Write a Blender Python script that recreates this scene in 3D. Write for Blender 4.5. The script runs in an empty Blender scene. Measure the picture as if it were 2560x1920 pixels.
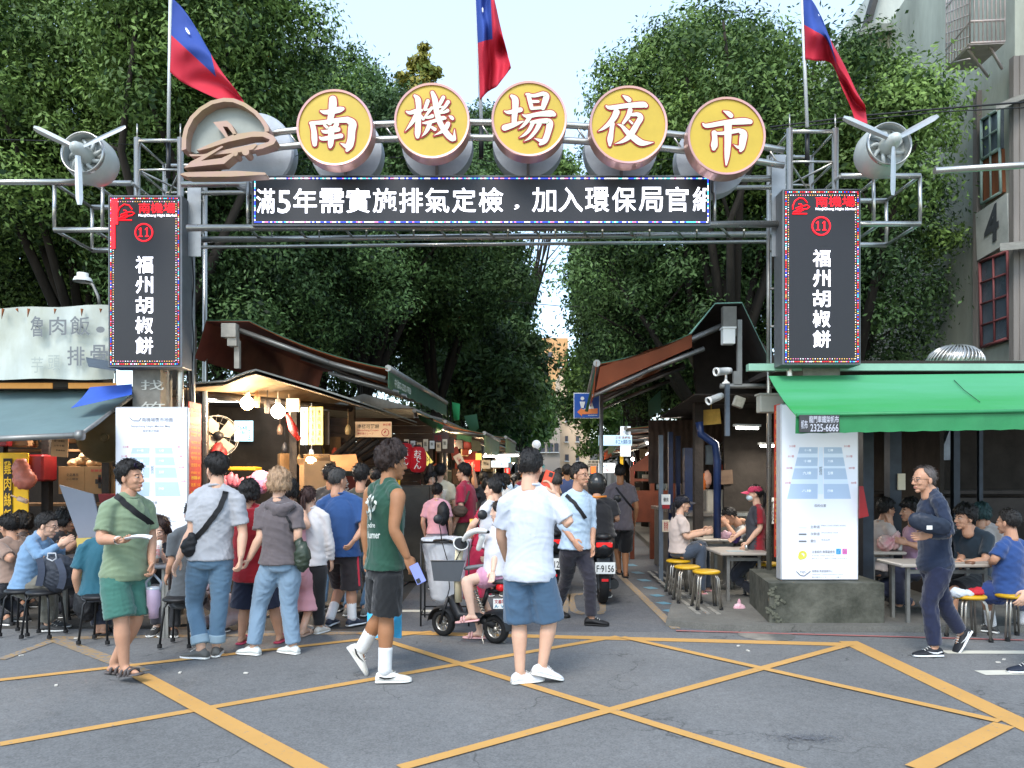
import bpy, bmesh, math, random
import numpy as np
from mathutils import Vector, Matrix, noise
from math import radians, sin, cos, pi, sqrt
random.seed(7); rng=np.random.default_rng(7)
S=bpy.context.scene; COL=S.collection
# ---------------------------------------------------------------- camera, sky, sun, exposure
F=1900.; CX=1280.; HY=1190.; CH=1.58          # lens, principal column, horizon row, eye height (photograph pixels)
cam=bpy.data.cameras.new('camera'); co=bpy.data.objects.new('camera',cam); COL.objects.link(co)
co.location=(0,0,CH); co.rotation_euler=(radians(90),0,0)
cam.sensor_width=36; cam.lens=F/2560*36; cam.shift_y=(HY-960)/2560; cam.clip_end=2000; cam.clip_start=.1
S.camera=co
SUN_EL=radians(48); SUN_AZ=radians(200)        # azimuth clockwise from +Y: behind the camera
W=bpy.data.worlds.new('World'); S.world=W; W.use_nodes=True
nt=W.node_tree; bg=nt.nodes['Background']
sky=nt.nodes.new('ShaderNodeTexSky'); sky.sky_type='NISHITA'; sky.sun_disc=False
sky.sun_elevation=SUN_EL; sky.sun_rotation=SUN_AZ; sky.air_density=1.0; sky.dust_density=.6; sky.ozone_density=1.0
veil=nt.nodes.new('ShaderNodeMix'); veil.data_type='RGBA'; veil.blend_type='ADD'; veil.inputs[0].default_value=1   # thin bright evening veil over the clear sky
nt.links.new(sky.outputs[0],veil.inputs[6]); veil.inputs[7].default_value=(1.75,2.12,2.25,1)
nt.links.new(veil.outputs[2],bg.inputs[0]); bg.inputs[1].default_value=.15
sl=bpy.data.lights.new('sun','SUN'); sl.energy=1.6; sl.angle=radians(24); sl.color=(1,.96,.9)
so=bpy.data.objects.new('sun',sl); COL.objects.link(so)
so.rotation_euler=Vector((-sin(SUN_AZ)*cos(SUN_EL),-cos(SUN_AZ)*cos(SUN_EL),-sin(SUN_EL))).to_track_quat('-Z','Y').to_euler()
S.view_settings.view_transform='Standard'; S.view_settings.look='None'; S.view_settings.exposure=.95; S.view_settings.gamma=1
# ---------------------------------------------------------------- helpers
def P(px,py,Y): return Vector(((px-CX)*Y/F,Y,CH+(HY-py)*Y/F))
def G(px,py,z=0.):
    Y=(CH-z)*F/(py-HY); return Vector(((px-CX)*Y/F,Y,z))
def lin(h):
    if not isinstance(h,str): return tuple(h)
    v=[int(h[i:i+2],16)/255 for i in (0,2,4)]
    return tuple((c/12.92 if c<=.04045 else ((c+.055)/1.055)**2.4) for c in v)
MC={}
def M(name,col='808080',rough=.6,metal=0,var=.18,scale=6,bump=0,bscale=60,emit=0,spec=.4,alpha=1,trans=0,wave=None,col2=None,stretch=None,cloth=False,sss=0):
    if name in MC: return MC[name]
    m=bpy.data.materials.new(name); m.use_nodes=True; t=m.node_tree; b=t.nodes['Principled BSDF']; MC[name]=m
    c=lin(col); N=t.nodes.new; L=t.links.new
    b.inputs['Roughness'].default_value=rough; b.inputs['Metallic'].default_value=metal
    b.inputs['Specular IOR Level'].default_value=spec
    if alpha<1: b.inputs['Alpha'].default_value=alpha
    if trans: b.inputs['Transmission Weight'].default_value=trans
    if sss: b.inputs['Subsurface Weight'].default_value=sss; b.inputs['Subsurface Radius'].default_value=(.02,.008,.004); b.inputs['Subsurface Scale'].default_value=.4
    if emit:
        b.inputs['Emission Color'].default_value=(*c,1); b.inputs['Emission Strength'].default_value=emit
    tc=N('ShaderNodeTexCoord'); vec=tc.outputs['Object']
    if stretch:
        mp=N('ShaderNodeMapping'); mp.inputs['Scale'].default_value=stretch; L(vec,mp.inputs[0]); vec=mp.outputs[0]
    if var or col2:
        n=N('ShaderNodeTexNoise'); n.inputs['Scale'].default_value=scale; n.inputs['Detail'].default_value=6; n.inputs['Roughness'].default_value=.65; L(vec,n.inputs[0])
        r=N('ShaderNodeMapRange'); r.inputs[1].default_value=.3; r.inputs[2].default_value=.7; L(n.outputs[0],r.inputs[0])
        mx=N('ShaderNodeMix'); mx.data_type='RGBA'
        d=lin(col2) if col2 else tuple(x*(1-var) for x in c)
        e=c if col2 else tuple(min(1,x*(1+var*.6)) for x in c)
        mx.inputs[6].default_value=(*e,1); mx.inputs[7].default_value=(*d,1)
        L(r.outputs[0],mx.inputs[0]); out=mx.outputs[2]
        L(out,b.inputs['Base Color'])
        rr=N('ShaderNodeMapRange'); rr.inputs[3].default_value=max(0,rough-.08); rr.inputs[4].default_value=min(1,rough+.1); L(n.outputs[0],rr.inputs[0]); L(rr.outputs[0],b.inputs['Roughness'])
    else: b.inputs['Base Color'].default_value=(*c,1)
    if bump or wave:
        bp=N('ShaderNodeBump'); bp.inputs['Distance'].default_value=.02; bp.inputs['Strength'].default_value=bump or .5
        if wave:   # corrugation: (axis, scale)
            w=N('ShaderNodeTexWave'); w.bands_direction=wave[0]; w.inputs['Scale'].default_value=wave[1]; w.inputs['Distortion'].default_value=wave[2] if len(wave)>2 else 0; L(vec,w.inputs[0]); L(w.outputs['Fac'],bp.inputs['Height'])
        else:
            n2=N('ShaderNodeTexNoise'); n2.inputs['Scale'].default_value=bscale; n2.inputs['Detail'].default_value=5; L(vec,n2.inputs[0]); L(n2.outputs[0],bp.inputs['Height'])
        L(bp.outputs[0],b.inputs['Normal'])
    if cloth: b.inputs['Sheen Weight'].default_value=.25
    return m
def org(o):
    v=Vector((0,0,0))
    while o is not None: v+=o.location; o=o.parent
    return v
def tag(o,label=None,cat=None,group=None,kind=None):
    if label: o['label']=label
    if cat: o['category']=cat
    if group: o['group']=group
    if kind: o['kind']=kind
    return o
def thing(name,loc,label,cat,group=None):
    o=bpy.data.objects.new(name,None); COL.objects.link(o); o.location=loc; o.empty_display_size=.1
    return tag(o,label,cat,group)
class MB:
    def __init__(s): s.v=[]; s.f=[]; s.m=[]; s.sm=[]
    def add(s,vs,fs,mi=0,smooth=False):
        o=len(s.v); s.v+= [tuple(v) for v in vs]; s.f+=[tuple(o+i for i in f) for f in fs]; s.m+=[mi]*len(fs); s.sm+=[smooth]*len(fs); return s
    def box(s,c,d,R=None,mi=0,b=0):
        c=Vector(c); hx,hy,hz=d[0]/2,d[1]/2,d[2]/2
        b=min(b,hx*.9,hy*.9,hz*.9)
        if b<=0:
            vs=[(x,y,z) for x in(-hx,hx) for y in(-hy,hy) for z in(-hz,hz)]
            fs=[(0,1,3,2),(4,6,7,5),(0,4,5,1),(2,3,7,6),(0,2,6,4),(1,5,7,3)]
        else:
            vs=[];fs=[]; ix={}
            for sx in(-1,1):
                for sy in(-1,1):
                    for sz in(-1,1):
                        k=(sx,sy,sz); ix[k]=len(vs)
                        vs+=[(sx*hx,sy*(hy-b),sz*(hz-b)),(sx*(hx-b),sy*hy,sz*(hz-b)),(sx*(hx-b),sy*(hy-b),sz*hz)]
                        a=ix[k]; fs.append((a,a+1,a+2) if sx*sy*sz>0 else (a,a+2,a+1))
            I=lambda x,y,z,a: ix[(x,y,z)]+a
            for s1 in(-1,1):
                q=[(1,-1),(1,1),(-1,1),(-1,-1)]
                for a in range(3):
                    g=[]
                    for (u,w) in q:
                        k=[0,0,0]; k[a]=s1; k[(a+1)%3]=u; k[(a+2)%3]=w; g.append(I(*k,a))
                    fs.append(tuple(g) if s1>0 else tuple(g[::-1]))
            for a in range(3):
                b1,c1=(a+1)%3,(a+2)%3
                for u in(-1,1):
                    for w in(-1,1):
                        k=[0,0,0];k[b1]=u;k[c1]=w;k0=list(k);k0[a]=-1;k1=list(k);k1[a]=1
                        g=[I(*k0,b1),I(*k1,b1),I(*k1,c1),I(*k0,c1)]
                        fs.append(tuple(g) if u*w>0 else tuple(g[::-1]))
        if R is not None: vs=[c+R@Vector(v) for v in vs]
        else: vs=[c+Vector(v) for v in vs]
        return s.add(vs,fs,mi)
    def tube(s,pts,r,n=8,mi=0,cap=True,smooth=True,closed=False):
        pts=[Vector(p) for p in pts]; K=len(pts); rs=r if isinstance(r,(list,tuple)) else [r]*K
        vs=[];fs=[]; up=None
        for i,p in enumerate(pts):
            if closed: t=pts[(i+1)%K]-pts[i-1]
            else: t=pts[min(i+1,K-1)]-pts[max(i-1,0)]
            if t.length<1e-9: t=Vector((0,0,1))
            t.normalize()
            if up is None:
                up=Vector((0,0,1)) if abs(t.z)<.9 else Vector((1,0,0))
            u=t.cross(up); 
            if u.length<1e-6: u=t.orthogonal()
            u.normalize(); w=u.cross(t).normalized(); up=w
            for k in range(n):
                a=2*pi*k/n; vs.append(p+(u*cos(a)+w*sin(a))*rs[i])
        R=K if closed else K-1
        for i in range(R):
            for k in range(n):
                j=(i+1)%K; fs.append((i*n+k,i*n+(k+1)%n,j*n+(k+1)%n,j*n+k))
        s.add(vs,fs,mi,smooth)
        if cap and not closed:
            o=len(s.v)-len(vs); s.f+= [tuple(o+k for k in range(n))[::-1],tuple(o+(K-1)*n+k for k in range(n))]; s.m+=[mi]*2; s.sm+=[False]*2
        return s
    def lathe(s,c,prof,n=16,ax=(0,0,1),mi=0,smooth=True,a0=0,a1=2*pi):
        c=Vector(c); q=Vector((0,0,1)).rotation_difference(Vector(ax).normalized()); vs=[];fs=[];full=abs(a1-a0-2*pi)<1e-6
        m=n if full else n+1
        for (r,z) in prof:
            for k in range(m):
                a=a0+(a1-a0)*k/n; vs.append(c+q@Vector((r*cos(a),r*sin(a),z)))
        for i in range(len(prof)-1):
            for k in range(n):
                k2=(k+1)%m; fs.append((i*m+k,i*m+k2,(i+1)*m+k2,(i+1)*m+k))
        return s.add(vs,fs,mi,smooth)
    def poly(s,pts,mi=0): return s.add(pts,[tuple(range(len(pts)))],mi)
    def prism(s,pts,d,mi=0,mi2=None):
        """polygon pts extruded by vector d"""
        d=Vector(d); n=len(pts); a=[Vector(p) for p in pts]; s.add(a+[p+d for p in a],[tuple(range(n))[::-1],tuple(range(n,2*n))],mi)
        s.add(a+[p+d for p in a],[(i,(i+1)%n,n+(i+1)%n,n+i) for i in range(n)],mi if mi2 is None else mi2); return s
    def slab(s,grid,th,mi=0,smooth=True,nrm=None):
        """grid: list of rows of points -> sheet with thickness th (downwards or along nrm)"""
        R=len(grid);C=len(grid[0]); nn=Vector(nrm or (0,0,-1))*th
        a=[Vector(p) for r in grid for p in r]; b=[p+nn for p in a]; o=R*C; fs=[]
        for i in range(R-1):
            for j in range(C-1):
                q=(i*C+j,i*C+j+1,(i+1)*C+j+1,(i+1)*C+j); fs.append(q); fs.append(tuple(o+k for k in q[::-1]))
        s.add(a+b,fs,mi,smooth)
        e=[i for i in range(C)]+[i*C+C-1 for i in range(1,R)]+[(R-1)*C+j for j in range(C-2,-1,-1)]+[i*C for i in range(R-2,0,-1)]
        n=len(e); s.add([a[k] for k in e]+[b[k] for k in e],[(i,(i+1)%n,n+(i+1)%n,n+i) for i in range(n)],mi); return s
    def build(s,name,mats,parent=None):
        if not isinstance(mats,(list,tuple)): mats=[mats]
        og=org(parent) if parent else Vector((0,0,0))
        me=bpy.data.meshes.new(name)
        v=[(a-og.x,b-og.y,c-og.z) for a,b,c in s.v]
        me.from_pydata(v,[],s.f)
        for m in mats: me.materials.append(m)
        me.polygons.foreach_set('material_index',s.m); me.polygons.foreach_set('use_smooth',s.sm); me.update()
        o=bpy.data.objects.new(name,me); COL.objects.link(o)
        if parent: o.parent=parent
        return o
def top(o,label,cat,group=None,kind=None): return tag(o,label,cat,group,kind)
def copy_tree(o,parent=None):
    c=o.copy(); COL.objects.link(c)
    if parent: c.parent=parent
    for ch in list(o.children): copy_tree(ch,c)
    return c
def rebase(o):
    """move a single-mesh thing's origin to its base"""
    me=o.data; n=len(me.vertices); a=np.empty(n*3,'f'); me.vertices.foreach_get('co',a); a=a.reshape(-1,3)
    c=np.array([(a[:,0].min()+a[:,0].max())/2,(a[:,1].min()+a[:,1].max())/2,a[:,2].min()],'f')
    me.vertices.foreach_set('co',(a-c).ravel()); o.location=Vector(o.location)+Vector([float(x) for x in c]); return o
_txtc={}
def tmesh(s,bold=0,extr=0.):
    k=(s,bold,extr)
    if k in _txtc: return _txtc[k]
    cu=bpy.data.curves.new('t','FONT'); cu.body=s; cu.size=1; cu.offset=bold*.42; cu.extrude=extr; cu.resolution_u=3
    o=bpy.data.objects.new('t',cu); COL.objects.link(o); bpy.context.view_layer.update()
    dg=bpy.context.evaluated_depsgraph_get(); me=bpy.data.meshes.new_from_object(o.evaluated_get(dg))
    v=np.array([x.co[:] for x in me.vertices]) if len(me.vertices) else np.zeros((0,3)); f=[tuple(p.vertices) for p in me.polygons]
    bpy.data.objects.remove(o); bpy.data.curves.remove(cu); bpy.data.meshes.remove(me)
    _txtc[k]=(v,f); return v,f
def text(mb,s,o,u,w,rect,bold=0.,mi=0,clip=None):
    """write s into rect (u0,w0,u1,w1) of the plane o+u*U+w*W (metres); clip = max u"""
    v,f=tmesh(s,bold)
    if not len(v): return mb
    x0,y0=v[:,0].min(),v[:,1].min(); x1,y1=v[:,0].max(),v[:,1].max(); u0,w0,u1,w1=rect
    o=Vector(o);u=Vector(u);w=Vector(w)
    U=u0+(v[:,0]-x0)/(x1-x0+1e-9)*(u1-u0); Wv=w0+(v[:,1]-y0)/(y1-y0+1e-9)*(w1-w0)
    if clip is not None:
        bm=bmesh.new(); vv=[bm.verts.new((a,b,0)) for a,b in zip(U,Wv)]
        for q in f:
            try: bm.faces.new([vv[i] for i in q])
            except ValueError: pass
        bmesh.ops.bisect_plane(bm,geom=bm.verts[:]+bm.edges[:]+bm.faces[:],plane_co=(clip,0,0),plane_no=(1,0,0),clear_outer=True)
        bm.verts.index_update(); pts=[o+u*q.co.x+w*q.co.y for q in bm.verts]; fs=[tuple(q.index for q in fa.verts) for fa in bm.faces]; bm.free()
        return mb.add(pts,fs,mi)
    return mb.add([o+u*a+w*b for a,b in zip(U,Wv)],f,mi)
def ptext(mb,s,x0,y0,x1,y1,Y,bold=0.,mi=0,clip=None):
    """frontal text filling a rectangle of a plane facing the viewer at depth Y"""
    k=Y/F; return text(mb,s,(0,Y,0),(1,0,0),(0,0,1),((x0-CX)*k,CH+(HY-y1)*k,(x1-CX)*k,CH+(HY-y0)*k),bold,mi,None if clip is None else (clip-CX)*k)
def prect(mb,x0,y0,x1,y1,Y,th=.0,mi=0):
    a,b=P(x0,y1,Y),P(x1,y0,Y)
    if th: return mb.box(((a.x+b.x)/2,Y+th/2,(a.z+b.z)/2),(b.x-a.x,th,b.z-a.z),mi=mi)
    return mb.poly([(a.x,Y,a.z),(b.x,Y,a.z),(b.x,Y,b.z),(a.x,Y,b.z)],mi)
VX=(1420-CX)/F                                  # street direction (x per y)
def ST(lat,y,z=0): return Vector((lat+VX*y,y,z))   # street frame: lateral offset from the view axis, depth, height
# common materials
steel=M('stainless_steel','b4b2ac',.28,.9,.12,9)
dsteel=M('dull_steel','8d8c88',.5,.7,.25,7)
wht=M('white_paint','d9dad6',.5,0,.1,5); blk=M('black_plastic','1b1c1e',.45,0,.15,8)
dark=M('dark_timber','2b241f',.75,0,.35,7,bump=.3,bscale=30); rubber=M('rubber','151516',.8,0,.2,20)
wood=M('raw_wood','8a6644',.7,0,.3,4,bump=.3,bscale=25,stretch=(1,1,.15)); card=M('cardboard','8c6b47',.85,0,.15,5)
# ---------------------------------------------------------------- ground and markings
def ground_mat(name,c1,c2,speck=.5,patch=.5,bumps=.35,rough=.85,wet=None):
    m=bpy.data.materials.new(name); m.use_nodes=True; t=m.node_tree; b=t.nodes['Principled BSDF']; N=t.nodes.new; L=t.links.new
    tc=N('ShaderNodeTexCoord')
    def ns(s,d=6,r=.6):
        n=N('ShaderNodeTexNoise'); n.inputs['Scale'].default_value=s; n.inputs['Detail'].default_value=d; n.inputs['Roughness'].default_value=r; L(tc.outputs['Object'],n.inputs[0]); return n.outputs[0]
    def rg(x,a,bb,c=0,d=1):
        r=N('ShaderNodeMapRange'); r.inputs[1].default_value=a; r.inputs[2].default_value=bb; r.inputs[3].default_value=c; r.inputs[4].default_value=d; L(x,r.inputs[0]); return r.outputs[0]
    def mix(f,a,bb,mode='MIX'):
        x=N('ShaderNodeMix'); x.data_type='RGBA'; x.blend_type=mode; 
        for i,q in ((0,f),(6,a),(7,bb)):
            if hasattr(q,'is_linked') or hasattr(q,'links'): L(q,x.inputs[i])
            else: x.inputs[i].default_value=q if i==0 else (*q,1)
        return x.outputs[2]
    a=mix(rg(ns(.55,5,.6),.35,.65),lin(c1),lin(c2))
    v=N('ShaderNodeTexVoronoi'); v.inputs['Scale'].default_value=95; L(tc.outputs['Object'],v.inputs[0])
    sp=mix(speck,a,v.outputs['Color'],'OVERLAY'); 
    bw=N('ShaderNodeRGBToBW'); L(v.outputs['Color'],bw.inputs[0])
    g=rg(bw.outputs[0],0,1,1-speck*.55,1+speck*.5)
    vm=N('ShaderNodeVectorMath'); vm.operation='SCALE'; L(a,vm.inputs[0]); L(g,vm.inputs['Scale'])
    g2=rg(ns(14,4,.7),.3,.7,.88,1.1); vm2=N('ShaderNodeVectorMath'); vm2.operation='SCALE'; L(vm.outputs[0],vm2.inputs[0]); L(g2,vm2.inputs['Scale'])
    v3=N('ShaderNodeTexVoronoi'); v3.feature='DISTANCE_TO_EDGE'; v3.inputs['Scale'].default_value=.55; wv=N('ShaderNodeVectorMath'); wv.operation='ADD'; L(tc.outputs['Object'],wv.inputs[0]); nn=N('ShaderNodeTexNoise'); nn.inputs['Scale'].default_value=2.5; nn.inputs['Detail'].default_value=8; L(tc.outputs['Object'],nn.inputs[0]); L(nn.outputs['Color'],wv.inputs[1]); L(wv.outputs[0],v3.inputs[0])
    ck=rg(v3.outputs['Distance'],.0,.008,.55,1); msk=rg(ns(.9,3,.5),.5,.56,1,0)
    mm=N('ShaderNodeMath'); mm.operation='MAXIMUM'; L(ck,mm.inputs[0]); L(msk,mm.inputs[1]); st=rg(ns(2.2,8,.75),.58,.78,1,.72); m5=N('ShaderNodeMath'); m5.operation='MULTIPLY'; L(mm.outputs[0],m5.inputs[0]); L(st,m5.inputs[1])
    vm3=N('ShaderNodeVectorMath'); vm3.operation='SCALE'; L(vm2.outputs[0],vm3.inputs[0]); L(m5.outputs[0],vm3.inputs['Scale']); vm2=vm3
    L(vm2.outputs[0],b.inputs['Base Color']); b.inputs['Roughness'].default_value=rough; b.inputs['Specular IOR Level'].default_value=.3
    bp=N('ShaderNodeBump'); bp.inputs['Strength'].default_value=bumps; bp.inputs['Distance'].default_value=.006; L(ns(150,3,.7),bp.inputs['Height']); L(bp.outputs[0],b.inputs['Normal'])
    t.nodes.remove(sp.node); return m
asph=ground_mat('asphalt','767675','686867',.45); asph2=ground_mat('old_asphalt','5b5b5d','68696a',.5)
conc=ground_mat('concrete','77756f','5c5b56',.3); concd=ground_mat('grimy_concrete','4e4b47','3b3936',.3)
def struct(name,pts,z,mat_,label=None):
    mb=MB(); mb.poly([(p[0],p[1],z) for p in pts]); o=mb.build(name,mat_); o['kind']='structure'; return o
struct('ground',[(-400,-30),(400,-30),(400,900),(-400,900)],-.012,concd)
struct('intersection_asphalt',[(-30,-6),(30,-6),(30,7.62),(2.1,7.68),(-2.2,7.75),(-3.9,7.85),(-30,7.9)],0,asph)
struct('market_street',[ST(-1.9,7.6),ST(1.55,7.6),ST(1.75,12),ST(2.2,80),ST(-2.6,80),ST(-2.3,12)],-.004,asph2)
# right pavement slab with a low worn kerb, drain grating
mb=MB(); R_=[(1.62,8.0),(2.1,7.78),(2.6,7.72),(9,7.62),(14,7.6),(14,60),(6,60),ST(2.2,60)[:2],ST(1.8,12)[:2]]
mb.prism([(x,y,-.02) for x,y in R_],(0,0,.08)); mb.build('pavement',conc)['kind']='structure'
mb=MB(); mb.prism([(x,y,-.02) for x,y in [(-14,7.95),(-3.6,7.95),ST(-2.35,9.2)[:2],ST(-2.6,60)[:2],(-14,60)]],(0,0,.035)); mb.build('stall_floor',concd)['kind']='structure'
# painted markings
def paint_mat(name,col,cut=.50,sc=26,rough=.7):
    m=bpy.data.materials.new(name); m.use_nodes=True; t=m.node_tree; b=t.nodes['Principled BSDF']; N=t.nodes.new; L=t.links.new
    tc=N('ShaderNodeTexCoord'); n=N('ShaderNodeTexNoise'); n.inputs['Scale'].default_value=sc; n.inputs['Detail'].default_value=9; n.inputs['Roughness'].default_value=.75; L(tc.outputs['Object'],n.inputs[0])
    r=N('ShaderNodeMapRange'); r.inputs[1].default_value=cut-.035; r.inputs[2].default_value=cut+.035; L(n.outputs[0],r.inputs[0])
    n2=N('ShaderNodeTexNoise'); n2.inputs['Scale'].default_value=5; n2.inputs['Detail'].default_value=7; L(tc.outputs['Object'],n2.inputs[0])
    x=N('ShaderNodeMix'); x.data_type='RGBA'; c=lin(col); x.inputs[6].default_value=(*[q*.78 for q in c],1); x.inputs[7].default_value=(*c,1); L(n2.outputs[0],x.inputs[0]); 
    y=N('ShaderNodeMix'); y.data_type='RGBA'; y.inputs[6].default_value=(*lin('77797c'),1); L(x.outputs[2],y.inputs[7]); L(r.outputs[0],y.inputs[0]); L(y.outputs[2],b.inputs['Base Color'])
    b.inputs['Roughness'].default_value=rough; return m
yel=paint_mat('yellow_road_paint','cc9b54',.375); yelw=paint_mat('worn_yellow_road_paint','a98a5c',.49); whp=paint_mat('white_road_paint','d8d4c4',.33)
redp=paint_mat('red_kerb_paint','b06a66',.42,40); blup=paint_mat('blue_road_paint','5f95ab',.45,40)
_z=[.004]
def line(mb,a,b,w0,w1=None,z=.004):
    """a,b photo pixels of the line's centre on the ground; w metres"""
    p=G(*a);q=G(*b); d=(q-p).normalized(); n=Vector((-d.y,d.x,0)); w1=w1 or w0
    mb.poly([(p+n*w0/2).xy[:]+(z,),(q+n*w1/2).xy[:]+(z,),(q-n*w1/2).xy[:]+(z,),(p-n*w0/2).xy[:]+(z,)])
mb=MB(); W1=.085
line(mb,(985,1582),(2120,1612),.15,z=.004)             # far edge of the box
line(mb,(2120,1604),(2700,1880),.18,z=.0048)
line(mb,(0,1862),(1545,1592),W1,z=.0056)
line(mb,(-40,1706),(1080,1580),W1,z=.0064)
line(mb,(900,1583),(2030,1935),W1,z=.0072); line(mb,(1000,1922),(2125,1612),W1,z=.008)
line(mb,(1555,1594),(2500,1806),W1,z=.0088)
line(mb,(350,1690),(800,1935),.135,z=.0096); line(mb,(2290,1925),(2510,1815),.12,z=.0104)
mb.build('yellow_box_marking',yel)['kind']='structure'
mb=MB(); line(mb,(135,1597),(355,1680),.14,z=.004); line(mb,(0,1650),(160,1592),.1,z=.0052); line(mb,(120,1596),(900,1583),.12,z=.0032); line(mb,(1510,1400),(1690,1572),.1,z=.002)
mb.build('worn_yellow_marking',yelw)['kind']='structure'
mb=MB(); line(mb,(1690,1578),(2560,1602),.05,z=.0036); o=mb.build('red_kerb_line',redp); o['kind']='structure'; o.location.z=.004
mb=MB(); line(mb,(2360,1631),(2700,1632),.12,z=.004); line(mb,(2450,1683),(2640,1680),.14,z=.004); line(mb,(985,1527),(1120,1527),.14,z=0)
mb.build('white_road_marking',whp)['kind']='structure'
mb=MB()
for i in range(9):
    y=1392+i*19; x=1551+.82*(y-1387); w=13+i*1.3; line(mb,(x,y-1),(x+w,y+4),.17*(1-.03*i),z=.0)
mb.build('blue_chequer_marking',blup)['kind']='structure'
mb=MB()      # the painted speed figures "30" of which the 0 shows
a=[]
for k in range(20):
    t=2*pi*k/20; a.append(G(1468+46*abs(sin(t))**.45*(1 if sin(t)>0 else -1)-6*cos(t),1509-27*abs(cos(t))**.45*(1 if cos(t)>0 else -1)))
for k in range(20):
    p,q=a[k],a[(k+1)%20]; c=(a[0]+a[10])/2; mb.poly([(p.x,p.y,0),(q.x,q.y,0),*[((c+(w-c)*.66).x,(c+(w-c)*.8).y,0) for w in (q,p)]])
mb.build('painted_figure_marking',yelw)['kind']='structure'
# manhole covers + drain slots
mb=MB(); line(mb,(1396,1484),(1420,1486),.1,z=0); line(mb,(1420,1486),(1412,1534),.07,z=0); line(mb,(1390,1532),(1412,1534),.1,z=0); mb.build('painted_figure_marking',yelw)['kind']='structure'
mb=MB(); c=G(1915,1588); mb.lathe((c.x,c.y,.006),[(0,0),(.24,0),(.27,-.003)],24); mb.build('manhole_cover',dsteel)['kind']='structure'
mb=MB()
for k in range(7):
    for j in range(3):
        a=ST(1.42+.11*j-.02*k,8.35+k*.55,.064); b_=ST(1.42+.11*j-.02*k,8.8+k*.55,.064); mb.box((a+b_)/2,(.05,.45,.006))
mb.build('drain_grating',M('grate','9a978f',.6,.3,.3,10))['kind']='structure'
# litter
for i,(x,y) in enumerate([(190,1597),(53,1640),(140,1715),(615,1684),(1846,1616),(1870,1628),(2495,1657),(2510,1650),(450,1683)]):
    g=G(x,y); mb=MB(); mb.box((g.x,g.y,.006),(.035,.02,.008),Matrix.Rotation(i,3,'Z')); top(rebase(mb.build('paper_scrap',M('scrap_paper','cfcabf'))),'tiny pale scrap of paper lying on the asphalt','litter','paper scraps on the road')

def stain(name,px,py,rx,ry,col,z):
    m=bpy.data.materials.new(name); m.use_nodes=True; t=m.node_tree; b=t.nodes['Principled BSDF']; N=t.nodes.new; L=t.links.new; b.inputs['Base Color'].default_value=(*lin(col),1); b.inputs['Roughness'].default_value=.5
    tc=N('ShaderNodeTexCoord'); n=N('ShaderNodeTexNoise'); n.inputs['Scale'].default_value=30; n.inputs['Detail'].default_value=6; n.inputs['Roughness'].default_value=.8; L(tc.outputs['Object'],n.inputs[0]); ln=N('ShaderNodeVectorMath'); ln.operation='LENGTH'; mp=N('ShaderNodeMapping'); c=G(px,py); sx=G(px+rx,py).x-c.x; sy=(G(px,py-ry).y-c.y); mp.inputs['Scale'].default_value=(1/sx,1/sy,0); L(tc.outputs['Object'],mp.inputs[0]); L(mp.outputs[0],ln.inputs[0])
    r=N('ShaderNodeMapRange'); r.inputs[1].default_value=.1; r.inputs[2].default_value=1; r.inputs[3].default_value=.42; r.inputs[4].default_value=.75; L(ln.outputs['Value'],r.inputs[0]); g=N('ShaderNodeMath'); g.operation='SUBTRACT'; L(n.outputs[0],g.inputs[0]); L(r.outputs[0],g.inputs[1]); k=N('ShaderNodeMath'); k.operation='MULTIPLY'; k.inputs[1].default_value=7; k.use_clamp=True; L(g.outputs[0],k.inputs[0]); L(k.outputs[0],b.inputs['Alpha'])
    mb=MB(); mb.poly([(-sx,-sy,0),(sx,-sy,0),(sx,sy,0),(-sx,sy,0)]); o=mb.build(name,m); o.location=(c.x,c.y,z); o['kind']='structure'
stain('road_stain',2010,1848,260,34,'55575d',.012)
# ---------------------------------------------------------------- the market gate
def pt(mb,pts,r,n=8,mi=0,**k): return mb.tube([P(*p) for p in pts],r,n,mi,**k)
YL,YR=8.3,8.0
gate=thing('gantry',(0,8.2,0),'stainless steel tube gantry spanning the market entrance between two lattice towers','gantry')
mb=MB()      # main beam
for (a,b,y0,y1,Y,r) in [(455,1955,461,446,8.25,.034),(470,1955,483,468,8.75,.026),(468,1950,570,560,8.15,.036),(495,1945,599,585,8.65,.034),(500,1935,618,604,9.1,.02)]:
    pt(mb,[(a,y0,Y),(b,y1,Y)],r,10)
for x in range(620,1900,118):
    pt(mb,[(x,566,8.15),(x+26,594,8.65)],.014,6); pt(mb,[(x+60,575,8.15),(x+60,592,8.6)],.01,6)
for x in (620,1786): pt(mb,[(x,455,8.2),(x,568,8.2)],.02,8)
mb.build('beam',steel,gate)
mb=MB()      # arched rails carrying the disc signs
def arc(x,o): return 306+o+((x-1200)/760.)**2*64+( (1200-x)/760.*-6)
for o,Y in ((0,8.0),(38,8.0)):
    pt(mb,[(x,arc(x,o)+(8 if x<700 else 0),Y) for x in range(640,1961,60)],.034,10)
for x in range(720,1960,80): pt(mb,[(x,arc(x,0),8.0),(x+26,arc(x+26,38),8.0)],.012,6)
mb.build('arched_rail',steel,gate)
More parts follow.
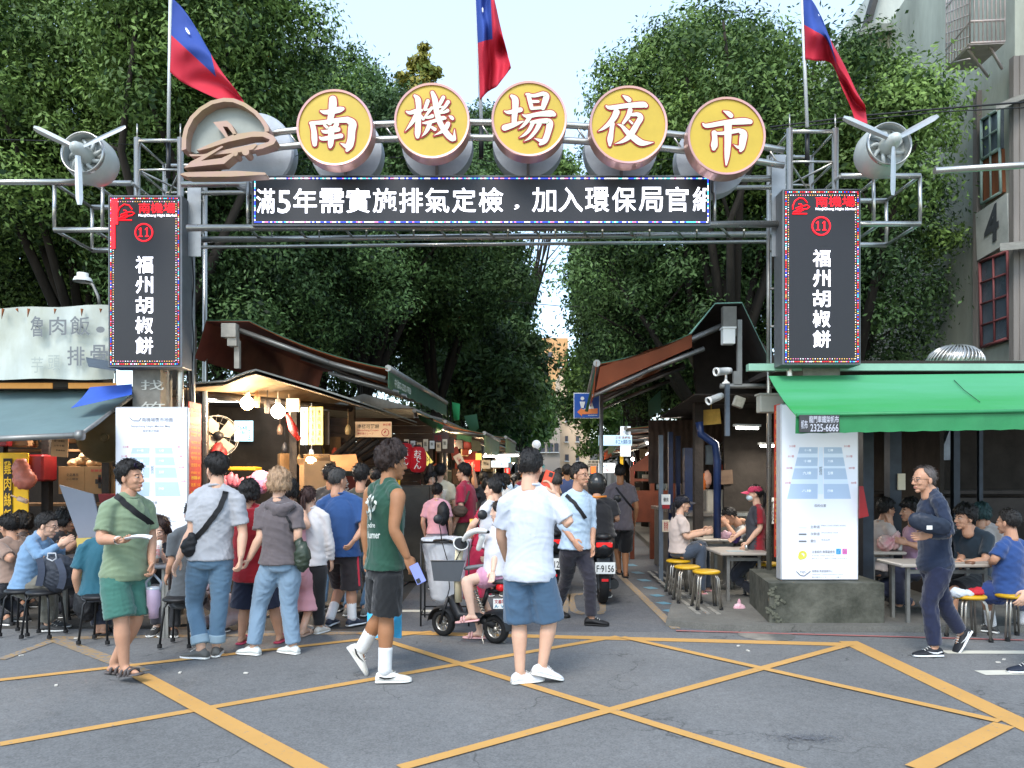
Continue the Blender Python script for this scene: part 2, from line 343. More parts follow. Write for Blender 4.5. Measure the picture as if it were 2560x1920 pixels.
def tower(xs,y0,y1,Y,name='tower'):
    """xs: left/right front tube x; lattice tower going down to the ground"""
    mb=MB(); k=1.08
    fx=[xs[0],xs[1]]; bx=[CX+(x-CX)/k for x in xs]; c=(xs[0]+xs[1])/2
    for j,x in enumerate(fx): 
        a=P(x,y0,Y); mb.tube([a,(a.x,a.y,.0)],.036,10); mb.tube([a,a+Vector((0,0,.16))],.008,6)
    for j,x in enumerate(fx): 
        a=P(x,y0,Y); mb.tube([(a.x,Y*k,a.z-.02),(a.x,Y*k,0)],.03,10)
    a=P(fx[0],y0,Y); b=P(fx[1],y0,Y)
    for i,z in enumerate([a.z-.03,a.z-.36,a.z-.86]):
        for y in (Y,Y*k): mb.tube([(a.x,y,z),(b.x,y,z)],.022 if i==0 else .014,8)
        for x in (a.x,b.x): mb.tube([(x,Y,z),(x,Y*k,z)],.014,8)
        if i: mb.tube([(a.x,Y,z),(b.x,Y*k,z-.12)],.012,6); mb.tube([(b.x,Y,z),(a.x,Y*k,z-.12)],.012,6)
    mb.build(name,steel,gate); return a,b
tower((343,451),345,0,YL+.3); tower((1974,2088),322,0,YR+.3)
mb=MB()      # steel side plates and inner posts with cable bundles
for (x,w,ytop,yb,Y) in [(484,.15,452,640,YL+.15),(1948,.15,385,640,YR+.2)]:
    mb=MB(); a=P(x,ytop,Y); mb.box((a.x,Y+.02,(a.z+P(x,yb,Y).z)/2),(w,.012,a.z-P(x,yb,Y).z)); mb.build('side_plate',M('galvanised_plate','8b8f92',.5,.6,.2,4),gate)
pass
mb=MB()
for (x,yt,Y,zb) in [(480,600,YL+.5,1.2),(1957,560,YR+.45,2.75)]:
    a=P(x,yt,Y); mb.tube([a,(a.x,a.y,zb)],.035,10); mb.tube([a+Vector((-.16,0,0)),(a.x-.16,a.y,zb)],.022,8)
    for j in range(4 if zb>2 else 7): z=a.z-.3-j*.42; mb.tube([(a.x-.16,a.y,z),(a.x,a.y,z)],.014,6)
mb.build('inner_post',dsteel,gate)
mb=MB()
for i in range(6):
    x=466+i*3.2; pts=[]
    for j in range(14):
        y=600+j*32; pts.append(P(x+sin(i*2+j*1.3)*2.4,y,YL+.42))
    mb.tube(pts,.006,5)
for i in range(7):     # loose wires around the discs
    x=680+i*170; pts=[(x,395-i%3*20,8.3),(x+60,402+i%2*8,8.4),(x+130,388+i%3*5,8.4),(x+200,415-i%2*16,8.4)]; pt(mb,pts,.004,4)
pt(mb,[(610,466,8.3),(655,455,8.3),(700,410,8.3),(760,380,8.3)],.004,4)
mb.build('cable',M('black_cable','17171a',.6,0,0),gate)
# concrete columns
mb=MB(); a=P(382,900,YL+.35); mb.box((a.x,a.y,a.z/2+.4),(.31,.3,a.z+.8)); cc=mb.build('column',M('column_concrete','7b7870',.85,0,.3,6),gate); mb=MB(); a=P(2040,900,YR+.4); mb.box((a.x,a.y,a.z/2+.3),(.4,.3,a.z+.8))
mb.build('column',M('column_concrete','7b7870',.85,0,.3,6),gate)
mb=MB(); ptext(mb,'找',352,950,410,975,YL+.19,.0); ptext(mb,'竹',352,1004,412,1030,YL+.19,.0); mb.build('chalk_mark',M('chalk','b9b9b0'),cc)
# flags on poles
flagpole_m=M('flagpole_white','cfd2d2',.4,.3,.1,8)
def flag(px,ybase,Y,top_,label,shape,lean,canton,emb=.5):
    t=thing('flag',P(px,ybase,Y),label,'flag','three flags flying above the market gate')
    mb=MB(); pt(mb,[(px,ybase,Y),(px+lean,top_,Y)],.02,8); mb.build('pole',flagpole_m,t)
    mb=MB(); pt(mb,[(px,ybase+8,Y),(px,ybase+95,Y)],.026,8); mb.build('pole_sleeve',blk,t)
    # cloth: rows from hoist to fly given as (x_top,y_top,x_bottom,y_bottom,depth)
    nu=len(shape); R=26; rows=[]
    def cr(t_):
        i=min(int(t_*(nu-1)),nu-2); f=t_*(nu-1)-i; p=[shape[max(0,min(nu-1,i+d))] for d in(-1,0,1,2)]
        return [.5*((2*p[1][k])+(-p[0][k]+p[2][k])*f+(2*p[0][k]-5*p[1][k]+4*p[2][k]-p[3][k])*f*f+(-p[0][k]+3*p[1][k]-3*p[2][k]+p[3][k])*f**3) for k in range(5)]
    Cn=34
    for j in range(Cn+1):
        a=cr(j/Cn); row=[]
        for i in range(R+1):
            s=i/R; fold=sin(s*7+j/Cn*5)*.09*min(1,j/8)+sin(s*15+j*.5)*.025*min(1,j/10)
            row.append(P(a[0]+(a[2]-a[0])*s,a[1]+(a[3]-a[1])*s,Y-.03+a[4]+fold))
        rows.append(row)
    mb=MB(); vs=[p for r in rows for p in r]; fs=[];ms=[]
    for j in range(Cn):
        for i in range(R):
            q=(j*(R+1)+i,j*(R+1)+i+1,(j+1)*(R+1)+i+1,(j+1)*(R+1)+i); blue=(j<Cn*canton and i<R*.5)
            mb.add([],[],0); fs.append(q); ms.append(1 if blue else 0)
    mb.v=[tuple(v) for v in vs]; mb.f=fs; mb.m=ms; mb.sm=[True]*len(fs)
    o=mb.build('cloth',[M('flag_red','b81f35',.75,0,.06,3,trans=0),M('flag_blue','24418c',.75,0,.06,3)],t)
    sd=o.modifiers.new('thickness','SOLIDIFY'); sd.thickness=.003
    # white sun on the blue field
    mb=MB(); cj,ci=int(Cn*canton*.5),int(R*.25); c=rows[cj][ci]; u=(rows[cj+3][ci]-rows[cj-3][ci])/6; w=(rows[cj][ci+3]-rows[cj][ci-3])/6
    u=u*(Cn*canton*.25*emb); w=w*(R*.125*emb); pts=[]
    for k in range(24):
        a=2*pi*k/24; r=1. if k%2==0 else .62; pts.append(c+Vector((0,-.05,0))+u*cos(a)*r+w*sin(a)*r)
    mb.add([c+Vector((0,-.05,0))]+pts,[(0,1+k,1+(k+1)%24) for k in range(24)]); mb.build('emblem',M('flag_white','e8ecf2',.7,0,0),o)
    return t
flag(421,350,YL+.35,-70,'red flag with blue corner on the left tower, blown down to the right',[(431,-5,425,180,0),(460,25,455,205,-.05),(490,70,495,225,-.1),(520,122,545,248,-.16),(552,175,580,262,-.2),(590,225,640,300,-.22)],6,.62,.28)
flag(1203,300,8.3,-80,'red flag with blue corner hanging limp on the middle pole',[(1188,-35,1200,250,0),(1202,-30,1213,236,-.1),(1216,-25,1226,225,.05),(1232,-15,1243,215,-.1),(1250,60,1262,190,.0),(1262,110,1278,170,-.05)],-14,.52,.25)
flag(2018,318,YR+.35,-75,'red flag with blue corner on the right tower, twisted over the fan',[(2007,-25,2013,148,0),(2030,0,2040,152,-.1),(2050,35,2080,160,.02),(2075,95,2108,225,-.12),(2110,160,2128,270,-.06),(2140,225,2140,300,-.1),(2162,262,2170,316,-.1)],-16,.5,.12)
# ---- the glyphs of the disc signs as brush strokes (units of a 1659-unit square, 210 photo px)
GL={'南':[[(775,300,72),(775,400,80),(760,520,70),(735,640,62),(715,740,55)],[(545,520,18),(620,545,42),(760,530,55),(900,495,60),(960,480,40)],[(390,760,52),(420,900,55),(430,1050,60),(435,1150,45)],
 [(360,750,35),(600,735,45),(850,700,50),(1050,685,62)],[(1060,690,60),(1145,760,80),(1130,900,75),(1120,1050,72),(1085,1180,72),(1045,1260,36)],[(1080,1195,60),(1000,1170,38),(920,1130,10)],[(620,790,28),(665,830,32)],[(850,770,48),(800,860,50)],[(570,890,18),(640,915,40),(880,870,45)],[(530,1015,20),(600,1045,42),(930,990,48)],[(745,860,58),(745,1000,62),(735,1150,54),(728,1195,36)]],
'機':[[(450,320,28),(515,400,60),(530,600,55),(520,850,60),(510,1050,62),(508,1130,42)],[(290,635,20),(360,660,40),(480,625,45),(590,610,30)],[(480,700,45),(420,820,45),(340,930,28),(260,1030,5)],[(560,710,28),(620,780,36)],
 [(710,430,44),(680,520,42),(650,590,34)],[(650,605,26),(720,595,22)],[(790,565,36),(730,640,34),(660,740,26)],[(640,760,20),(730,750,34),(800,725,42)],[(1015,360,42),(960,470,40),(930,530,28)],[(940,555,20),(1000,545,22)],[(1110,450,42),(1050,540,36),(950,650,26)],[(960,670,20),(1040,650,32),(1100,620,40)],
 [(800,265,40),(850,400,58),(880,600,60),(930,800,58),(1000,950,58),(1100,1090,62),(1190,1175,55),(1240,1190,30)],[(1240,1180,34),(1235,1080,24),(1238,980,6)],[(610,865,16),(700,860,36),(850,820,38),(1000,770,46),(1050,770,34)],[(1110,880,48),(1060,970,52),(960,1050,32),(830,1110,6)],[(1120,720,8),(1170,750,38),(1200,780,34)],[(750,870,45),(720,960,46),(660,1060,32),(590,1135,6)],[(790,950,30),(850,990,40)]],
'場':[[(470,370,38),(535,440,68),(540,600,64),(525,750,60),(515,900,52)],[(330,670,18),(420,690,42),(640,640,52)],[(330,995,64),(500,940,52),(690,870,18)],[(800,350,46),(830,480,46),(860,600,42)],[(760,335,28),(900,365,38),(1070,325,45)],[(1090,320,44),(1150,375,66),(1110,520,58),(1085,610,44)],[(880,480,34),(990,478,32)],[(860,615,36),(1060,600,34)],[(680,740,14),(780,770,42),(1000,730,50),(1230,715,68),(1300,735,46)],
 [(820,790,48),(760,880,42),(680,970,28),(600,1025,5)],[(850,890,32),(1000,870,48),(1140,860,54)],[(1160,860,55),(1220,910,70),(1180,1100,62),(1120,1250,60),(1030,1320,32)],[(1080,1270,52),(1000,1240,32),(910,1205,6)],[(880,920,42),(800,1060,38),(700,1150,26),(620,1190,6)],[(1010,930,52),(940,1060,42),(830,1190,32),(710,1265,6)]],
'夜':[[(715,240,14),(790,290,48),(840,330,50)],[(390,450,22),(480,480,46),(800,440,52),(1100,420,64),(1170,440,46)],[(590,570,68),(540,680,62),(440,800,48),(330,890,32),(230,945,7)],[(510,800,48),(490,950,48),(465,1100,60),(460,1220,30)],[(860,530,52),(820,650,48),(720,790,30)],[(900,620,36),(1010,615,46),(1065,680,60),(1000,800,58),(930,920,62),(850,1040,58),(720,1140,38),(560,1195,7)],[(850,740,24),(900,790,26)],[(620,810,16),(700,850,34),(800,960,52),(940,1080,66),(1070,1170,66),(1200,1180,38),(1320,1165,8)]],
'市':[[(775,350,14),(860,390,48),(920,440,50)],[(370,600,22),(450,640,46),(800,580,54),(1150,550,68),(1300,560,50)],[(590,780,56),(600,900,58),(590,1030,70),(580,1090,44)],[(560,780,24),(750,790,38),(1000,745,46),(1080,730,44)],[(1100,740,50),(1165,800,78),(1150,950,74),(1130,1080,58),(1110,1130,34)],[(1120,1060,52),(1050,1060,32),(970,1010,6)],[(860,600,78),(860,800,74),(855,1000,68),(840,1250,52),(825,1410,20)]]}
def stroke(mb,pts,grow,o,u,w,sc,cx,cy,mi=0):
    """flat brush stroke: smooth strip with half-round ends"""
    q=[]; n=len(pts)
    for i in range(n-1):
        p=[pts[max(0,min(n-1,i+d))] for d in(-1,0,1,2)]
        for k in range(5):
            f=k/5; q.append([.5*((2*p[1][a])+(-p[0][a]+p[2][a])*f+(2*p[0][a]-5*p[1][a]+4*p[2][a]-p[3][a])*f*f+(-p[0][a]+3*p[1][a]-3*p[2][a]+p[3][a])*f**3) for a in range(3)])
    q.append(list(pts[-1])); V=lambda x,y: o+u*((x-cx)*sc)+w*((cy-y)*sc); vs=[]
    T=[]
    for i in range(len(q)):
        a=q[max(0,i-1)];b=q[min(len(q)-1,i+1)]; d=(b[0]-a[0],b[1]-a[1]); l=math.hypot(*d) or 1; T.append((d[0]/l,d[1]/l))
    for (x,y,r),(tx,ty) in zip(q,T): r+=grow; vs+= [V(x-ty*r,y+tx*r),V(x+ty*r,y-tx*r)]
    mb.add(vs,[(2*i,2*i+1,2*i+3,2*i+2) for i in range(len(q)-1)],mi)
    for (x,y,r),(tx,ty),s in ((q[0],T[0],-1),(q[-1],T[-1],1)):
        r+=grow; c=[V(x,y)]
        for k in range(9):
            a=-pi/2+pi*k/8; c.append(V(x+(tx*cos(a)*s-ty*sin(a))*r,y+(ty*cos(a)*s+tx*sin(a))*r))
        mb.add(c,[(0,k,k+1) for k in range(1,9)],mi)
gold=M('disc_yellow','bfa236',.45,0,.14,2,emit=.0); pinkm=M('anodised_rim','c9987f',.33,.55,.25,2,col2='b98f9c')
creamt=M('cream_lettering','cfd2ba',.5,0,0); redt=M('red_outline','a01822',.5,0,0)
greym=M('weathered_grey_sheet','aeb3b8',.55,.2,.2,3,bump=.1)
discs=[('南',837,320,95,(788,784),7.54,(730,210)),('機',1080,303,94,(790,813),7.9,(980,200)),('場',1323,298,94,(820,815),7.9,(1220,195)),('夜',1571,313,97,(825,810),7.9,(1466,210)),('市',1816,341,97,(855,840),7.9,(1710,235))]
for k,(ch,px,py,r,cc_,sc,og) in enumerate(discs):
    Y=7.7; t=thing('disc_sign',P(px,py+r,Y),'round yellow sign with the character '+ch+' outlined in red','sign','round character signs on the arched rail')
    c=P(px,py,Y); R_=r*Y/F
    mb=MB(); mb.lathe((c.x,Y+.16,c.z),[(0,.16),(R_-.02,.16)],48,(0,-1,0),smooth=False); mb.build('face',gold,t)
    mb=MB(); mb.lathe((c.x,Y+.16,c.z),[(R_-.021,.155),(R_-.021,.175),(R_,.178),(R_+.004,.16),(R_+.004,.0),(0,0)],56,(0,-1,0),smooth=False); mb.build('rim',pinkm,t)
    mb=MB()
    for s,(st) in enumerate(GL[ch]): stroke(mb,st,21,Vector((c.x,Y-.006-.0003*s,c.z)),Vector((1,0,0)),Vector((0,0,1)),Y/F/sc*1.0,*[(px-og[0])*sc,(py-og[1])*sc])
    mb.build('character_outline',redt,t)
    mb=MB()
    for s,(st) in enumerate(GL[ch]): stroke(mb,st,-4,Vector((c.x,Y-.014-.0003*s,c.z)),Vector((1,0,0)),Vector((0,0,1)),Y/F/sc,*[(px-og[0])*sc,(py-og[1])*sc])
    mb.build('character',creamt,t)
    # twin disc facing the other way, half a metre behind
    Yb=8.22; t2=thing('rear_disc_sign',(c.x,Yb,c.z-R_),'grey back of the rear-facing round sign behind the yellow '+ch+' disc','sign','rear-facing round signs on the arched rail')
    mb=MB(); mb.lathe((c.x,Yb+.18,c.z),[(0,.18),(R_,.18),(R_+.004,.17),(R_+.004,0),(0,0)],48,(0,-1,0),smooth=False); mb.build('back_sheet',greym,t2)
    mb=MB(); mb.tube([(c.x,Y+.16,c.z),(c.x,Yb,c.z)],.03,8); mb.box((c.x+.0,Yb-.02,c.z-R_*.72),(.03,.03,R_*.5)); mb.build('bracket',dsteel,t2)
# ---- left logo sign: an aircraft lifting off inside an arc
Y=7.75; t=thing('aircraft_sign',P(560,440,Y),'weathered pink and gold aircraft emblem lifting off under an arc, left of the discs','sign')
def L6(x,y): return (440+x/6.9125,230+y/6.9125)
def outl(pts,Y,d,mb,mi=0): mb.prism([P(*L6(x,y),Y) for x,y in pts],(0,d,0),mi)
arcp=[(95,1010),(100,800),(140,620),(240,430),(400,270),(600,150),(820,100),(1000,110),(1200,190),(1400,330),(1530,480),(1600,600),(1605,680)]
mb=MB()
for i in range(len(arcp)-1):
    a,b=arcp[i],arcp[i+1]; cx,cy=870,760
    inn=lambda p,k=.90:(cx+(p[0]-cx)*k,cy+(p[1]-cy)*k)
    outl([a,b,inn(b),inn(a)],Y,.16,mb)
outl([(350,1000),(600,890),(1000,730),(1350,680),(1560,690),(1690,760),(1730,830),(1690,900),(1500,975),(1330,1010),(1330,945),(1600,860),(1620,820),(1500,770),(1300,775),(900,860),(600,960),(400,1010)],Y-.02,.14,mb)
outl([(640,520),(880,495),(960,560),(1045,735),(1000,750),(890,600),(810,595),(900,770),(860,790),(740,640)],Y-.02,.12,mb)
outl([(220,1075),(450,1078),(1380,890),(1400,915),(1330,990),(1100,1040),(450,1105),(260,1110)],Y-.03,.1,mb)
outl([(130,1310),(260,1200),(790,930),(820,945),(640,1060),(430,1190),(790,1140),(980,1050),(1000,1095),(830,1240),(600,1260)],Y-.05,.14,mb)
outl([(60,1420),(160,1385),(1050,1360),(1540,1390),(1560,1425),(950,1462),(200,1465)],Y-.02,.14,mb)
for x,y,r in ((1040,1085,52),(1225,1060,62)):
    c=P(*L6(x,y),Y); mb.lathe((c.x,Y+.1,c.z),[(0,.14),(r/6.9*Y/F,.14),(r/6.9*Y/F,0)],20,(0,-1,0),smooth=False)
mb.build('emblem',M('faded_pink_gold','a98680',.5,.1,.3,3,col2='a08c66'),t)
mb=MB(); pts=[(cx+(p[0]-cx)*.92,cy+(p[1]-cy)*.92) for p in arcp]; mb.prism([P(*L6(*p),Y+.12) for p in pts[:]+[(1500,800),(900,900),(350,1060)]],(0,.05,0)); mb.build('backing_sheet',M('backing_grey_green','8e938c',.5,.2,.2,2),t)
c=P(632,400,8.22); mb=MB(); mb.lathe((c.x+.02,8.4,c.z+.1),[(0,.18),(.4,.18),(.42,.16),(.42,0),(0,0)],40,(0,-1,0),smooth=False); o=mb.build('rear_disc_sign',greym); top(rebase(o),'grey round back panel behind the aircraft emblem','sign')
# ---- LED signs
led=M('led_panel','222226',.45,0,.06,60); lw=M('led_white','f4f4ff',.5,0,0,emit=1.3); lr=M('led_red','ff1020',.5,0,0,emit=1.0); ly=M('led_amber','ffc060',.5,0,0,emit=1.0); lb=M('led_blue','3a50ff',.5,0,0,emit=1.2); lp=M('led_pink','ff8cc0',.5,0,0,emit=1.0); lc=M('led_cyan','60e8ff',.5,0,0,emit=1.0)
cas=M('sign_casing','6f7276',.5,.5,.15,6); glowg=M('led_ghost','57575c',.5,0,0)
def dots(mb,x0,y0,x1,y1,Y,step,r,cols,seed):
    R=random.Random(seed); pts=[]
    x=x0
    while x<=x1: pts+= [(x,y0),(x,y1)]; x+=step
    y=y0+step
    while y<y1: pts+= [(x0,y),(x1,y)]; y+=step
    for i,(x,y) in enumerate(pts):
        c=P(x,y,Y); k=r; mb.lathe((c.x,Y,c.z),[(0,.003),(k,.0)],6,(0,-1,0),mi=cols[R.randrange(len(cols))],smooth=False)
def pillar_sign(x0,y0,x1,y1,Y,label,side,redbar):
    t=thing('led_sign',P((x0+x1)/2,y1,Y),label,'sign','tall dotted led signs on the gate towers')
    a,b=P(x0,y1,Y),P(x1,y0,Y); mb=MB(); mb.box(((a.x+b.x)/2,Y+.14,(a.z+b.z)/2),(b.x-a.x,.26,b.z-a.z),b=.006); mb.build('casing',cas,t)
    mb=MB(); prect(mb,x0+4,y0+4,x1-4,y1-4,Y+.004); mb.build('screen',led,t)
    mats=[lw,lr,ly,lb,lp,lc]; mb=MB()
    dots(mb,x0+14,y0+17,x1-14,y1-15,Y-.002,6.1,.0046,[0,2,2,4,0,2],1); mb.build('inner_border',mats,t)
    mb=MB(); dots(mb,x0+8,y0+9,x1-8,y1-8,Y-.002,4.6,.0058,[1,3,0,4,5,2,1,1],2); mb.build('outer_border',mats,t)
    w=x1-x0; cx=(x0+x1)/2-2
    mb=MB(); ptext(mb,'南機場',x0+w*.42,y0+20,x1-16,y0+46,Y-.003,.012)
    # small emblem
    q=lambda x,y:P(x0+24+x*.052,y0+19+y*.052,Y-.003)
    for st in ([(20,640,22),(20,480,22),(120,240,24),(330,90,24),(560,130,24),(720,330,22)],[(150,600,16),(400,500,20),(700,440,22),(830,520,22),(700,620,20),(400,660,18)],[(40,780,16),(250,680,18),(480,560,14)],[(60,770,16),(380,740,16),(560,640,14)],[(300,380,18),(420,390,18),(470,490,14)],[(0,850,18),(700,850,16)]):
        pts=[q(x,y) for x,y,r in st]; mb.tube(pts,[.0065]*len(pts),4)
    c=P(cx,y0+94,Y-.004)
    mb.lathe((c.x,Y-.002,c.z),[(.086,0),(.087,.004),(.1,.004),(.101,0)],36,(0,-1,0),smooth=False)
    [(prect(mb,cx+o-1.7,y0+82,cx+o+1.7,y0+105,Y-.004),prect(mb,cx+o-5,y0+102.5,cx+o+5,y0+105,Y-.0045),mb.poly([P(cx+o-5,y0+85.5,Y-.0048),P(cx+o-5,y0+88,Y-.0048),P(cx+o+1,y0+85,Y-.0048),P(cx+o+1,y0+81.5,Y-.0048)])) for o in (-8,8)]
    if redbar: prect(mb,x0+8,y0+9,x0+26,y0+74,Y-.0045); prect(mb,x0+8,y0+74,x0+19,y0+135,Y-.0045)
    mb.build('red_lettering',lr,t)
    mb=MB(); ptext(mb,'NanJiChang Night Market',x0+w*.42,y0+48,x1-12,y0+56,Y-.003,.02)
    for i,ch in enumerate('福州胡椒餅'): ptext(mb,ch,cx-21,y0+153+i*50.5,cx+23,y0+196+i*50.5,Y-.004,.035)
    mb.build('white_lettering',lw,t)
    return t
pillar_sign(269,487,454,918,YL,'tall led sign on the left tower with a red bar down its corner',1,True)
pillar_sign(1957,471,2153,912,YR,'tall led sign on the right tower above the green awning',-1,False)
Y=8.05; t=thing('led_banner',P(1200,562,Y),'long black led banner with white running text across the gate','sign')
a,b=P(628,564,Y),P(1778,437,Y); mb=MB(); mb.box(((a.x+b.x)/2,Y+.1,(a.z+b.z)/2),(b.x-a.x,.18,b.z-a.z),b=.006); mb.build('casing',cas,t)
mb=MB(); prect(mb,632,441,1774,560,Y+.004); mb.build('screen',led,t)
mb=MB(); R=random.Random(5); x=638.
while x<1770:
    for y in (446,555): c=P(x,y,Y-.003); mb.box((c.x,Y-.003,c.z),(.019,.004,.008),mi=R.choice([0,0,1,2,0,1,3]))
    x+=5
y=450.
while y<553:
    for x in (637,1770): c=P(x,y,Y-.003); mb.box((c.x,Y-.003,c.z),(.009,.004,.017),mi=R.choice([0,0,1,2]))
    y+=5
mb.build('led_border',[lw,lb,lc,lp],t)
mb=MB(); chars='滿5年需實施排氣定檢，加入環保局官網'; xs=[641,694,733,799,865,932,998,1063,1130,1197,1285,1330,1396,1463,1530,1597,1665,1732]; ws=[46,32,59,61,61,59,59,60,60,61,13,60,61,60,60,60,56,60]
for ch,x,w in zip(chars,xs,ws):
    y0,y1=(469,531) if ch!='，' else (512,524)
    if ch=='5': y0=474
    ptext(mb,ch,x,y0-(x-1200)*.004,x+w,y1-(x-1200)*.004,Y-.004,.026,0,1766 if ch=='網' else None)
mb.build('lettering',lw,t)
# ---- aircraft-engine ornaments
alum=M('engine_grey','b4b9b4',.42,.1,.12,4); alu2=M('engine_inner','adb3b1',.5,.2,.2,5)
def engine(px,py,r,dx,label,blades,Yf=7.55,L_=.95):
    t=thing('propeller_engine',P(px,py+r,Yf+.3),label,'ornament','aircraft engine ornaments beside the towers')
    c=P(px,py,Yf); R_=r*Yf/F; ax=Vector((dx,1,-.06)).normalized()
    mb=MB(); mb.lathe(c,[(R_*.97,.0),(R_*1.02,.03),(R_*1.06,.06),(R_*1.11,.13),(R_*1.11,.22),(R_*1.0,.3),(R_*.7,.35),(0,.36)],40,ax); mb.build('housing',alum,t)
    mb=MB(); mb.lathe(c,[(R_*.9,.01),(R_*.93,-.015),(R_*.98,-.018),(R_*1.01,.01),(R_*1.01,.03)],48,ax); mb.build('rim',steel,t)
    mb=MB(); mb.lathe(c,[(0,.1),(R_*.92,.1),(R_*.92,.0)],40,ax,smooth=False)
    u=ax.cross(Vector((0,0,1))).normalized(); w=u.cross(ax)
    for k in range(9):
        a=2*pi*k/9; pts=[]
        for j in range(6):
            rr=R_*(.22+.66*j/5); aa=a+.5*(j/5)**1.5; pts.append(c+ax*(.085-.03*sin(j/5*pi))+(u*cos(aa)+w*sin(aa))*rr)
        mb.tube(pts,[.012,.02,.022,.02,.016,.01],6)
    mb.build('fan',alu2,t)
    mb=MB(); mb.lathe(c,[(0,-.17),(.03,-.165),(.055,-.13),(.075,-.06),(.085,.02),(.085,.08)],24,ax); mb.build('spinner',alum,t)
    for (bx,by) in blades:
        e=P(bx,by,Yf-.1); s=c+ax*-.08; d=(e-s); d1=d.normalized(); n=d1.cross(ax).normalized(); mb=MB(); k=9; vs=[];fs=[]
        for j in range(k+1):
            f=j/k; wd=.036*(.55+.9*f if f<.4 else .91+.0*f)*(1 if f<.93 else .6); th=.012*(1-f*.6); tw=.35; nn=(n*cos(tw)+ax*sin(tw)); m2=(ax*cos(tw)-n*sin(tw))
            p=s+d*f; vs+= [p-nn*wd,p-m2*th,p+nn*wd,p+m2*th]
        for j in range(k):
            for q in range(4): fs.append((j*4+q,j*4+(q+1)%4,(j+1)*4+(q+1)%4,(j+1)*4+q))
        fs+=[(0,3,2,1),(k*4,k*4+1,k*4+2,k*4+3)]; mb.add(vs,fs); mb.build('propeller_blade',steel,t)
    return t
engine(206,382,54,.02,'grey ornamental propeller engine on the left bracket',[(84,319),(314,316),(199,512)])
engine(2224,360,56,-.02,'grey ornamental propeller engine on the right bracket',[(2108,294),(2345,289),(2232,488)])
def cage(x0,x1,y0,y1,Y,sgn,label):
    t=MB(); k=1.09
    a,b=P(x0,y0,Y),P(x1,y1,Y)
    for y in (Y,Y*k):
        t.tube([(a.x,y,a.z),(b.x,y,a.z)],.032,8); t.tube([(a.x,y,b.z),(b.x,y,b.z)],.032,8)
        for f in ((.0,.62) if sgn<0 else (1,.42)): x=a.x+(b.x-a.x)*f; t.tube([(x,y,a.z),(x,y,b.z)],.02,8)
    for x in (a.x,b.x,a.x+(b.x-a.x)*.5):
        for z in (a.z,b.z): t.tube([(x,Y,z),(x,Y*k,z)],.018,6)
    o=t.build('bracket_frame',steel,gate); o['label']=label
cage(136,330,458,575,8.45,-1,'box frame carrying the left engine'); cage(2100,2300,440,560,8.15,1,'box frame carrying the right engine')
# long steel signal arms from outside the picture
mb=MB(); pt(mb,[(-260,457,8.1),(190,455,7.9)],.03,12); top(rebase(mb.build('signal_arm',steel)),'horizontal steel arm entering from the left below the left engine','pole')
mb=MB(); pt(mb,[(2336,427,6.5),(2900,392,6.5)],.028,12); top(rebase(mb.build('signal_arm',steel)),'horizontal steel arm entering from the right in front of the number 4 building','pole')
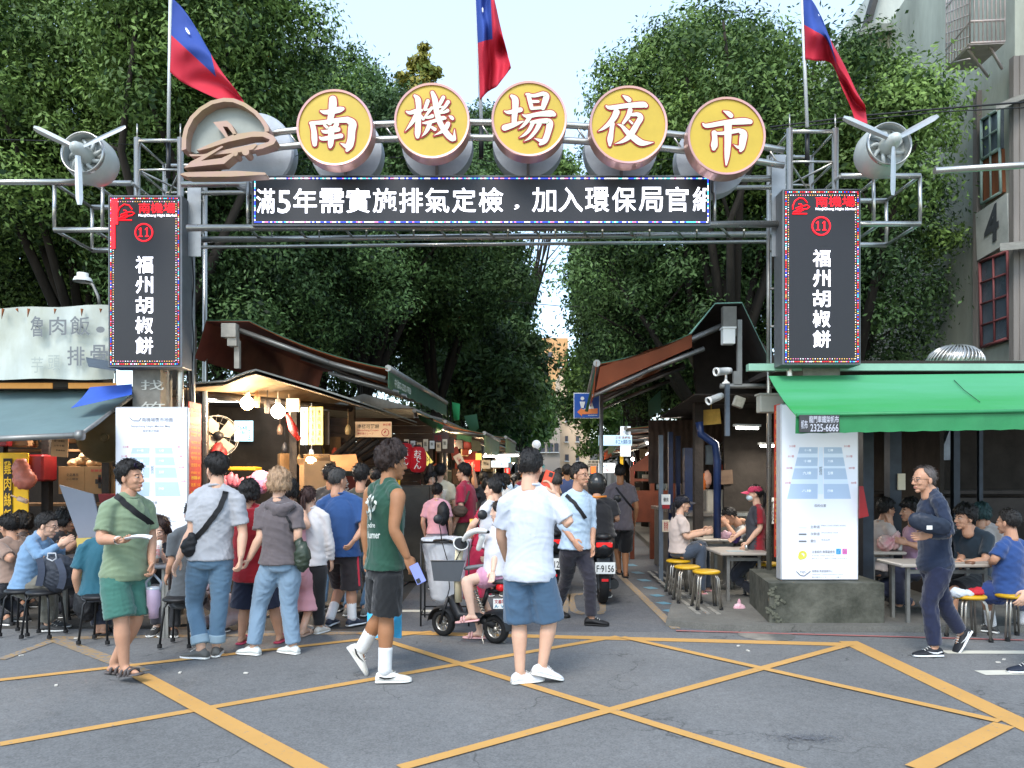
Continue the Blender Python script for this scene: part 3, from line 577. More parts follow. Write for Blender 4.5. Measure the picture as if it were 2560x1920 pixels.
# ---- map boards
mapw=M('map_white','d2d7e2',.35,0,.03,2,emit=.2); mapb=M('map_blue','a9bdd6',.5,0,.0,emit=.12); mapl=M('map_pale_blue','c9d8ea',.5,0,0,emit=.15); mapg=M('map_grey_text','6d7076',.6,0,0); mapr=M('map_red_text','c97a84',.6,0,0); mapy=M('map_yellow','d2cc55',.6,0,0); mapp=M('map_pink','d46ab0',.6,0,0); mapc=M('map_cyan','3f9fd0',.6,0,0)
def mapboard(x0,y0,x1,y1,Y,label,zb):
    t=thing('map_board',(P((x0+x1)/2,y1,Y).x,Y,zb),label,'sign board','backlit map boards at the foot of the towers'); W_=x1-x0
    a,b=P(x0,y1,Y),P(x1,y0,Y); mb=MB(); mb.box(((a.x+b.x)/2,Y+.075,(a.z+b.z)/2),(b.x-a.x,.15,b.z-a.z),b=.012); mb.build('light_box',M('board_casing','b9bcc0',.4,.3,.1),t)
    mb=MB(); prect(mb,x0+3,y0+3,x1-3,y1-3,Y-.003); mb.build('panel',mapw,t)
    X=lambda f:x0+f*W_; Yp=lambda f:y0+f*W_      # fractions of the width
    Q=Y-.006
    mb=MB(); pp=lambda L,mi:mb.poly([P(X(u),Yp(v),Q) for u,v in L][::-1],mi)
    tp=.56; bt=1.22
    def edge(v,s): f=(v-tp)/(bt-tp); return (.24-.16*f) if s<0 else (.78+.12*f)
    for s in(-1,1):
        for (v0,v1,mi) in ((tp,.64,0),(.64,.69,1),(.69,.80,0),(.80,.83,1),(.83,.97,0),(.97,1.03,1),(1.03,bt,0)):
            if s<0: pp([(edge(v0,-1),v0),(.475,v0),(.47,v1),(edge(v1,-1),v1)],mi)
            else: pp([(.55,v0),(edge(v0,1),v0),(edge(v1,1),v1),(.555,v1)],mi)
    pp([(.49,tp),(.54,tp),(.545,bt-.06),(.475,bt-.06)],1); mb.build('map_blocks',[mapb,mapl],t)
    Q2=Y-.009
    def tx(s,u0,v0,u1,v1,mi,bold=.01): ptext(mb,s,X(u0),Yp(v0),X(u1),Yp(v1),Q2,bold,mi)
    mb=MB()
    tx('南機場夜市地圖',.37,.145,.79,.205,0); tx('Nanjichang Night Market Map',.22,.25,.76,.285,0); tx('南空港の地図',.38,.31,.6,.345,0)
    mb.tube([P(X(.2),Yp(.145),Q2),P(X(.25),Yp(.19),Q2),P(X(.33),Yp(.19),Q2),P(X(.36),Yp(.145),Q2)],.004,4,0); 
    for i,s in enumerate(['十一棟','十棟','九棟','八棟']): tx(s,.3-.01*i,[.58,.72,.87,1.1][i],.39,[.615,.755,.91,1.135][i],1,.02)
    for i,s in enumerate(['七棟','六棟','五棟','四棟']): tx(s,.6,[.58,.72,.87,1.1][i],.67,[.615,.755,.91,1.135][i],1,.02)
    for i,(v,s) in enumerate([(.53,'315巷'),(.66,'311巷'),(.81,'307巷'),(1.0,'305巷')]):
        tx(s,.11-.02*i,v,.19-.02*i,v+.03,2,.02); tx(s,.81+.03*i,v,.89+.03*i if i<3 else .97,v+.03,2,.02)
    tx('夜市街',.495,.8,.53,.92,0)
    tx('您的位置',.43,1.29,.58,1.325,0)
    if y1-y0>300:
        for i,(s,s2) in enumerate([('主幹道','Main road (75% wide)'),('次幹道','Secondary road'),('攤位','Stall')]):
            tx(s,.38,1.56+.09*i,.5 if i<2 else .45,1.6+.09*i,0); tx(s2,.52,1.555+.09*i,.83-.1*i,1.575+.09*i,0,0); prect(mb,X(.23),Yp(1.575+.09*i),X(.33),Yp(1.595+.09*i),Q2,0,3 if i==0 else 0)
        tx('友善廁所 無障礙使用',.4,1.88,.69,1.92,0); tx('Friendly Toilet Time.use',.4,1.94,.68,1.96,0,0); tx('誰でもトイレ・無料でご利用いただけます',.4,1.975,.85,1.995,0,0)
        c=P(X(.28),Yp(1.94),Q2); mb.lathe((c.x,c.y,c.z),[(.02,0),(.045,.001)],20,(0,-1,0),4); mb.lathe((c.x-.02,c.y-.001,c.z-.02),[(0,0),(.03,.001)],14,(0,-1,0),4)
        prect(mb,X(.71),Yp(1.86),X(.77),Yp(1.93),Q2,0,6); prect(mb,X(.79),Yp(1.86),X(.85),Yp(1.93),Q2,0,5); tx('♂',.725,1.87,.755,1.92,1); tx('♀',.805,1.87,.835,1.92,1)
        tx('南機場 商家服務中心',.4,2.13,.67,2.165,0); tx('Nanjichang Tourist Information Center',.4,2.18,.8,2.2,0,0); tx('観光案内センター・メイン通り',.4,2.215,.77,2.235,0,0)
        mb.tube([P(X(.2),Yp(2.15),Q2),P(X(.25),Yp(2.2),Q2),P(X(.3),Yp(2.21),Q2),P(X(.38),Yp(2.15),Q2)],.005,4,0); tx('NJC',.25,2.14,.33,2.18,0)
        for i,s in enumerate('⑪①②'): tx(s,.39+.08*i,2.28,.43+.08*i,2.33,0)
    mb.build('print',[mapg,M('map_white_text','e8eef6',.5,0,0,emit=.2),mapr,mapl,mapy,mapp,mapc],t)
    return t
mapboard(287,1017,470,1480,YL+.02,'white backlit market map on the left tower behind the man in green',.0)
mapboard(1952,1009,2147,1451,8.05,'white backlit market map standing on the concrete plinth at right',.47)
# poster strips on the inner sides
pred=M('poster_red','b8321f',.6,0,.2,30); pyel=M('poster_yellow','e6cf3c',.6,0,0)
def strip(x,Y0,Y1,zb,zt,label):
    a=(x-CX)*Y0/F; mb=MB(); mb.box((a,(Y0+Y1)/2,(zb+zt)/2),(.012,Y1-Y0,zt-zb)); o=mb.build('poster_strip',[pred]); top(rebase(o),label,'poster')
    R=random.Random(x); mb=MB(); sx=-1 if x>CX else 1
    z=zt-.1
    while z>zb+.08:
        h=R.choice([.05,.07,.09]); mi=0 if z>zb+(zt-zb)*.45 else R.choice([0,1,1]); s=R.choice(['滷肉飯 60','雞肉飯 50','陽春麵 45','貢丸湯 40','燙青菜 40','魚丸湯 50','乾麵 55'])
        text(mb,s,(a+sx*.008,Y0 if sx>0 else Y1,z),(0,1 if sx>0 else -1,0),(0,0,1),(.04,0,Y1-Y0-.04,h*.6),.02,mi); z-=h+.01
    mb.build('poster_text',[M('poster_orange_text','f0a030',.6,0,0),pyel],o)
    return o
strip(472,YL+.05,YL+.37,.9,2.4,'red and yellow menu strip on the inner side of the left map board'); strip(1951,8.1,8.28,.7,2.35,'narrow red and yellow menu strip beside the right map board')
# plinth
mb=MB(); pl=[(2.66,7.86),(3.86,7.86),(3.9,9.1),(2.84,9.1)]; H=.47
g=[]
for (x,y) in pl: g.append((x,y,.0))
mb.prism(g,(0,0,H)); o=mb.build('plinth',M('old_concrete','66665c',.9,0,.45,3,bump=.8,bscale=14,col2='2c2f27'))
md=o.modifiers.new('bevel','BEVEL'); md.width=.02; md.segments=2
top(rebase(o),'chipped mossy concrete plinth under the right map board','plinth')
mb=MB()
R=random.Random(3)
for i in range(26):
    z=.03+i*.016; x=2.70+R.uniform(-.02,.05)+.06*sin(i*.5); mb.box((x,7.86,z),(R.uniform(.02,.06),R.uniform(.015,.03),.025),Matrix.Rotation(R.uniform(-.6,.6),3,'Y')@Matrix.Rotation(R.uniform(-.6,.6),3,'Z'))
ch=mb.build('broken_edge',M('fresh_break','5f6053',.95,0,.5,18,bump=.6)); ch.parent=o; ch.location=-o.location
# ---------------------------------------------------------------- trees
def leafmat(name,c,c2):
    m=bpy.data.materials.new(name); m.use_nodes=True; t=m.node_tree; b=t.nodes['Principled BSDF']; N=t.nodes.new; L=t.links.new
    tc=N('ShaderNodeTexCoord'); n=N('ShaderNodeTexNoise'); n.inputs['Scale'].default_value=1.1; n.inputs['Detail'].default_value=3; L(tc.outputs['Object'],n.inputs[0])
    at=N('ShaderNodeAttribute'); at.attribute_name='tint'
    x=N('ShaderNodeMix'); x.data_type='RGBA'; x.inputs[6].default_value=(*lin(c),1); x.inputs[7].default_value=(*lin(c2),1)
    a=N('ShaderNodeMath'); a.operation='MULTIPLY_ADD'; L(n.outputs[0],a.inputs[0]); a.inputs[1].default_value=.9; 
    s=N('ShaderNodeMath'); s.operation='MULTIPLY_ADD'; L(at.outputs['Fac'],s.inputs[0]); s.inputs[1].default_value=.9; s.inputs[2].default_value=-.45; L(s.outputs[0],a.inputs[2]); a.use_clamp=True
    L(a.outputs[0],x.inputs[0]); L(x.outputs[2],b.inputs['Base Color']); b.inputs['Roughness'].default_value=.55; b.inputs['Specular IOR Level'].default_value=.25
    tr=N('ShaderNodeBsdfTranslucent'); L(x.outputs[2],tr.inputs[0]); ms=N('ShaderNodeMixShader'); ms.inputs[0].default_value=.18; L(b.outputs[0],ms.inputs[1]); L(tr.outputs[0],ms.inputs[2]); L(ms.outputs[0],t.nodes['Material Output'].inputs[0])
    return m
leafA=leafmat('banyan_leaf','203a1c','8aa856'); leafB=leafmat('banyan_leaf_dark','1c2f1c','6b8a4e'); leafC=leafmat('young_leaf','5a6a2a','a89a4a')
bark=M('banyan_bark','2c261f',.9,0,.4,5,bump=.8,bscale=12,stretch=(1,1,.25))
def leaves(name,clumps,n_per,size,mat_,parent,core=True,droop=.35,seed=1):
    """clumps: array (x,y,z,r).  leaf-sized rhombic faces spread over each clump, facing outwards and up"""
    r=np.random.default_rng(seed); C=np.asarray(clumps,float); K=len(C)
    n=np.maximum(20,(n_per*(C[:,3]/C[:,3].mean())**2).astype(int)); idx=np.repeat(np.arange(K),n); Nn=len(idx)
    d=r.normal(size=(Nn,3)); d/=np.linalg.norm(d,axis=1)[:,None]; rad=C[idx,3]*(r.random(Nn)**.38)*(1+.25*r.normal(size=Nn))
    p=C[idx,:3]+d*rad[:,None]*np.array([1,1,.72]); 
    nrm=d+r.normal(size=(Nn,3))*.55+np.array([0,0,.55]); nrm/=np.linalg.norm(nrm,axis=1)[:,None]
    a=np.cross(nrm,r.normal(size=(Nn,3))); a/=np.linalg.norm(a,axis=1)[:,None]; a[:,2]-=droop; a/=np.linalg.norm(a,axis=1)[:,None]
    b=np.cross(nrm,a); b/=np.linalg.norm(b,axis=1)[:,None]
    s=size*(.7+.7*r.random(Nn))[:,None]
    og=org(parent); p=p-np.array([og.x,og.y,og.z])
    v=np.stack([p-a*s,p+b*s*.42+nrm*s*.1,p+a*s,p-b*s*.42+nrm*s*.1],1).reshape(-1,3)
    tint=(r.random(K)[idx]*.6+r.random(Nn)*.4)
    if core:  # inner leaves all at darkest tint: crown shade put into their colour
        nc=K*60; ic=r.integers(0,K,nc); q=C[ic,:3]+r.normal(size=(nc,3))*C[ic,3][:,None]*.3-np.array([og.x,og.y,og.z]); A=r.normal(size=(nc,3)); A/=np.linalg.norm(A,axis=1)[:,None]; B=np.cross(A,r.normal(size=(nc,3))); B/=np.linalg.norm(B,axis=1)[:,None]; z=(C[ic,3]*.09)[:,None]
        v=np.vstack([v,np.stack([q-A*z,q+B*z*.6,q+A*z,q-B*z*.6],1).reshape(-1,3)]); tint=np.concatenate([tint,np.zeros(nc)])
    Nf=len(v)//4; me=bpy.data.meshes.new(name); me.vertices.add(len(v)); me.vertices.foreach_set('co',v.ravel()); me.loops.add(Nf*4); me.loops.foreach_set('vertex_index',np.arange(Nf*4)); me.polygons.add(Nf); me.polygons.foreach_set('loop_start',np.arange(0,Nf*4,4)); me.polygons.foreach_set('loop_total',np.full(Nf,4)); me.update(calc_edges=True)
    at=me.attributes.new('tint','FLOAT','FACE'); at.data.foreach_set('value',tint.astype('f')); me.materials.append(mat_); me.validate()
    o=bpy.data.objects.new(name,me); COL.objects.link(o); o.parent=parent; return o
def tree(cx,cy,cz,rx,ry,rz,trunk,label,dens=1.,lsize=.046,crad=.75,mat_=None,seed=1,extra=()):
    """crown ellipsoid centre/radii (m), trunk foot (x,y)"""
    r=random.Random(seed); t=thing('banyan_tree',(trunk[0],trunk[1],0),label,'tree','banyan trees lining the market street')
    mb=MB(); f=Vector((trunk[0],trunk[1],0)); c=Vector((cx,cy,cz)); k=f+(c-f)*.42; k.z=min(k.z,cz*.5)
    mb.tube([f,f.lerp(k,.35)+Vector((.1,0,0)),k],[.3,.24,.2],10)
    for i in range(9):
        a=2*pi*i/9+r.random(); e=c+Vector((cos(a)*rx*.75,sin(a)*ry*.7,r.uniform(-.4,.75)*rz)); m=k.lerp(e,.5)+Vector((r.uniform(-.5,.5),r.uniform(-.5,.5),.5)); mb.tube([k,m,e],[.12,.06,.02],7)
        e2=m+Vector((r.uniform(-1.5,1.5),r.uniform(-1,1),r.uniform(.3,1.8))); mb.tube([m,e2],[.04,.012],6)
    for i in range(5): a=r.uniform(0,6.3); q=k+Vector((cos(a)*.5,sin(a)*.5,.4)); mb.tube([q,(q.x,q.y,.5+r.random())],.012,4)   # hanging roots
    mb.build('trunk',bark,t)
    cl=[]; vol=rx*ry+rx*rz+ry*rz; n=int(vol*2.7*dens/(crad**2)*.55)
    g=pi*(3-sqrt(5))
    for i in range(n):
        z=1-2*(i+.5)/n; a=g*i+seed; q=sqrt(1-z*z); s=.8+.28*noise.noise(Vector((cos(a)*q*1.7+seed*3.1,sin(a)*q*1.7,z*1.7)))*1.3+r.uniform(-.1,.08)
        if sin(a)*q>.45 and i%2: continue          # the side turned from the street carries fewer clumps
        cl.append((cx+cos(a)*q*rx*s,cy+sin(a)*q*ry*s,cz+z*rz*s,crad*r.uniform(.6,1.25)))
    for i in range(n//2):
        a=r.uniform(0,2*pi); z=r.uniform(-.8,.8); s=r.uniform(.2,.7); q=sqrt(1-z*z); cl.append((cx+cos(a)*q*rx*s,cy+sin(a)*q*ry*s,cz+z*rz*s,crad*1.2))
    cl+=list(extra)
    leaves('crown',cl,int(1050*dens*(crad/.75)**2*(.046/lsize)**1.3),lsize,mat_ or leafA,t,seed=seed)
    return t
def ptree(px,py,Y,rxp,rzp,ry,tl,label,**k):
    """crown centre and radii read in photograph units at its depth"""
    c=P(px,py,Y); s=Y/F; return tree(c.x,Y,c.z,rxp*s,ry,rzp*s,(tl,Y),label,**k)
E=lambda L,Y:[(*P(x,y,Y),r) for x,y,r in L]
ptree(150,330,15,470,470,3.5,-8,'huge banyan behind the left engine, filling the upper left corner',seed=3,mat_=leafA)
ptree(520,130,13.5,265,330,3.0,-6.5,'tall banyan rising behind the left flag',seed=5,mat_=leafA,extra=E([(800,130,.5),(780,60,.6),(760,250,.7),(700,20,.8),(690,330,.9)],13.5))
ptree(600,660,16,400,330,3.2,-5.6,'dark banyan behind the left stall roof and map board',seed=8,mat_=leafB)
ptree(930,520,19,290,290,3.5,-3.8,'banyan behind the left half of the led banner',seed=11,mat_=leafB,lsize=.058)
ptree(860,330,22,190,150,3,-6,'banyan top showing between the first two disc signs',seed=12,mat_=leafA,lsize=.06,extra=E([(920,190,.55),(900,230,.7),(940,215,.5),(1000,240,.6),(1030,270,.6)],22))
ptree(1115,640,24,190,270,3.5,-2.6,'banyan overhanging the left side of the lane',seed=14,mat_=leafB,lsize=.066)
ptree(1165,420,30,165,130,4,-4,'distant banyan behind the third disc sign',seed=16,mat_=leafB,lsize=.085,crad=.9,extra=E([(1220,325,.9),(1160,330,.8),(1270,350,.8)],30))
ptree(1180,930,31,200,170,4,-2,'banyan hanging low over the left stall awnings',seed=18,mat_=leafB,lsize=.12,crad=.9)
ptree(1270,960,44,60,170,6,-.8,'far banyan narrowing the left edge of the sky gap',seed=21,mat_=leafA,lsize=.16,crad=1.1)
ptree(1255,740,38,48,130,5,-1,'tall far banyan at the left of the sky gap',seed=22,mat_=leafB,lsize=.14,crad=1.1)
t=thing('sapling_top',P(1055,300,21),'thin yellow-green treetop sticking up above the second disc sign','tree'); mb=MB(); mb.tube([P(1058,420,21),P(1052,250,21),P(1058,110,21)],[.08,.04,.01],6); mb.build('trunk',bark,t)
leaves('crown',E([(1058,120,.18),(1052,150,.24),(1070,180,.26),(1035,165,.2),(1020,200,.26),(1060,215,.34),(1085,185,.18),(1045,240,.36),(1030,265,.4),(1075,250,.34),(1000,190,.12),(1095,175,.1)],21),260,.09,leafC,t,core=False,seed=4)
ptree(1825,350,14.5,255,240,3.2,4.2,'big bright banyan behind the right flag',seed=31,mat_=leafA,extra=E([(1740,60,.55),(1725,110,.8),(1790,70,.7),(1620,130,.4),(1590,165,.5),(1560,190,.6),(1510,170,.28),(1530,230,.5),(1560,260,.8),(1505,255,.3),(1650,100,.5),(1690,140,.8),(1640,200,.9),(1870,90,.6),(1850,150,.8)],14.5))
ptree(2140,400,14.5,105,200,2.8,6.4,'leafy banyan behind the right engine, in front of the grey building',seed=33,mat_=leafA,extra=E([(2290,200,.3),(2330,220,.35),(2330,250,.35),(2240,175,.4),(2130,150,.4),(2370,350,.3),(2340,480,.4),(2380,600,.35),(2330,590,.6)],14.5))
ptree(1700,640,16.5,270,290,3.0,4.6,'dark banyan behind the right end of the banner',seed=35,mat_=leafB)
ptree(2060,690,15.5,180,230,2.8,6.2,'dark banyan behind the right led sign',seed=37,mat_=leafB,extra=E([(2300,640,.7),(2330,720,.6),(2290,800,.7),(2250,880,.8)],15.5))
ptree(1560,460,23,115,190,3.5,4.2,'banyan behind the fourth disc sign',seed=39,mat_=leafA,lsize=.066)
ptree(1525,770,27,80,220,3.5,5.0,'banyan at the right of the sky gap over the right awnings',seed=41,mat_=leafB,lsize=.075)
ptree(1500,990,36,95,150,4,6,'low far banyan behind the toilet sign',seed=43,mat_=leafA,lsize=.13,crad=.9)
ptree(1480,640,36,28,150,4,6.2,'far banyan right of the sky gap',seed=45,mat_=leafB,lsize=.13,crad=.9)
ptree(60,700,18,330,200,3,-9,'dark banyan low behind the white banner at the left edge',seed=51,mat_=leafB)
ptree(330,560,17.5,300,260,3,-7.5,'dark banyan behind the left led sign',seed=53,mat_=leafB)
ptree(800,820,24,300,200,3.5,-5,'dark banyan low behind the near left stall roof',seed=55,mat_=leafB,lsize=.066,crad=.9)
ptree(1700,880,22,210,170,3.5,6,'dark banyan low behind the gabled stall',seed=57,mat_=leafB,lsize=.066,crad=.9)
ptree(1385,480,40,30,90,4,-1.5,'small far treetop under the gap between the third and fourth discs',seed=59,mat_=leafA,lsize=.14,crad=.9)
ptree(1335,1040,47,40,75,5,-.6,'small far tree in front of the cream block at the lane end',seed=61,mat_=leafA,lsize=.16,crad=1.0)
# ---------------------------------------------------------------- people
def shells_to_mesh(shells,vox,smooth=3,fac=.5):
    """join closed shells into one continuous skin: voxel union, then smoothing.  returns (verts, quads)"""
    V=[];Fc=[];o=0
    for v,f in shells: V+=list(map(tuple,v)); Fc+=[tuple(i+o for i in q) for q in f]; o+=len(v)
    me=bpy.data.meshes.new('tmp'); me.from_pydata(V,[],Fc); ob=bpy.data.objects.new('tmp',me); COL.objects.link(ob)
    md=ob.modifiers.new('r','REMESH'); md.mode='VOXEL'; md.voxel_size=vox
    if smooth: ms=ob.modifiers.new('s','SMOOTH'); ms.factor=fac; ms.iterations=smooth
    dg=bpy.context.evaluated_depsgraph_get(); e=ob.evaluated_get(dg); m2=e.to_mesh(); n=len(m2.vertices)
    a=np.empty(n*3,'f'); m2.vertices.foreach_get('co',a); a=a.reshape(-1,3).astype(float)
    f=[tuple(p.vertices) for p in m2.polygons]; e.to_mesh_clear(); bpy.data.objects.remove(ob); bpy.data.meshes.remove(me)
    return a,f
def ring_shell(rows,n=16):
    """rows: (centre, u-vector*a, v-vector*b) rings -> closed shell"""
    vs=[];fs=[]
    for c,u,v in rows:
        for k in range(n): a=2*pi*k/n; vs.append(c+u*cos(a)+v*sin(a))
    for i in range(len(rows)-1):
        for k in range(n): fs.append((i*n+k,i*n+(k+1)%n,(i+1)*n+(k+1)%n,(i+1)*n+k))
    fs+=[tuple(range(n))[::-1],tuple((len(rows)-1)*n+k for k in range(n))]
    return vs,fs
def limb(pts,rad,flat=1.,side=None,n=14,cap=True):
    """smooth tapered limb through pts with radii; flat = ratio of depth to width along side"""
    q=[];K=len(pts)
    for i in range(K-1):
        for k in range(4):
            f=k/4; p=[pts[max(0,min(K-1,i+d))] for d in(-1,0,1,2)]; r=rad[i]+(rad[i+1]-rad[i])*f
            q.append(((p[1]*2+(p[2]-p[0])*f+(p[0]*2-p[1]*5+p[2]*4-p[3])*f*f+(-p[0]+p[1]*3-p[2]*3+p[3])*f**3)*.5,r))
    q.append((pts[-1],rad[-1])); rows=[]; T0=(q[1][0]-q[0][0]).normalized(); T1=(q[-1][0]-q[-2][0]).normalized()
    if cap:
        c,r=q[0]; q=[(c-T0*r*.8,r*.35),(c-T0*r*.5,r*.8)]+q; c,r=q[-1]; q+=[(c+T1*r*.5,r*.8),(c+T1*r*.8,r*.35)]
    for i,(c,r) in enumerate(q):
        t=(q[min(i+1,len(q)-1)][0]-q[max(i-1,0)][0]).normalized(); s=side if side is not None else (Vector((1,0,0)) if abs(t.x)<.8 else Vector((0,1,0)))
        v=t.cross(s).normalized(); u=v.cross(t).normalized(); rows.append((c,u*r,v*r*flat))
    return ring_shell(rows,n)
def ball(c,rx,ry,rz,R=None,n=12):
    rows=[]; R=R or Matrix.Identity(3)
    for i in range(n+1):
        a=pi*(i+.02)/(n+.04); rows.append((c+R@Vector((0,0,-cos(a)*rz)),R@Vector((sin(a)*rx,0,0)),R@Vector((0,sin(a)*ry,0))))
    return ring_shell(rows,16)
V3=lambda *a:Vector(a)
# --- head template: face towards +y, origin between the ears, metres, adult head 0.225 tall
def head_shells():
    s=[ball(V3(0,-.012,.035),.074,.094,.083),ball(V3(0,.022,-.01),.062,.068,.075),ball(V3(0,.03,-.052),.05,.052,.045),ball(V3(0,.06,-.088),.024,.022,.018)]
    s.append(ball(V3(0,.064,.03),.052,.02,.022))                                   # brow
    s.append(limb([V3(0,.083,.022),V3(0,.096,-.002),V3(0,.104,-.022)],[.008,.010,.013]))   # nose
    for x in(-1,1):
        s.append(ball(V3(x*.012,.094,-.027),.008,.009,.007)); s.append(ball(V3(x*.034,.062,-.02),.02,.018,.02)) # nostril, cheek
        s.append(ball(V3(x*.077,-.008,-.004),.009,.017,.03,Matrix.Rotation(.2*x,3,'Z')))   # ear
        s.append(ball(V3(x*.03,.082,.013),.013,.006,.008))
    s+= [ball(V3(0,.086,-.052),.021,.010,.006),ball(V3(0,.084,-.064),.018,.010,.006)]
    s.append(limb([V3(0,-.02,-.04),V3(0,-.03,-.1),V3(0,-.036,-.15)],[.05,.052,.056]))       # neck
    return s
_hv,_hf=shells_to_mesh(head_shells(),.0042,3,.5)
def hand_template(curl,spread=.05,thumb=.5):
    """right hand, wrist at origin, fingers along +y, palm facing -z, thumb on -x"""
    s=[limb([V3(0,-.03,0),V3(0,.0,0),V3(0,.03,0),V3(0,.075,0)],[.026,.028,.036,.038],flat=.42,side=V3(1,0,0)),limb([V3(0,-.05,0),V3(0,.0,0),V3(0,.035,-.002)],[.026,.0235,.019],flat=.85,side=V3(1,0,0))]
    for i,(x,L) in enumerate(((-.027,.072),(-.009,.08),(.009,.075),(.026,.058))):
        d=V3(spread*(i-1.5)*.9,1,0).normalized(); p=V3(x,.078,0); pts=[p-d*.012,p]; a=curl*.35*(1+.12*i)
        for sg in (.45,.32,.23):
            dd=V3(d.x,cos(a)*d.y,-sin(a)); p=p+dd*L*sg; pts.append(p); a+=curl*.75
        s.append(limb(pts,[.0095,.0095,.0088,.008,.0068],n=8))
    s.append(limb([V3(-.02,.015,-.002),V3(-.042,.035,-.012-.01*thumb),V3(-.052+.012*thumb,.06,-.02-.014*thumb),V3(-.05+.026*thumb,.083,-.026-.016*thumb)],[.015,.0125,.0105,.008],n=8))
    return s
def headmats(v,f):
    r=[];A=np.array(v)
    for q in f:
        c=A[list(q)].mean(0); x,y,z=abs(c[0]),c[1],c[2]; m=0
        if y>.06:
            if ((x-.030)/.0135)**2+((z-.010)/.0055)**2<1: m=2 if ((x-.030)/.0062)**2+((z-.010)/.006)**2<1 else 1
            elif abs(x-.031)<.017 and abs(z-(.030-(x-.031)**2*9))<.0038: m=3
            elif x<.02 and abs(z+.058)<.0065-x*.12: m=4
        r.append(m)
    return r
_lv,_lf=shells_to_mesh(head_shells(),.0085,1,.5)
HEADS={0:(np.array(_hv),_hf,headmats(_hv,_hf)),1:(np.array(_lv),_lf,headmats(_lv,_lf))}
HT={k:shells_to_mesh(hand_template(*a),.0042,2,.4) for k,a in {'relax':(.45,.04,.3),'grip':(1.15,.0,1.),'flat':(.12,.1,0.),'hold':(.75,.02,.8)}.items()}
def wrinkle(v,f,amp,wl,seed,region=None):
    """fold noise pushed along vertex normals"""
    v=np.array(v,float); F4=np.array([q if len(q)==4 else (*q,q[-1]) for q in f]); n=np.zeros_like(v); fn=np.cross(v[F4[:,2]]-v[F4[:,0]],v[F4[:,3]]-v[F4[:,1]])
    for k in range(4): np.add.at(n,F4[:,k],fn)
    n/=np.linalg.norm(n,axis=1)[:,None]+1e-12; r=np.random.default_rng(seed); h=np.zeros(len(v)); w=v.copy()
    for k in range(3):
        d=r.normal(size=3)/wl/2; w=w+.35*wl*np.sin(v@d*2+r.random()*6)[:,None]*r.normal(size=3)
    for o in range(3):
        for k in range(3):
            d=r.normal(size=3); d[2]*=1.5; d/=np.linalg.norm(d); d*=1.9**o*5.5/wl; e=r.normal(size=3)/wl*1.6; s=np.sin(w@d+r.random()*6.28); g=np.clip(np.sin(w@e+r.random()*6.28)+.25,0,1); h+=(.62-np.abs(s)**.7)*g*.62**o*.8
    return v+n*(h*amp)[:,None]
def mk(name,v,f,mats,parent,mi=None,smooth=True):
    og=org(parent) if parent is not None else Vector((0,0,0)); me=bpy.data.meshes.new(name); v=np.asarray(v,float)-np.array(og[:])
    me.from_pydata([tuple(x) for x in v],[],f)
    for m in (mats if isinstance(mats,(list,tuple)) else [mats]): me.materials.append(m)
    if mi is not None: me.polygons.foreach_set('material_index',mi)
    me.polygons.foreach_set('use_smooth',[smooth]*len(f)); me.update(); o=bpy.data.objects.new(name,me); COL.objects.link(o)
    if parent is not None: o.parent=parent
    return o
eyew=M('eye_white','aaa29c',.3,0,0); eyed=M('eye_iris','1c120d',.2,0,0); browm=M('brow','1e1613',.8,0,0); lipm=M('lips','a3625a',.5,0,0)
SK={k:M('skin_'+k,c,.55,0,.08,14,bump=.08,bscale=120,sss=.08) for k,c in {'light':'cfa48a','mid':'b98b70','tan':'9d6d4b','pale':'d9b49e'}.items()}
lipc={k:M('lip_'+k,c,.45,0,0) for k,c in {'light':'b9776c','mid':'a5675c','tan':'8f5243','pale':'c07f78'}.items()}
def hairmat(c): return M('hair_'+c,c,.5,0,.5,60,bump=.6,bscale=140,stretch=(1,1,.25))
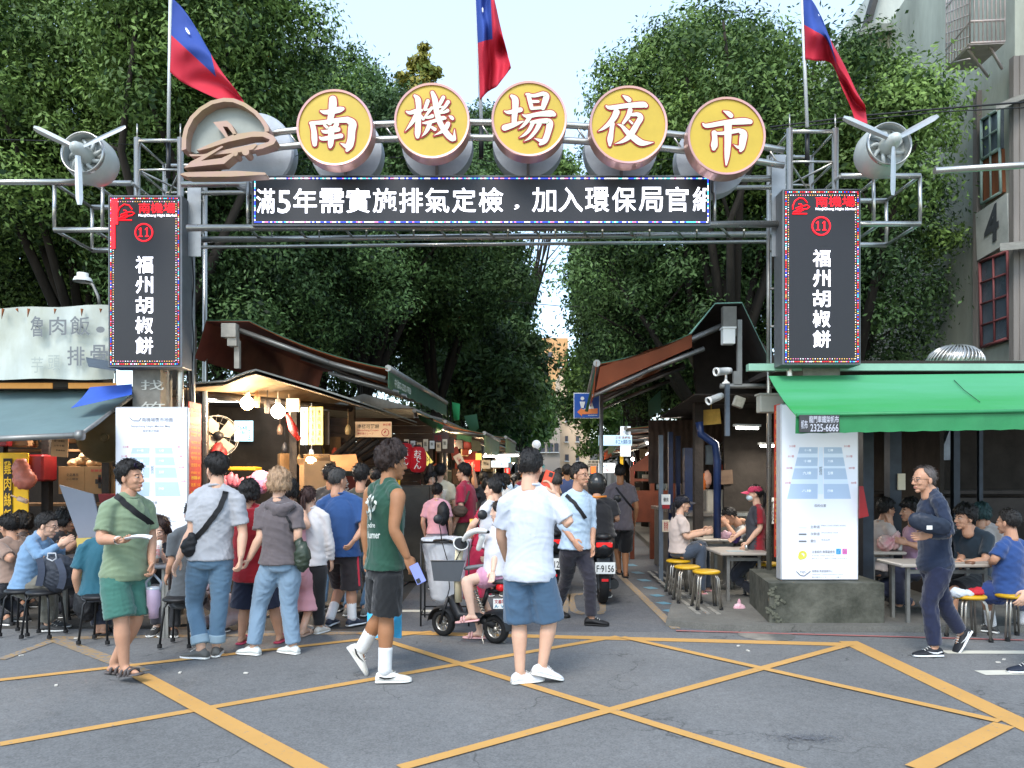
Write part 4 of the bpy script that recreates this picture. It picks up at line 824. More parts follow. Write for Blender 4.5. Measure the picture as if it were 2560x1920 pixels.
def hair_shell(style,seed=0,lod=0):
    """radial hair cap in head space; style: short, crop, bob, long, pony, bun, mop, recede, cap"""
    vs=[];fs=[];NA,NB=72,40; r=random.Random(seed)
    for i in range(NB+1):
        ph=pi*i/NB                       # 0 = top
        for k in range(NA):
            a=2*pi*k/NA; d=V3(sin(ph)*cos(a),sin(ph)*sin(a),cos(ph)); fwd=d.y; z=d.z
            R=1/sqrt((d.x/.0755)**2+(d.y/.096)**2+(d.z/.086)**2)
            # hairline elevation by azimuth: front high, sides at the ear, nape low
            az=math.atan2(d.x,d.y); fa=abs(az)/pi      # 0 front .. 1 back
            hl={'short':lambda:(.42 if fa<.28 else .42-(fa-.28)*5.2 if fa<.43 else -.36+(fa-.43)*2.4 if fa<.5 else -.2-(fa-.5)*4.5 if fa<.62 else -.76),'crop':lambda:(.5 if fa<.26 else .5-(fa-.26)*4.4 if fa<.43 else -.25+(fa-.43)*1.6 if fa<.5 else -.14-(fa-.5)*4.5 if fa<.62 else -.7),
                'recede':lambda:(.85 if fa<.25 else .85-(fa-.25)*5 if fa<.5 else -.4-(fa-.5)*3 if fa<.6 else -.7),'mop':lambda:(.2 if fa<.28 else .2-(fa-.28)*3.6 if fa<.5 else -.6-(fa-.5)*.6),
                'bob':lambda:(.2 if fa<.2 else .2-(fa-.2)*6 if fa<.35 else -.75),'long':lambda:(.45 if fa<.14 else .45-(fa-.14)*6.5 if fa<.34 else -.9),'pony':lambda:(.5 if fa<.26 else .5-(fa-.26)*3.4 if fa<.5 else -.3-(fa-.5)*2.2)}.get(style,lambda:.3)()
            el=z-hl+noise.noise(V3(cos(a)*9,sin(a)*9,seed))*.1+noise.noise(V3(cos(a)*30,sin(a)*30,seed))*.1; m=max(0,min(1,el/.16+.5)); m=m*m*(3-2*m)
            th={'short':.018,'crop':.010,'recede':.005,'mop':.02,'bob':.026,'long':.020,'pony':.011}[style]
            top_=max(0,z); t=th*(1+ (.9*top_ if style in('short','mop','bob') else .25*top_))
            if style=='crop': t+=.016*max(0,z-.35)
            k_=max(0,min(1,(.35-z)/.7)); t*=1-(.25 if style=='mop' else .5 if style=='short' else 0)*k_
            if style=='bob' and fa>.33 and z<.2: t+=.016*min(1,(.2-z)*1.4)
            nz=noise.noise(V3(cos(a)*5,sin(a)*5,ph*1.5+seed))*.45+noise.noise(V3(cos(a)*14,sin(a)*14,ph*3+seed))*.45
            if style=='mop': nz*=1.7
            t*=1+nz
            rr=R+t*m-(1-m)*.02
            p=d*rr+V3(0,-.012,.035); vs.append(p)
    for i in range(NB):
        for k in range(NA): fs.append((i*NA+k,i*NA+(k+1)%NA,(i+1)*NA+(k+1)%NA,(i+1)*NA+k))
    return vs,fs
def strands(pts,rad,n,seed,wob=.12):
    """bundle of tapering locks along a path"""
    r=random.Random(seed); S_=[]
    for i in range(n):
        a=r.uniform(0,6.28); o=sqrt(r.random())*.8; q=[]
        for j,p in enumerate(pts):
            rr=rad[j]*o; q.append(p+V3(cos(a)*rr,sin(a)*rr*.7,0)+V3(r.uniform(-1,1),r.uniform(-1,1),0)*wob*rad[j])
        S_.append(limb(q,[max(.004,x*.33) for x in rad[:-1]]+[.002],n=6))
    return S_
def sole_mesh(L=.27,w=.1,kind='shoe'):
    """shoe along +y, heel at y=-.06, sole bottom at z=0"""
    rows=[];prof=[(-.07,.028,.03),(-.06,.036,.05),(-.02,.036,.078),(.02,.036,.088),(.06,.042,.07),(.11,.047,.055),(.15,.044,.045),(.18,.034,.036),(.2,.016,.026)]
    sc=L/.27
    return prof,sc
def build_shoe(parent,ank,dirv,upv,col,L=.27,kind='shoe',solec='e6e4de',skin=None,accent=None):
    """shoe placed with the ankle joint at ank (0.085 above the sole)"""
    f=dirv.normalized(); u=(upv-f*upv.dot(f)).normalized(); s=f.cross(u); sc=L/.27; o=ank-u*.085*sc
    T=lambda x,y,z:o+s*x*sc+f*y*sc+u*z*sc
    prof=[(-.068,.022,.045),(-.06,.033,.07),(-.02,.036,.098),(.015,.037,.098),(.05,.042,.078),(.1,.047,.058),(.145,.045,.048),(.175,.036,.038),(.193,.018,.028)]
    mb=MB(); N=18
    def shell(z0,zf,grow,mi):
        rows=[]
        for y,w,h in prof:
            ring=[]
            for k in range(N):
                a=2*pi*k/N; x=cos(a)*(w+grow); z=z0+(max(h if zf is None else zf,z0+.005)-z0)*(.5+.5*sin(a)); 
                if zf is None: x*=(1-.35*max(0,sin(a))); 
                x*=1.12 if sin(a)<-.2 else 1
                ring.append(T(x,y,z))
            rows.append(ring)
        vs=[p for r in rows for p in r]; fs=[(i*N+k,i*N+(k+1)%N,(i+1)*N+(k+1)%N,(i+1)*N+k) for i in range(len(rows)-1) for k in range(N)]
        fs+=[tuple(range(N))[::-1],tuple((len(rows)-1)*N+k for k in range(N))]; mb.add(vs,fs,mi,True)
    if kind in('shoe','low'):
        shell(.012,None,0,0); up=mb; shoe=mb.build('shoe',[M('shoe_'+col,col,.6,0,.12,14,bump=.2),M('accent_'+(accent or col),accent or col,.6)],parent)
        mb=MB(); shell(0,.026 if kind=='shoe' else .02,.004,0); mb.build('sole',M('sole_'+solec,solec,.6,0,.1,20),shoe)
        mb=MB()
        for j in range(4): y=.03+j*.02; z=.092-.012*j; mb.tube([T(-.02,y,z),T(0,y+.003,z+.009),T(.02,y,z)],.003*sc,5)
        mb.build('laces',M('laces','d8d6d0' if solec!='151515' else '202020',.8),shoe)
        if accent:
            mb=MB()
            for sx in(-1,1):
                pts=[(-.045,.05),(0,.034),(.04,.036),(.09,.055),(.045,.047),(0,.046),(-.03,.056)]
                mb.prism([T(sx*.0475*(1-.0*y),y,z) for y,z in pts],s*sx*.003,0)
            mb.build('side_mark',M('accent_'+accent,accent,.6),shoe)
        return shoe
    # sandal: sole with straps, the bare foot belongs to the body
    shell(0,.022,.006,0); shoe=mb.build('sandal',M('sandal_'+col,col,.6,0,.15,12),parent)
    mb=MB()
    for y0 in ((.085,.115) if kind=='slide' else (.06,.1,.01)):
        pts=[T(-.052+.005,y0,.01),T(-.042,y0,.045),T(0,y0+.005,.066 if y0<.1 else .056),T(.042,y0,.045),T(.047,y0,.01)]; mb.tube(pts,.012*sc,6)
    mb.build('strap',M('strap_'+(accent or col),accent or col,.7),shoe); return shoe
def ik(a,c,l1,l2,hint):
    d=c-a; D=min(d.length,(l1+l2)*.999); u=d.normalized(); x=(l1*l1-l2*l2+D*D)/(2*D); h=sqrt(max(0,l1*l1-x*x)); n=(hint-u*hint.dot(u)); n=n.normalized() if n.length>1e-5 else u.orthogonal()
    return a+u*x+n*h
PEOPLE=[]
def person(label,Y,foot,hgt=1.7,yaw=0,top='8a8a8a',bottom='30343c',hair='15110f',style='short',skin='mid',sleeve='short',legs='long',shoes=('3a3a3a','shoe'),
           pel=None,neck=None,head=None,hyaw=None,hpitch=0,hroll=0,handL=None,handR=None,elbL=None,elbR=None,kneeL=None,kneeR=None,ankL=None,ankR=None,sit=False,
           shL=None,shR=None,vox=.013,grp=None,fem=False,HL='relax',HR='relax',palmL=None,palmR=None,fdL=None,fdR=None,toeL=0,toeR=0,extra=None,loose=1.,wr=1.,build=1.,syaw=None,hem=None,detail=True,gl=False,topcol2=None,wl=.19,cuff=None,hemflare=1.,hs=1.,mask=None,cap=None,socks=None,lod=0):
    """yaw: facing direction in degrees clockwise from straight away; 90 = right, 180 = towards the viewer.
    Joints may be given as (px,py,dy): photograph column and row, and depth offset from Y."""
    s=hgt/1.7; g=P(foot[0],foot[1],Y) if len(foot)==2 else Vector(foot); base=Vector((g.x,Y,0 if not len(foot)==3 else foot[2]))
    if len(foot)==2: base.z=0
    J=lambda q: P(q[0],q[1],Y+(q[2] if len(q)>2 else 0))
    def rot(yw): a=radians(yw); return Vector((sin(a),cos(a),0)),Vector((cos(a),-sin(a),0))   # forward, right
    fw,rt=rot(yaw); sw=yaw if syaw is None else syaw; fs_,rs=rot(sw)
    pel_=J(pel) if pel else base+Vector((0,0,.93*s)); nk=J(neck) if neck else pel_+Vector((0,0,.52*s))+fw*.01
    hd=J(head) if head else nk+Vector((0,0,.155*s))+fs_*.03
    hy=sw if hyaw is None else hyaw
    up=(nk-pel_).normalized(); bw=(.92 if fem else 1.)*build
    sr=J(shR) if shR else nk-up*.055*s+rs*.167*s*bw; sl_=J(shL) if shL else nk-up*.055*s-rs*.167*s*bw
    hr=pel_+rt*.088*s-up*.03*s; hl_=pel_-rt*.088*s-up*.03*s
    ua,fa,th,sh=.285*s,.25*s,.43*s,.42*s
    def arm(S,hand,elb,sg):
        if hand is None:
            hnd=S-up*.0+Vector((0,0,-.50*s))+rs*sg*.06*s+fs_*.07*s
        else: hnd=J(hand)
        e=J(elb) if elb else ik(S,hnd,ua,fa,-fs_*.8+rs*sg*.5+Vector((0,0,-.3)))
        return e,hnd
    er,wr_=arm(sr,handR,elbR,1); el,wl_=arm(sl_,handL,elbL,-1)
    def leg(H,ank,knee,sg):
        if ank is None: a=base+rt*sg*.1*s+Vector((0,0,.085*s))
        else: a=J(ank)
        k=J(knee) if knee else ik(H,a,th,sh,fw+Vector((0,0,.2)))
        return k,a
    kr,ar=leg(hr,ankR,kneeR,1); kl,al=leg(hl_,ankL,kneeL,-1)
    root=None
    W_=bw*s
    def torso(g,z0=-.1,z1=1.,flare=1.):
        """ring rows from hips to neck, inflated by g"""
        L=(nk-pel_); rows=[]
        prof=[(-.13,.155,.11),(-.04,.17,.118),(.1,.155,.105),(.25,.142 if fem else .15,.1),(.45,.158,.108),(.65,.166,.114),(.78,.158,.104),(.88,.125,.088),(.95,.085,.07),(1.0,.066,.062),(1.08,.054,.054)]
        for f,a,b in prof:
            if f<z0 or f>z1: continue
            t=max(0,min(1,(f-.1)/.6)); r=rt.lerp(rs,t).normalized(); bend=fw.lerp(fs_,t); bk=up.cross(r).normalized()
            k=1+(flare-1)*max(0,1-max(0,f+.13)/.7)
            a*=.93; rows.append((pel_+L*f,r*(a*W_*k+g),bk*(b*s*(1.15 if build>1.08 else 1)*k+g)))
        return ring_shell(rows,20)
    nb=hd-(hd-nk)*.0
    up_h=(hd-nk).normalized()
    if not toeR: ar.z=.088*s
    if not toeL: al.z=.088*s
    traps=[limb([nk+up*.055*s,nk+up*.015*s+(S-nk)*.32,nk+(S-nk)*.8+up*.012*s],[.047*s,.05*s,.046*s]) for S in (sr,sl_)]
    # ---- body (one continuous skin)
    cs=.86 if top else 1.; sh_=[torso(-.02 if top else -.006)]+[limb([nk+up*.04*s,nk+(S-nk)*.5-up*.005*s],[.042*s,.04*s]) for S in (sr,sl_)]
    sh_.append(limb([nk-up*.06*s,nk,nk.lerp(hd,.45)],[.06*s,.055*s,.05*s]))
    for S,e,w in((sr,er,wr_),(sl_,el,wl_)):
        sh_.append(limb([S.lerp(nk,.25)-up*.02,S,S.lerp(e,.5),e,e.lerp(w,.3),e.lerp(w,.7),w],[.05*s*(1 if sleeve=='none' else .85),.057*s*(1 if sleeve=='none' else .8),.049*s*(1 if sleeve in('none','short') else .88),.039*s,.043*s,.034*s,.027*s]))
    for H,k,a,fd,tp in((hr,kr,ar,fdR,toeR),(hl_,kl,al,fdL,toeL)):
        sh_.append(limb([H,H.lerp(k,.35),H.lerp(k,.8),k,k.lerp(a,.28),k.lerp(a,.65),a],[.068*s,.074*s,.06*s,.054*s,.061*s,.045*s,.036*s]))
        fd_=rot(yaw if fd is None else fd)[0]; t=radians(tp); d=(fd_*cos(t)+Vector((0,0,sin(t)))); u=(Vector((0,0,cos(t)))-fd_*sin(t))
        sh_.append(limb([a-d*.035*s-u*.05*s,a+d*.02*s-u*.03*s,a+d*.09*s-u*.052*s,a+d*.145*s-u*.062*s],[.03*s,.036*s,.03*s,.018*s],flat=.8))
    bv,bf=shells_to_mesh(sh_,vox,3,.5); bmi=[0]*len(bf); bv=list(map(tuple,bv))
    def addm(v,f,mi):
        o=len(bv); bv.extend(map(tuple,v)); bf.extend([tuple(i+o for i in q) for q in f]); bmi.extend(mi)
    # head
    q=Matrix.Rotation(-radians(hy),3,'Z')@Matrix.Rotation(radians(hpitch),3,'X')@Matrix.Rotation(radians(hroll),3,'Y'); HS=s*hs*(.95 if fem else 1.0)
    _a,_hf,_hmat=HEADS[lod]; A=(np.array(q)@(_a*HS).T).T+np.array(hd[:])
    addm(A,_hf,_hmat)
    HM=lambda p: hd+q@(Vector(p)*HS)
    # hands
    def hand(w,e,kind,palm,sg):
        d=(w-e).normalized(); v,f=HT[kind]; v=v*s*(.93 if fem else 1)
        pn=Vector(palm) if palm else (rs*-sg if True else 0)      # palm normal direction
        zc=-(pn-d*pn.dot(d)); zc=zc.normalized() if zc.length>1e-4 else d.orthogonal().normalized()
        xc=d.cross(zc)
        v=v.copy()
        if sg<0: v[:,0]*=-1; f=[t[::-1] for t in f]
        B=np.array([xc[:],d[:],zc[:]]).T; addm((B@v.T).T+np.array(w[:]),f,[0]*len(f)); return w+d*.09*s
    gr=hand(wr_,er,HR,palmR,1); gl_=hand(wl_,el,HL,palmL,-1)
    root=bpy.data.objects.new('person',None); COL.objects.link(root); root.location=(base.x,base.y,min(ar.z,al.z)-.085*s if not sit else 0); tag(root,label,'person',grp)
    mk('body',bv,bf,[SK[skin],eyew,eyed,hairmat(hair) if style not in('none',) else browm,lipc[skin]],root,bmi)
    # ---- hair
    if style!='none':
        st={'bun':'pony'}.get(style,style); v,f=hair_shell(st,len(label),lod); S_=[]
        v=[HM(p) for p in v]
        ho=mk('hair',v,f,hairmat(hair),root)
        if not lod:
            rr_=random.Random(7); mb=MB(); cc0=HM((0,-.012,.035)); cand=[p for p in v if (p-cc0).length>.088*HS]
            for _ in range(420):
                p=rr_.choice(cand); o_=(p-cc0).normalized(); dn=(Vector((rr_.uniform(-.5,.5),rr_.uniform(-.5,.5),-.6))-o_*(Vector((0,0,-.6)).dot(o_))).normalized(); sd_=dn.cross(o_).normalized()*.0022; L_=rr_.uniform(.018,.04)*HS*(.55 if style=='crop' else 1)
                a=p-o_*.003; mb.add([a-sd_,a+sd_,p+dn*L_*.6+o_*.006+sd_*.7,p+dn*L_+o_*rr_.uniform(.002,.012),p+dn*L_*.6+o_*.006-sd_*.7],[(0,1,2,3,4)])
            mb.build('loose_strands',hairmat(hair),ho)
        if style in('pony','bun','long','lowpony'):
            if style=='long': path=[(0,-.085,.03),(0,-.105,-.06),(0,-.1,-.16),(0,-.09,-.27)]; rad=[.05,.075,.08,.06]; n=26
            elif style=='bun': path=[(0,-.1,.06),(0,-.13,.05),(0,-.14,.03)]; rad=[.02,.035,.03]; n=9
            else: path=[(0,-.1,.04),(0,-.135,.01),(0,-.14,-.09),(0,-.12,-.2)]; rad=[.018,.034,.036,.02]; n=12
            if style=='long':
                sh2=strands([HM(p) for p in path],[r*HS for r in rad],n,3)
                for sx in(-1,1): sh2+=strands([HM((sx*.07,-.01,.04)),HM((sx*.088,.0,-.05)),HM((sx*.085,.01,-.15)),HM((sx*.075,.0,-.24))],[.02*HS,.028*HS,.026*HS,.014*HS],8,5)
            else: sh2=strands([HM(p) for p in path],[r*HS for r in rad],n,3)
            mb=MB(); [mb.add(a,b,0,True) for a,b in sh2]; mb.build('hair_lock',hairmat(hair),ho)
    # ---- clothes
    def cloth(name,shs,col,amp,seed,vx=None,mat_=None,wlen=None,sm=3):
        v,f=shells_to_mesh(shs,vx or vox,sm,.5); v=wrinkle(v,f,amp*wr,wlen or wl,seed); return mk(name,v,f,mat_ or M('cloth_'+col,col,.85,0,.08,8,bump=.12,bscale=260,cloth=True),root)
    sd=int(abs(base.x*100)+Y*10)
    if top:
        lo=-.1 if hem is None else hem; g=.02*loose
        shs=[torso(g,lo,1.0,1+(.12*loose if hemflare==1 else hemflare-1))]+[limb([nk+up*.03*s+(S-nk)*.12,nk+up*.012*s+(S-nk)*.36,nk+(S-nk)*.85+up*.012*s],[.05*s,.058*s,.054*s]) for S in (sr,sl_)]
        for S,e,w in((sr,er,wr_),(sl_,el,wl_)):
            if sleeve=='short': p=[S.lerp(nk,.3)-up*.02,S,S.lerp(e,.45),S.lerp(e,.78)]; r=[.058*s,.063*s+.003*loose,.056*s+.009*loose,.058*s+.012*loose]
            elif sleeve=='long': p=[S.lerp(nk,.3)-up*.02,S,S.lerp(e,.5),e,e.lerp(w,.5),e.lerp(w,.95)]; r=[.058*s,.062*s,.053*s+.005*loose,.046*s+.005*loose,.040*s+.005*loose,.034*s+.004]
            elif sleeve=='roll': p=[S.lerp(nk,.3)-up*.02,S,S.lerp(e,.5),e,e.lerp(w,.25)]; r=[.058*s,.062*s,.056*s,.05*s,.05*s]
            else: p=[S.lerp(nk,.45)-up*.02,S.lerp(nk,.12)]; r=[.062*s,.06*s]
            shs.append(limb(p,r,cap=False))
        info_sh=cloth('shirt',shs,top,.0085,sd)
        if sleeve!='none' and detail: mb=MB(); c=nk+up_h*.022*s; q1=up_h.cross(rs).normalized(); q2=q1.cross(up_h).normalized(); pts=[c+(q2*cos(a)*.063+q1*sin(a)*.06)*s+up_h*.012*s*(-1 if (q2*cos(a)+q1*sin(a)).dot(fs_)>0 else .6)*abs((q2*cos(a)+q1*sin(a)).dot(fs_)) for a in [2*pi*k/18 for k in range(18)]]; mb.tube(pts,.010*s,6,closed=True); mb.build('collar',M('cloth_'+(topcol2 or top),topcol2 or top,.85,0,.08,8,bump=.12,bscale=260,cloth=True),root)
    if bottom:
        g=.012*loose; L=nk-pel_
        rows=[]
        for f,a,b in [(-.16,.112,.1),(-.1,.154,.12),(-.02,.16,.118),(.06,.143,.1)]:
            rows.append((pel_+L*f,rt*(a*W_+g),up.cross(rt).normalized()*(b*s+g)))
        shs=[ring_shell(rows,20)]
        for H,k,a in((hr,kr,ar),(hl_,kl,al)):
            if legs=='long': p=[H,H.lerp(k,.4),k,k.lerp(a,.4),k.lerp(a,.96 if not cuff else .86)]; r=[.097*s,.087*s+g,.059*s+g,.057*s+g,.05*s+g]
            elif legs=='shorts': p=[H,H.lerp(k,.4),H.lerp(k,.9)]; r=[.102*s,.102*s+g,.092*s+g*2.2]
            elif legs=='brief': p=[H,H.lerp(k,.3),H.lerp(k,.55)]; r=[.1*s,.1*s+g,.095*s+g*1.5]
            elif legs=='knee': p=[H,H.lerp(k,.5),k.lerp(H,.02)]; r=[.104*s,.1*s+g,.085*s+g*2.5]
            elif legs=='skirt': p=[H,H.lerp(k,.6),k.lerp(a,.5)]; r=[.105*s,.12*s,.14*s]
            shs.append(limb(p,r,cap=False))
        cloth('trousers' if legs in('long',) else 'shorts' if legs!='skirt' else 'skirt',shs,bottom,.008,sd+5)
        if cuff:
            for k,a in((kr,ar),(kl,al)): mb=MB(); v,f=limb([k.lerp(a,.72),k.lerp(a,.9)],[.06*s+g,.062*s+g],cap=False); mb.add(v,f,0,True); mb.build('cuff',M('cloth_'+cuff,cuff,.85,0,.1,8,bump=.15,bscale=200),root)
    if socks:
        for k,a in((kr,ar),(kl,al)): mb=MB(); v,f=limb([a+(k-a).normalized()*.16*s,a+(k-a).normalized()*.08*s,a],[.052*s,.05*s,.05*s]); mb.add(v,f,0,True); mb.build('sock',M('cloth_'+socks,socks,.9,0,.1,14,bump=.3,bscale=150),root)
    if shoes:
        for a,fd,tp in((ar,fdR,toeR),(al,fdL,toeL)):
            fd_=rot(yaw if fd is None else fd)[0]; t=radians(tp); build_shoe(root,a,fd_*cos(t)+Vector((0,0,sin(t))),Vector((0,0,cos(t)))-fd_*sin(t),shoes[0],.27*s,shoes[1],*(shoes[2:3] or ('e6e4de',)),accent=(shoes[3] if len(shoes)>3 else None))
    if gl:
        mb=MB()
        for sx in(-1,1):
            mb.tube([HM((sx*.032+cos(a)*.022,.098-abs(sx*.032+cos(a)*.022)*.12,.010+sin(a)*.017)) for a in [2*pi*k/14 for k in range(14)]],.0018*s,5,closed=True)
            mb.tube([HM((sx*.053,.09,.014)),HM((sx*.074,.06,.014)),HM((sx*.079,-.005,.012))],.002*s,5)
        mb.tube([HM((-.011,.099,.012)),HM((.011,.099,.012))],.0018*s,5); mb.build('glasses',M('glasses_frame','202022',.3,.4,0),root)
    if mask:
        rows=[]
        v,f=shells_to_mesh([ball(V3(0,.06,-.045),.062,.056,.048)],.006,2); mk('face_mask',[HM(p) for p in v],f,M('face_mask','c9dce2',.8),root)
    if cap:
        vs=[];fs=[];N=28
        rows=[]
        for z,r in((.03,.086),(.06,.088),(.09,.08),(.115,.058),(.13,.02)): rows.append((V3(0,-.012,z),V3(r,0,0),V3(0,r*1.18,0)))
        v,f=ring_shell(rows,24); mb=MB(); mb.add([HM(p) for p in v],f,0,True)
        br=[[HM((x*.075,.06+sqrt(max(0,1-x*x*.9))*(.045+.085*j/2),.05-.012*j-.02*x*x)) for x in np.linspace(-1,1,9)] for j in range(3)]; mb.slab(br,.004); mb.build('cap',M('cloth_'+cap,cap,.8,0,.1),root)
    info=dict(shirt=info_sh if top else None,root=root,wr=wr_,wl=wl_,gr=gr,gl=gl_,er=er,el=el,hd=hd,nk=nk,pel=pel_,sr=sr,sl=sl_,HM=HM,up=up,rs=rs,fs=fs_,s=s,kr=kr,kl=kl,ar=ar,al=al,rt=rt,fw=fw)
    PEOPLE.append(info)
    return info

from mathutils.bvhtree import BVHTree
def bvh(*obs):
    V=[];Fs=[]
    for o in obs:
        g=org(o); k=len(V); V+=[v.co+g for v in o.data.vertices]; Fs+=[tuple(i+k for i in p.vertices) for p in o.data.polygons]
    return BVHTree.FromPolygons(V,Fs)
def cast(b,px,py,off=.01,depth=None):
    o=Vector((0,0,CH)); d=(P(px,py,10)-o).normalized(); h=b.ray_cast(o,d)
    if h[0] is None: return P(px,py,depth) if depth else None
    return h[0]+h[1]*(off if h[1].dot(d)<0 else -off)
def ribbon(mb,pts,w,th=.004):
    """flat strap along pts, facing outwards from its own bend"""
    vs=[];n=len(pts)
    for i,p in enumerate(pts):
        t=(pts[min(i+1,n-1)]-pts[max(i-1,0)]).normalized(); nr=(Vector((0,0,CH))-p).normalized(); s=t.cross(nr).normalized()*w/2; q=nr*th; vs+=[p-s,p+s,p+s-q*2,p-s-q*2]
    fs=[(i*4+k,i*4+(k+1)%4,i*4+4+(k+1)%4,i*4+4+k) for i in range(n-1) for k in range(4)]+[(0,1,2,3),(n*4-1,n*4-2,n*4-3,n*4-4)]; mb.add(vs,fs,0,False)
def strap(name,label,cat,pxs,w,obs,mat_,off=.014,n=14,bag=None):
    """strap lying on the clothing obs along the photo points pxs; optional bag mesh builder adds to the same thing"""
    b=bvh(*obs); pts=[]; last=None
    for i in range(len(pxs)-1):
        for k in range(n+(i==len(pxs)-2)):
            f=k/n; x=pxs[i][0]+(pxs[i+1][0]-pxs[i][0])*f; y=pxs[i][1]+(pxs[i+1][1]-pxs[i][1])*f; q=cast(b,x,y,off)
            if q is None or (last is not None and (q-last).length>.2): q=P(x,y,last.y if last is not None else 6)
            pts.append(q); last=q
    sm=[pts[0]]+[(pts[i-1]+pts[i]*2+pts[i+1])/4 for i in range(1,len(pts)-1)]+[pts[-1]]
    t=thing(name,sm[-1],label,cat); mb=MB(); ribbon(mb,sm,w); mb.build('strap',mat_,t)
    if bag: bag(t,sm[-1])
    return t
def decal(o,fn,mat_,parent=None,Y=5.):
    """wrap a flat drawing (built at depth Y by fn) onto the surface of o"""
    b=bvh(o); m=MB(); fn(m); vs=[]
    for v in m.v:
        px=CX+v[0]*F/v[1]; py=HY-(v[2]-CH)*F/v[1]; q=cast(b,px,py,.006); vs.append(q if q is not None else Vector(v))
    m.v=[tuple(v) for v in vs]; return m.build('print',mat_,o)

def apron(info,m_,zt,zb):
    o=info['shirt']; g=org(o); V=[v.co+g for v in o.data.vertices]; Nn=[v.normal.copy() for v in o.data.vertices]; mb=MB(); ix={}; fs=[]; vs=[]
    for p in o.data.polygons:
        c=p.center+g
        if (c-info['pel']).dot(info['fs'])>.0 and zb<c.z<zt and p.normal.dot(info['fs'])>.1:
            f=[]
            for i in p.vertices:
                if i not in ix: ix[i]=len(vs); vs.append(V[i]+Nn[i]*.008)
                f.append(ix[i])
            fs.append(tuple(f))
    mb.add(vs,fs,0,True); return mb.build('apron',m_,info['root'])
# ---------------------------------------------------------------- the people in front
pA=person('man in sage green t-shirt and teal shorts holding a paper plate',5.95,(310,1690),1.68,yaw=125,top='75866a',bottom='37685c',style='short',skin='mid',legs='shorts',shoes=('57504e','sandal','2a2a2c'),
 pel=(312,1425,0),neck=(322,1246,0),head=(327,1197,0),hyaw=98,hpitch=2,shR=(270,1272,-.14),shL=(366,1268,.14),elbR=(253,1347,-.22),handR=(299,1351,-.36),elbL=(378,1340,.16),handL=(379,1408,.05),kneeR=(303,1556,-.12),kneeL=(340,1548,.06),ankR=(311,1664,-.1),ankL=(284,1655,.12),HR='hold',palmR=(0,-.3,1),HL='grip',fdR=118,fdL=105,toeR=10,hem=-.16,vox=.011)
pB=person('man in grey t-shirt and rolled light jeans with a black sling bag, back turned',6.62,(520,1645),1.76,yaw=-12,top='9fa1a6',bottom='56738a',style='short',skin='light',legs='long',cuff='8fa3ae',shoes=('5c5a56','low'),
 pel=(527,1392,0),neck=(541,1222,0),head=(541,1176,.02),hyaw=-48,shL=(492,1242,0),shR=(592,1246,0),elbL=(480,1324,-.05),handL=(447,1396,-.12),elbR=(607,1330,.0),handR=(602,1392,-.06),kneeL=(486,1508,.05),kneeR=(549,1505,.02),ankL=(503,1612,-.06),ankR=(540,1610,.04),HL='relax',HR='grip',fdL=-75,fdR=-15,palmL=(1,0,0),palmR=(-1,0,0),vox=.011,hem=-.12)
pC=person('blonde woman in charcoal short-sleeved hoodie and pale jeans seen from behind',6.7,(690,1640),1.6,yaw=-8,top='5d5557',bottom='7890a5',hair='a98a6c',style='bob',skin='light',fem=True,shoes=('d9dbd6','low'),loose=1.6,
 pel=(701,1404,0),neck=(698,1254,0),head=(699,1213,.02),hyaw=5,shL=(655,1276,0),shR=(739,1272,0),elbL=(651,1340,-.06),handL=(622,1398,-.06),elbR=(745,1340,-.06),handR=(730,1390,.2),kneeL=(650,1510,.04),kneeR=(722,1510,.04),ankL=(635,1610,0),ankR=(733,1604,.04),HL='grip',palmL=(-1,0,0),fdL=-70,fdR=-60,hem=-.1,vox=.011,hs=1.05)
pD=person('tanned man in dark green tank top and black shorts striding right with a phone',5.85,(965,1705),1.8,yaw=58,top='1d4636',bottom='141619',style='mop',skin='tan',sleeve='none',legs='shorts',shoes=('dcd9d0','shoe','e2e0da','1a1a1c'),socks='dcdcda',hair='2a1b15',
 pel=(962,1415,0),neck=(968,1212,0),head=(980,1162,.02),hyaw=55,shR=(995,1240,-.16),shL=(928,1232,.16),elbR=(985,1322,-.22),handR=(1018,1393,-.2),elbL=(914,1320,.2),handL=(918,1385,.2),kneeR=(966,1545,-.02),kneeL=(950,1540,.1),ankR=(962,1668,-.05),ankL=(903,1622,.16),HR='hold',palmR=(-.6,1,0),fdR=82,fdL=75,toeL=-58,hem=-.12,vox=.011,loose=.9,hs=1.06)
pE=person('man in white t-shirt and denim shorts seen from behind, talking on an orange phone',5.78,(1330,1711),1.75,yaw=8,top='bfc5d0',bottom='3f5a73',style='crop',skin='light',legs='knee',shoes=('dfe0e4','shoe'),loose=1.2,wr=.8,build=1.0,
 pel=(1323,1425,0),neck=(1331,1224,0),head=(1327,1173,.03),hyaw=22,hpitch=-4,shL=(1267,1256,0),shR=(1388,1258,0),elbL=(1252,1335,.08),handL=(1268,1400,.25),elbR=(1424,1312,-.05),handR=(1390,1238,.0),kneeL=(1298,1556,.05),kneeR=(1374,1550,.05),ankL=(1300,1680,0),ankR=(1356,1662,.02),HR='hold',palmR=(-1,.2,0),fdL=68,fdR=70,toeR=-16,hem=-.2,vox=.011,hs=1.08)
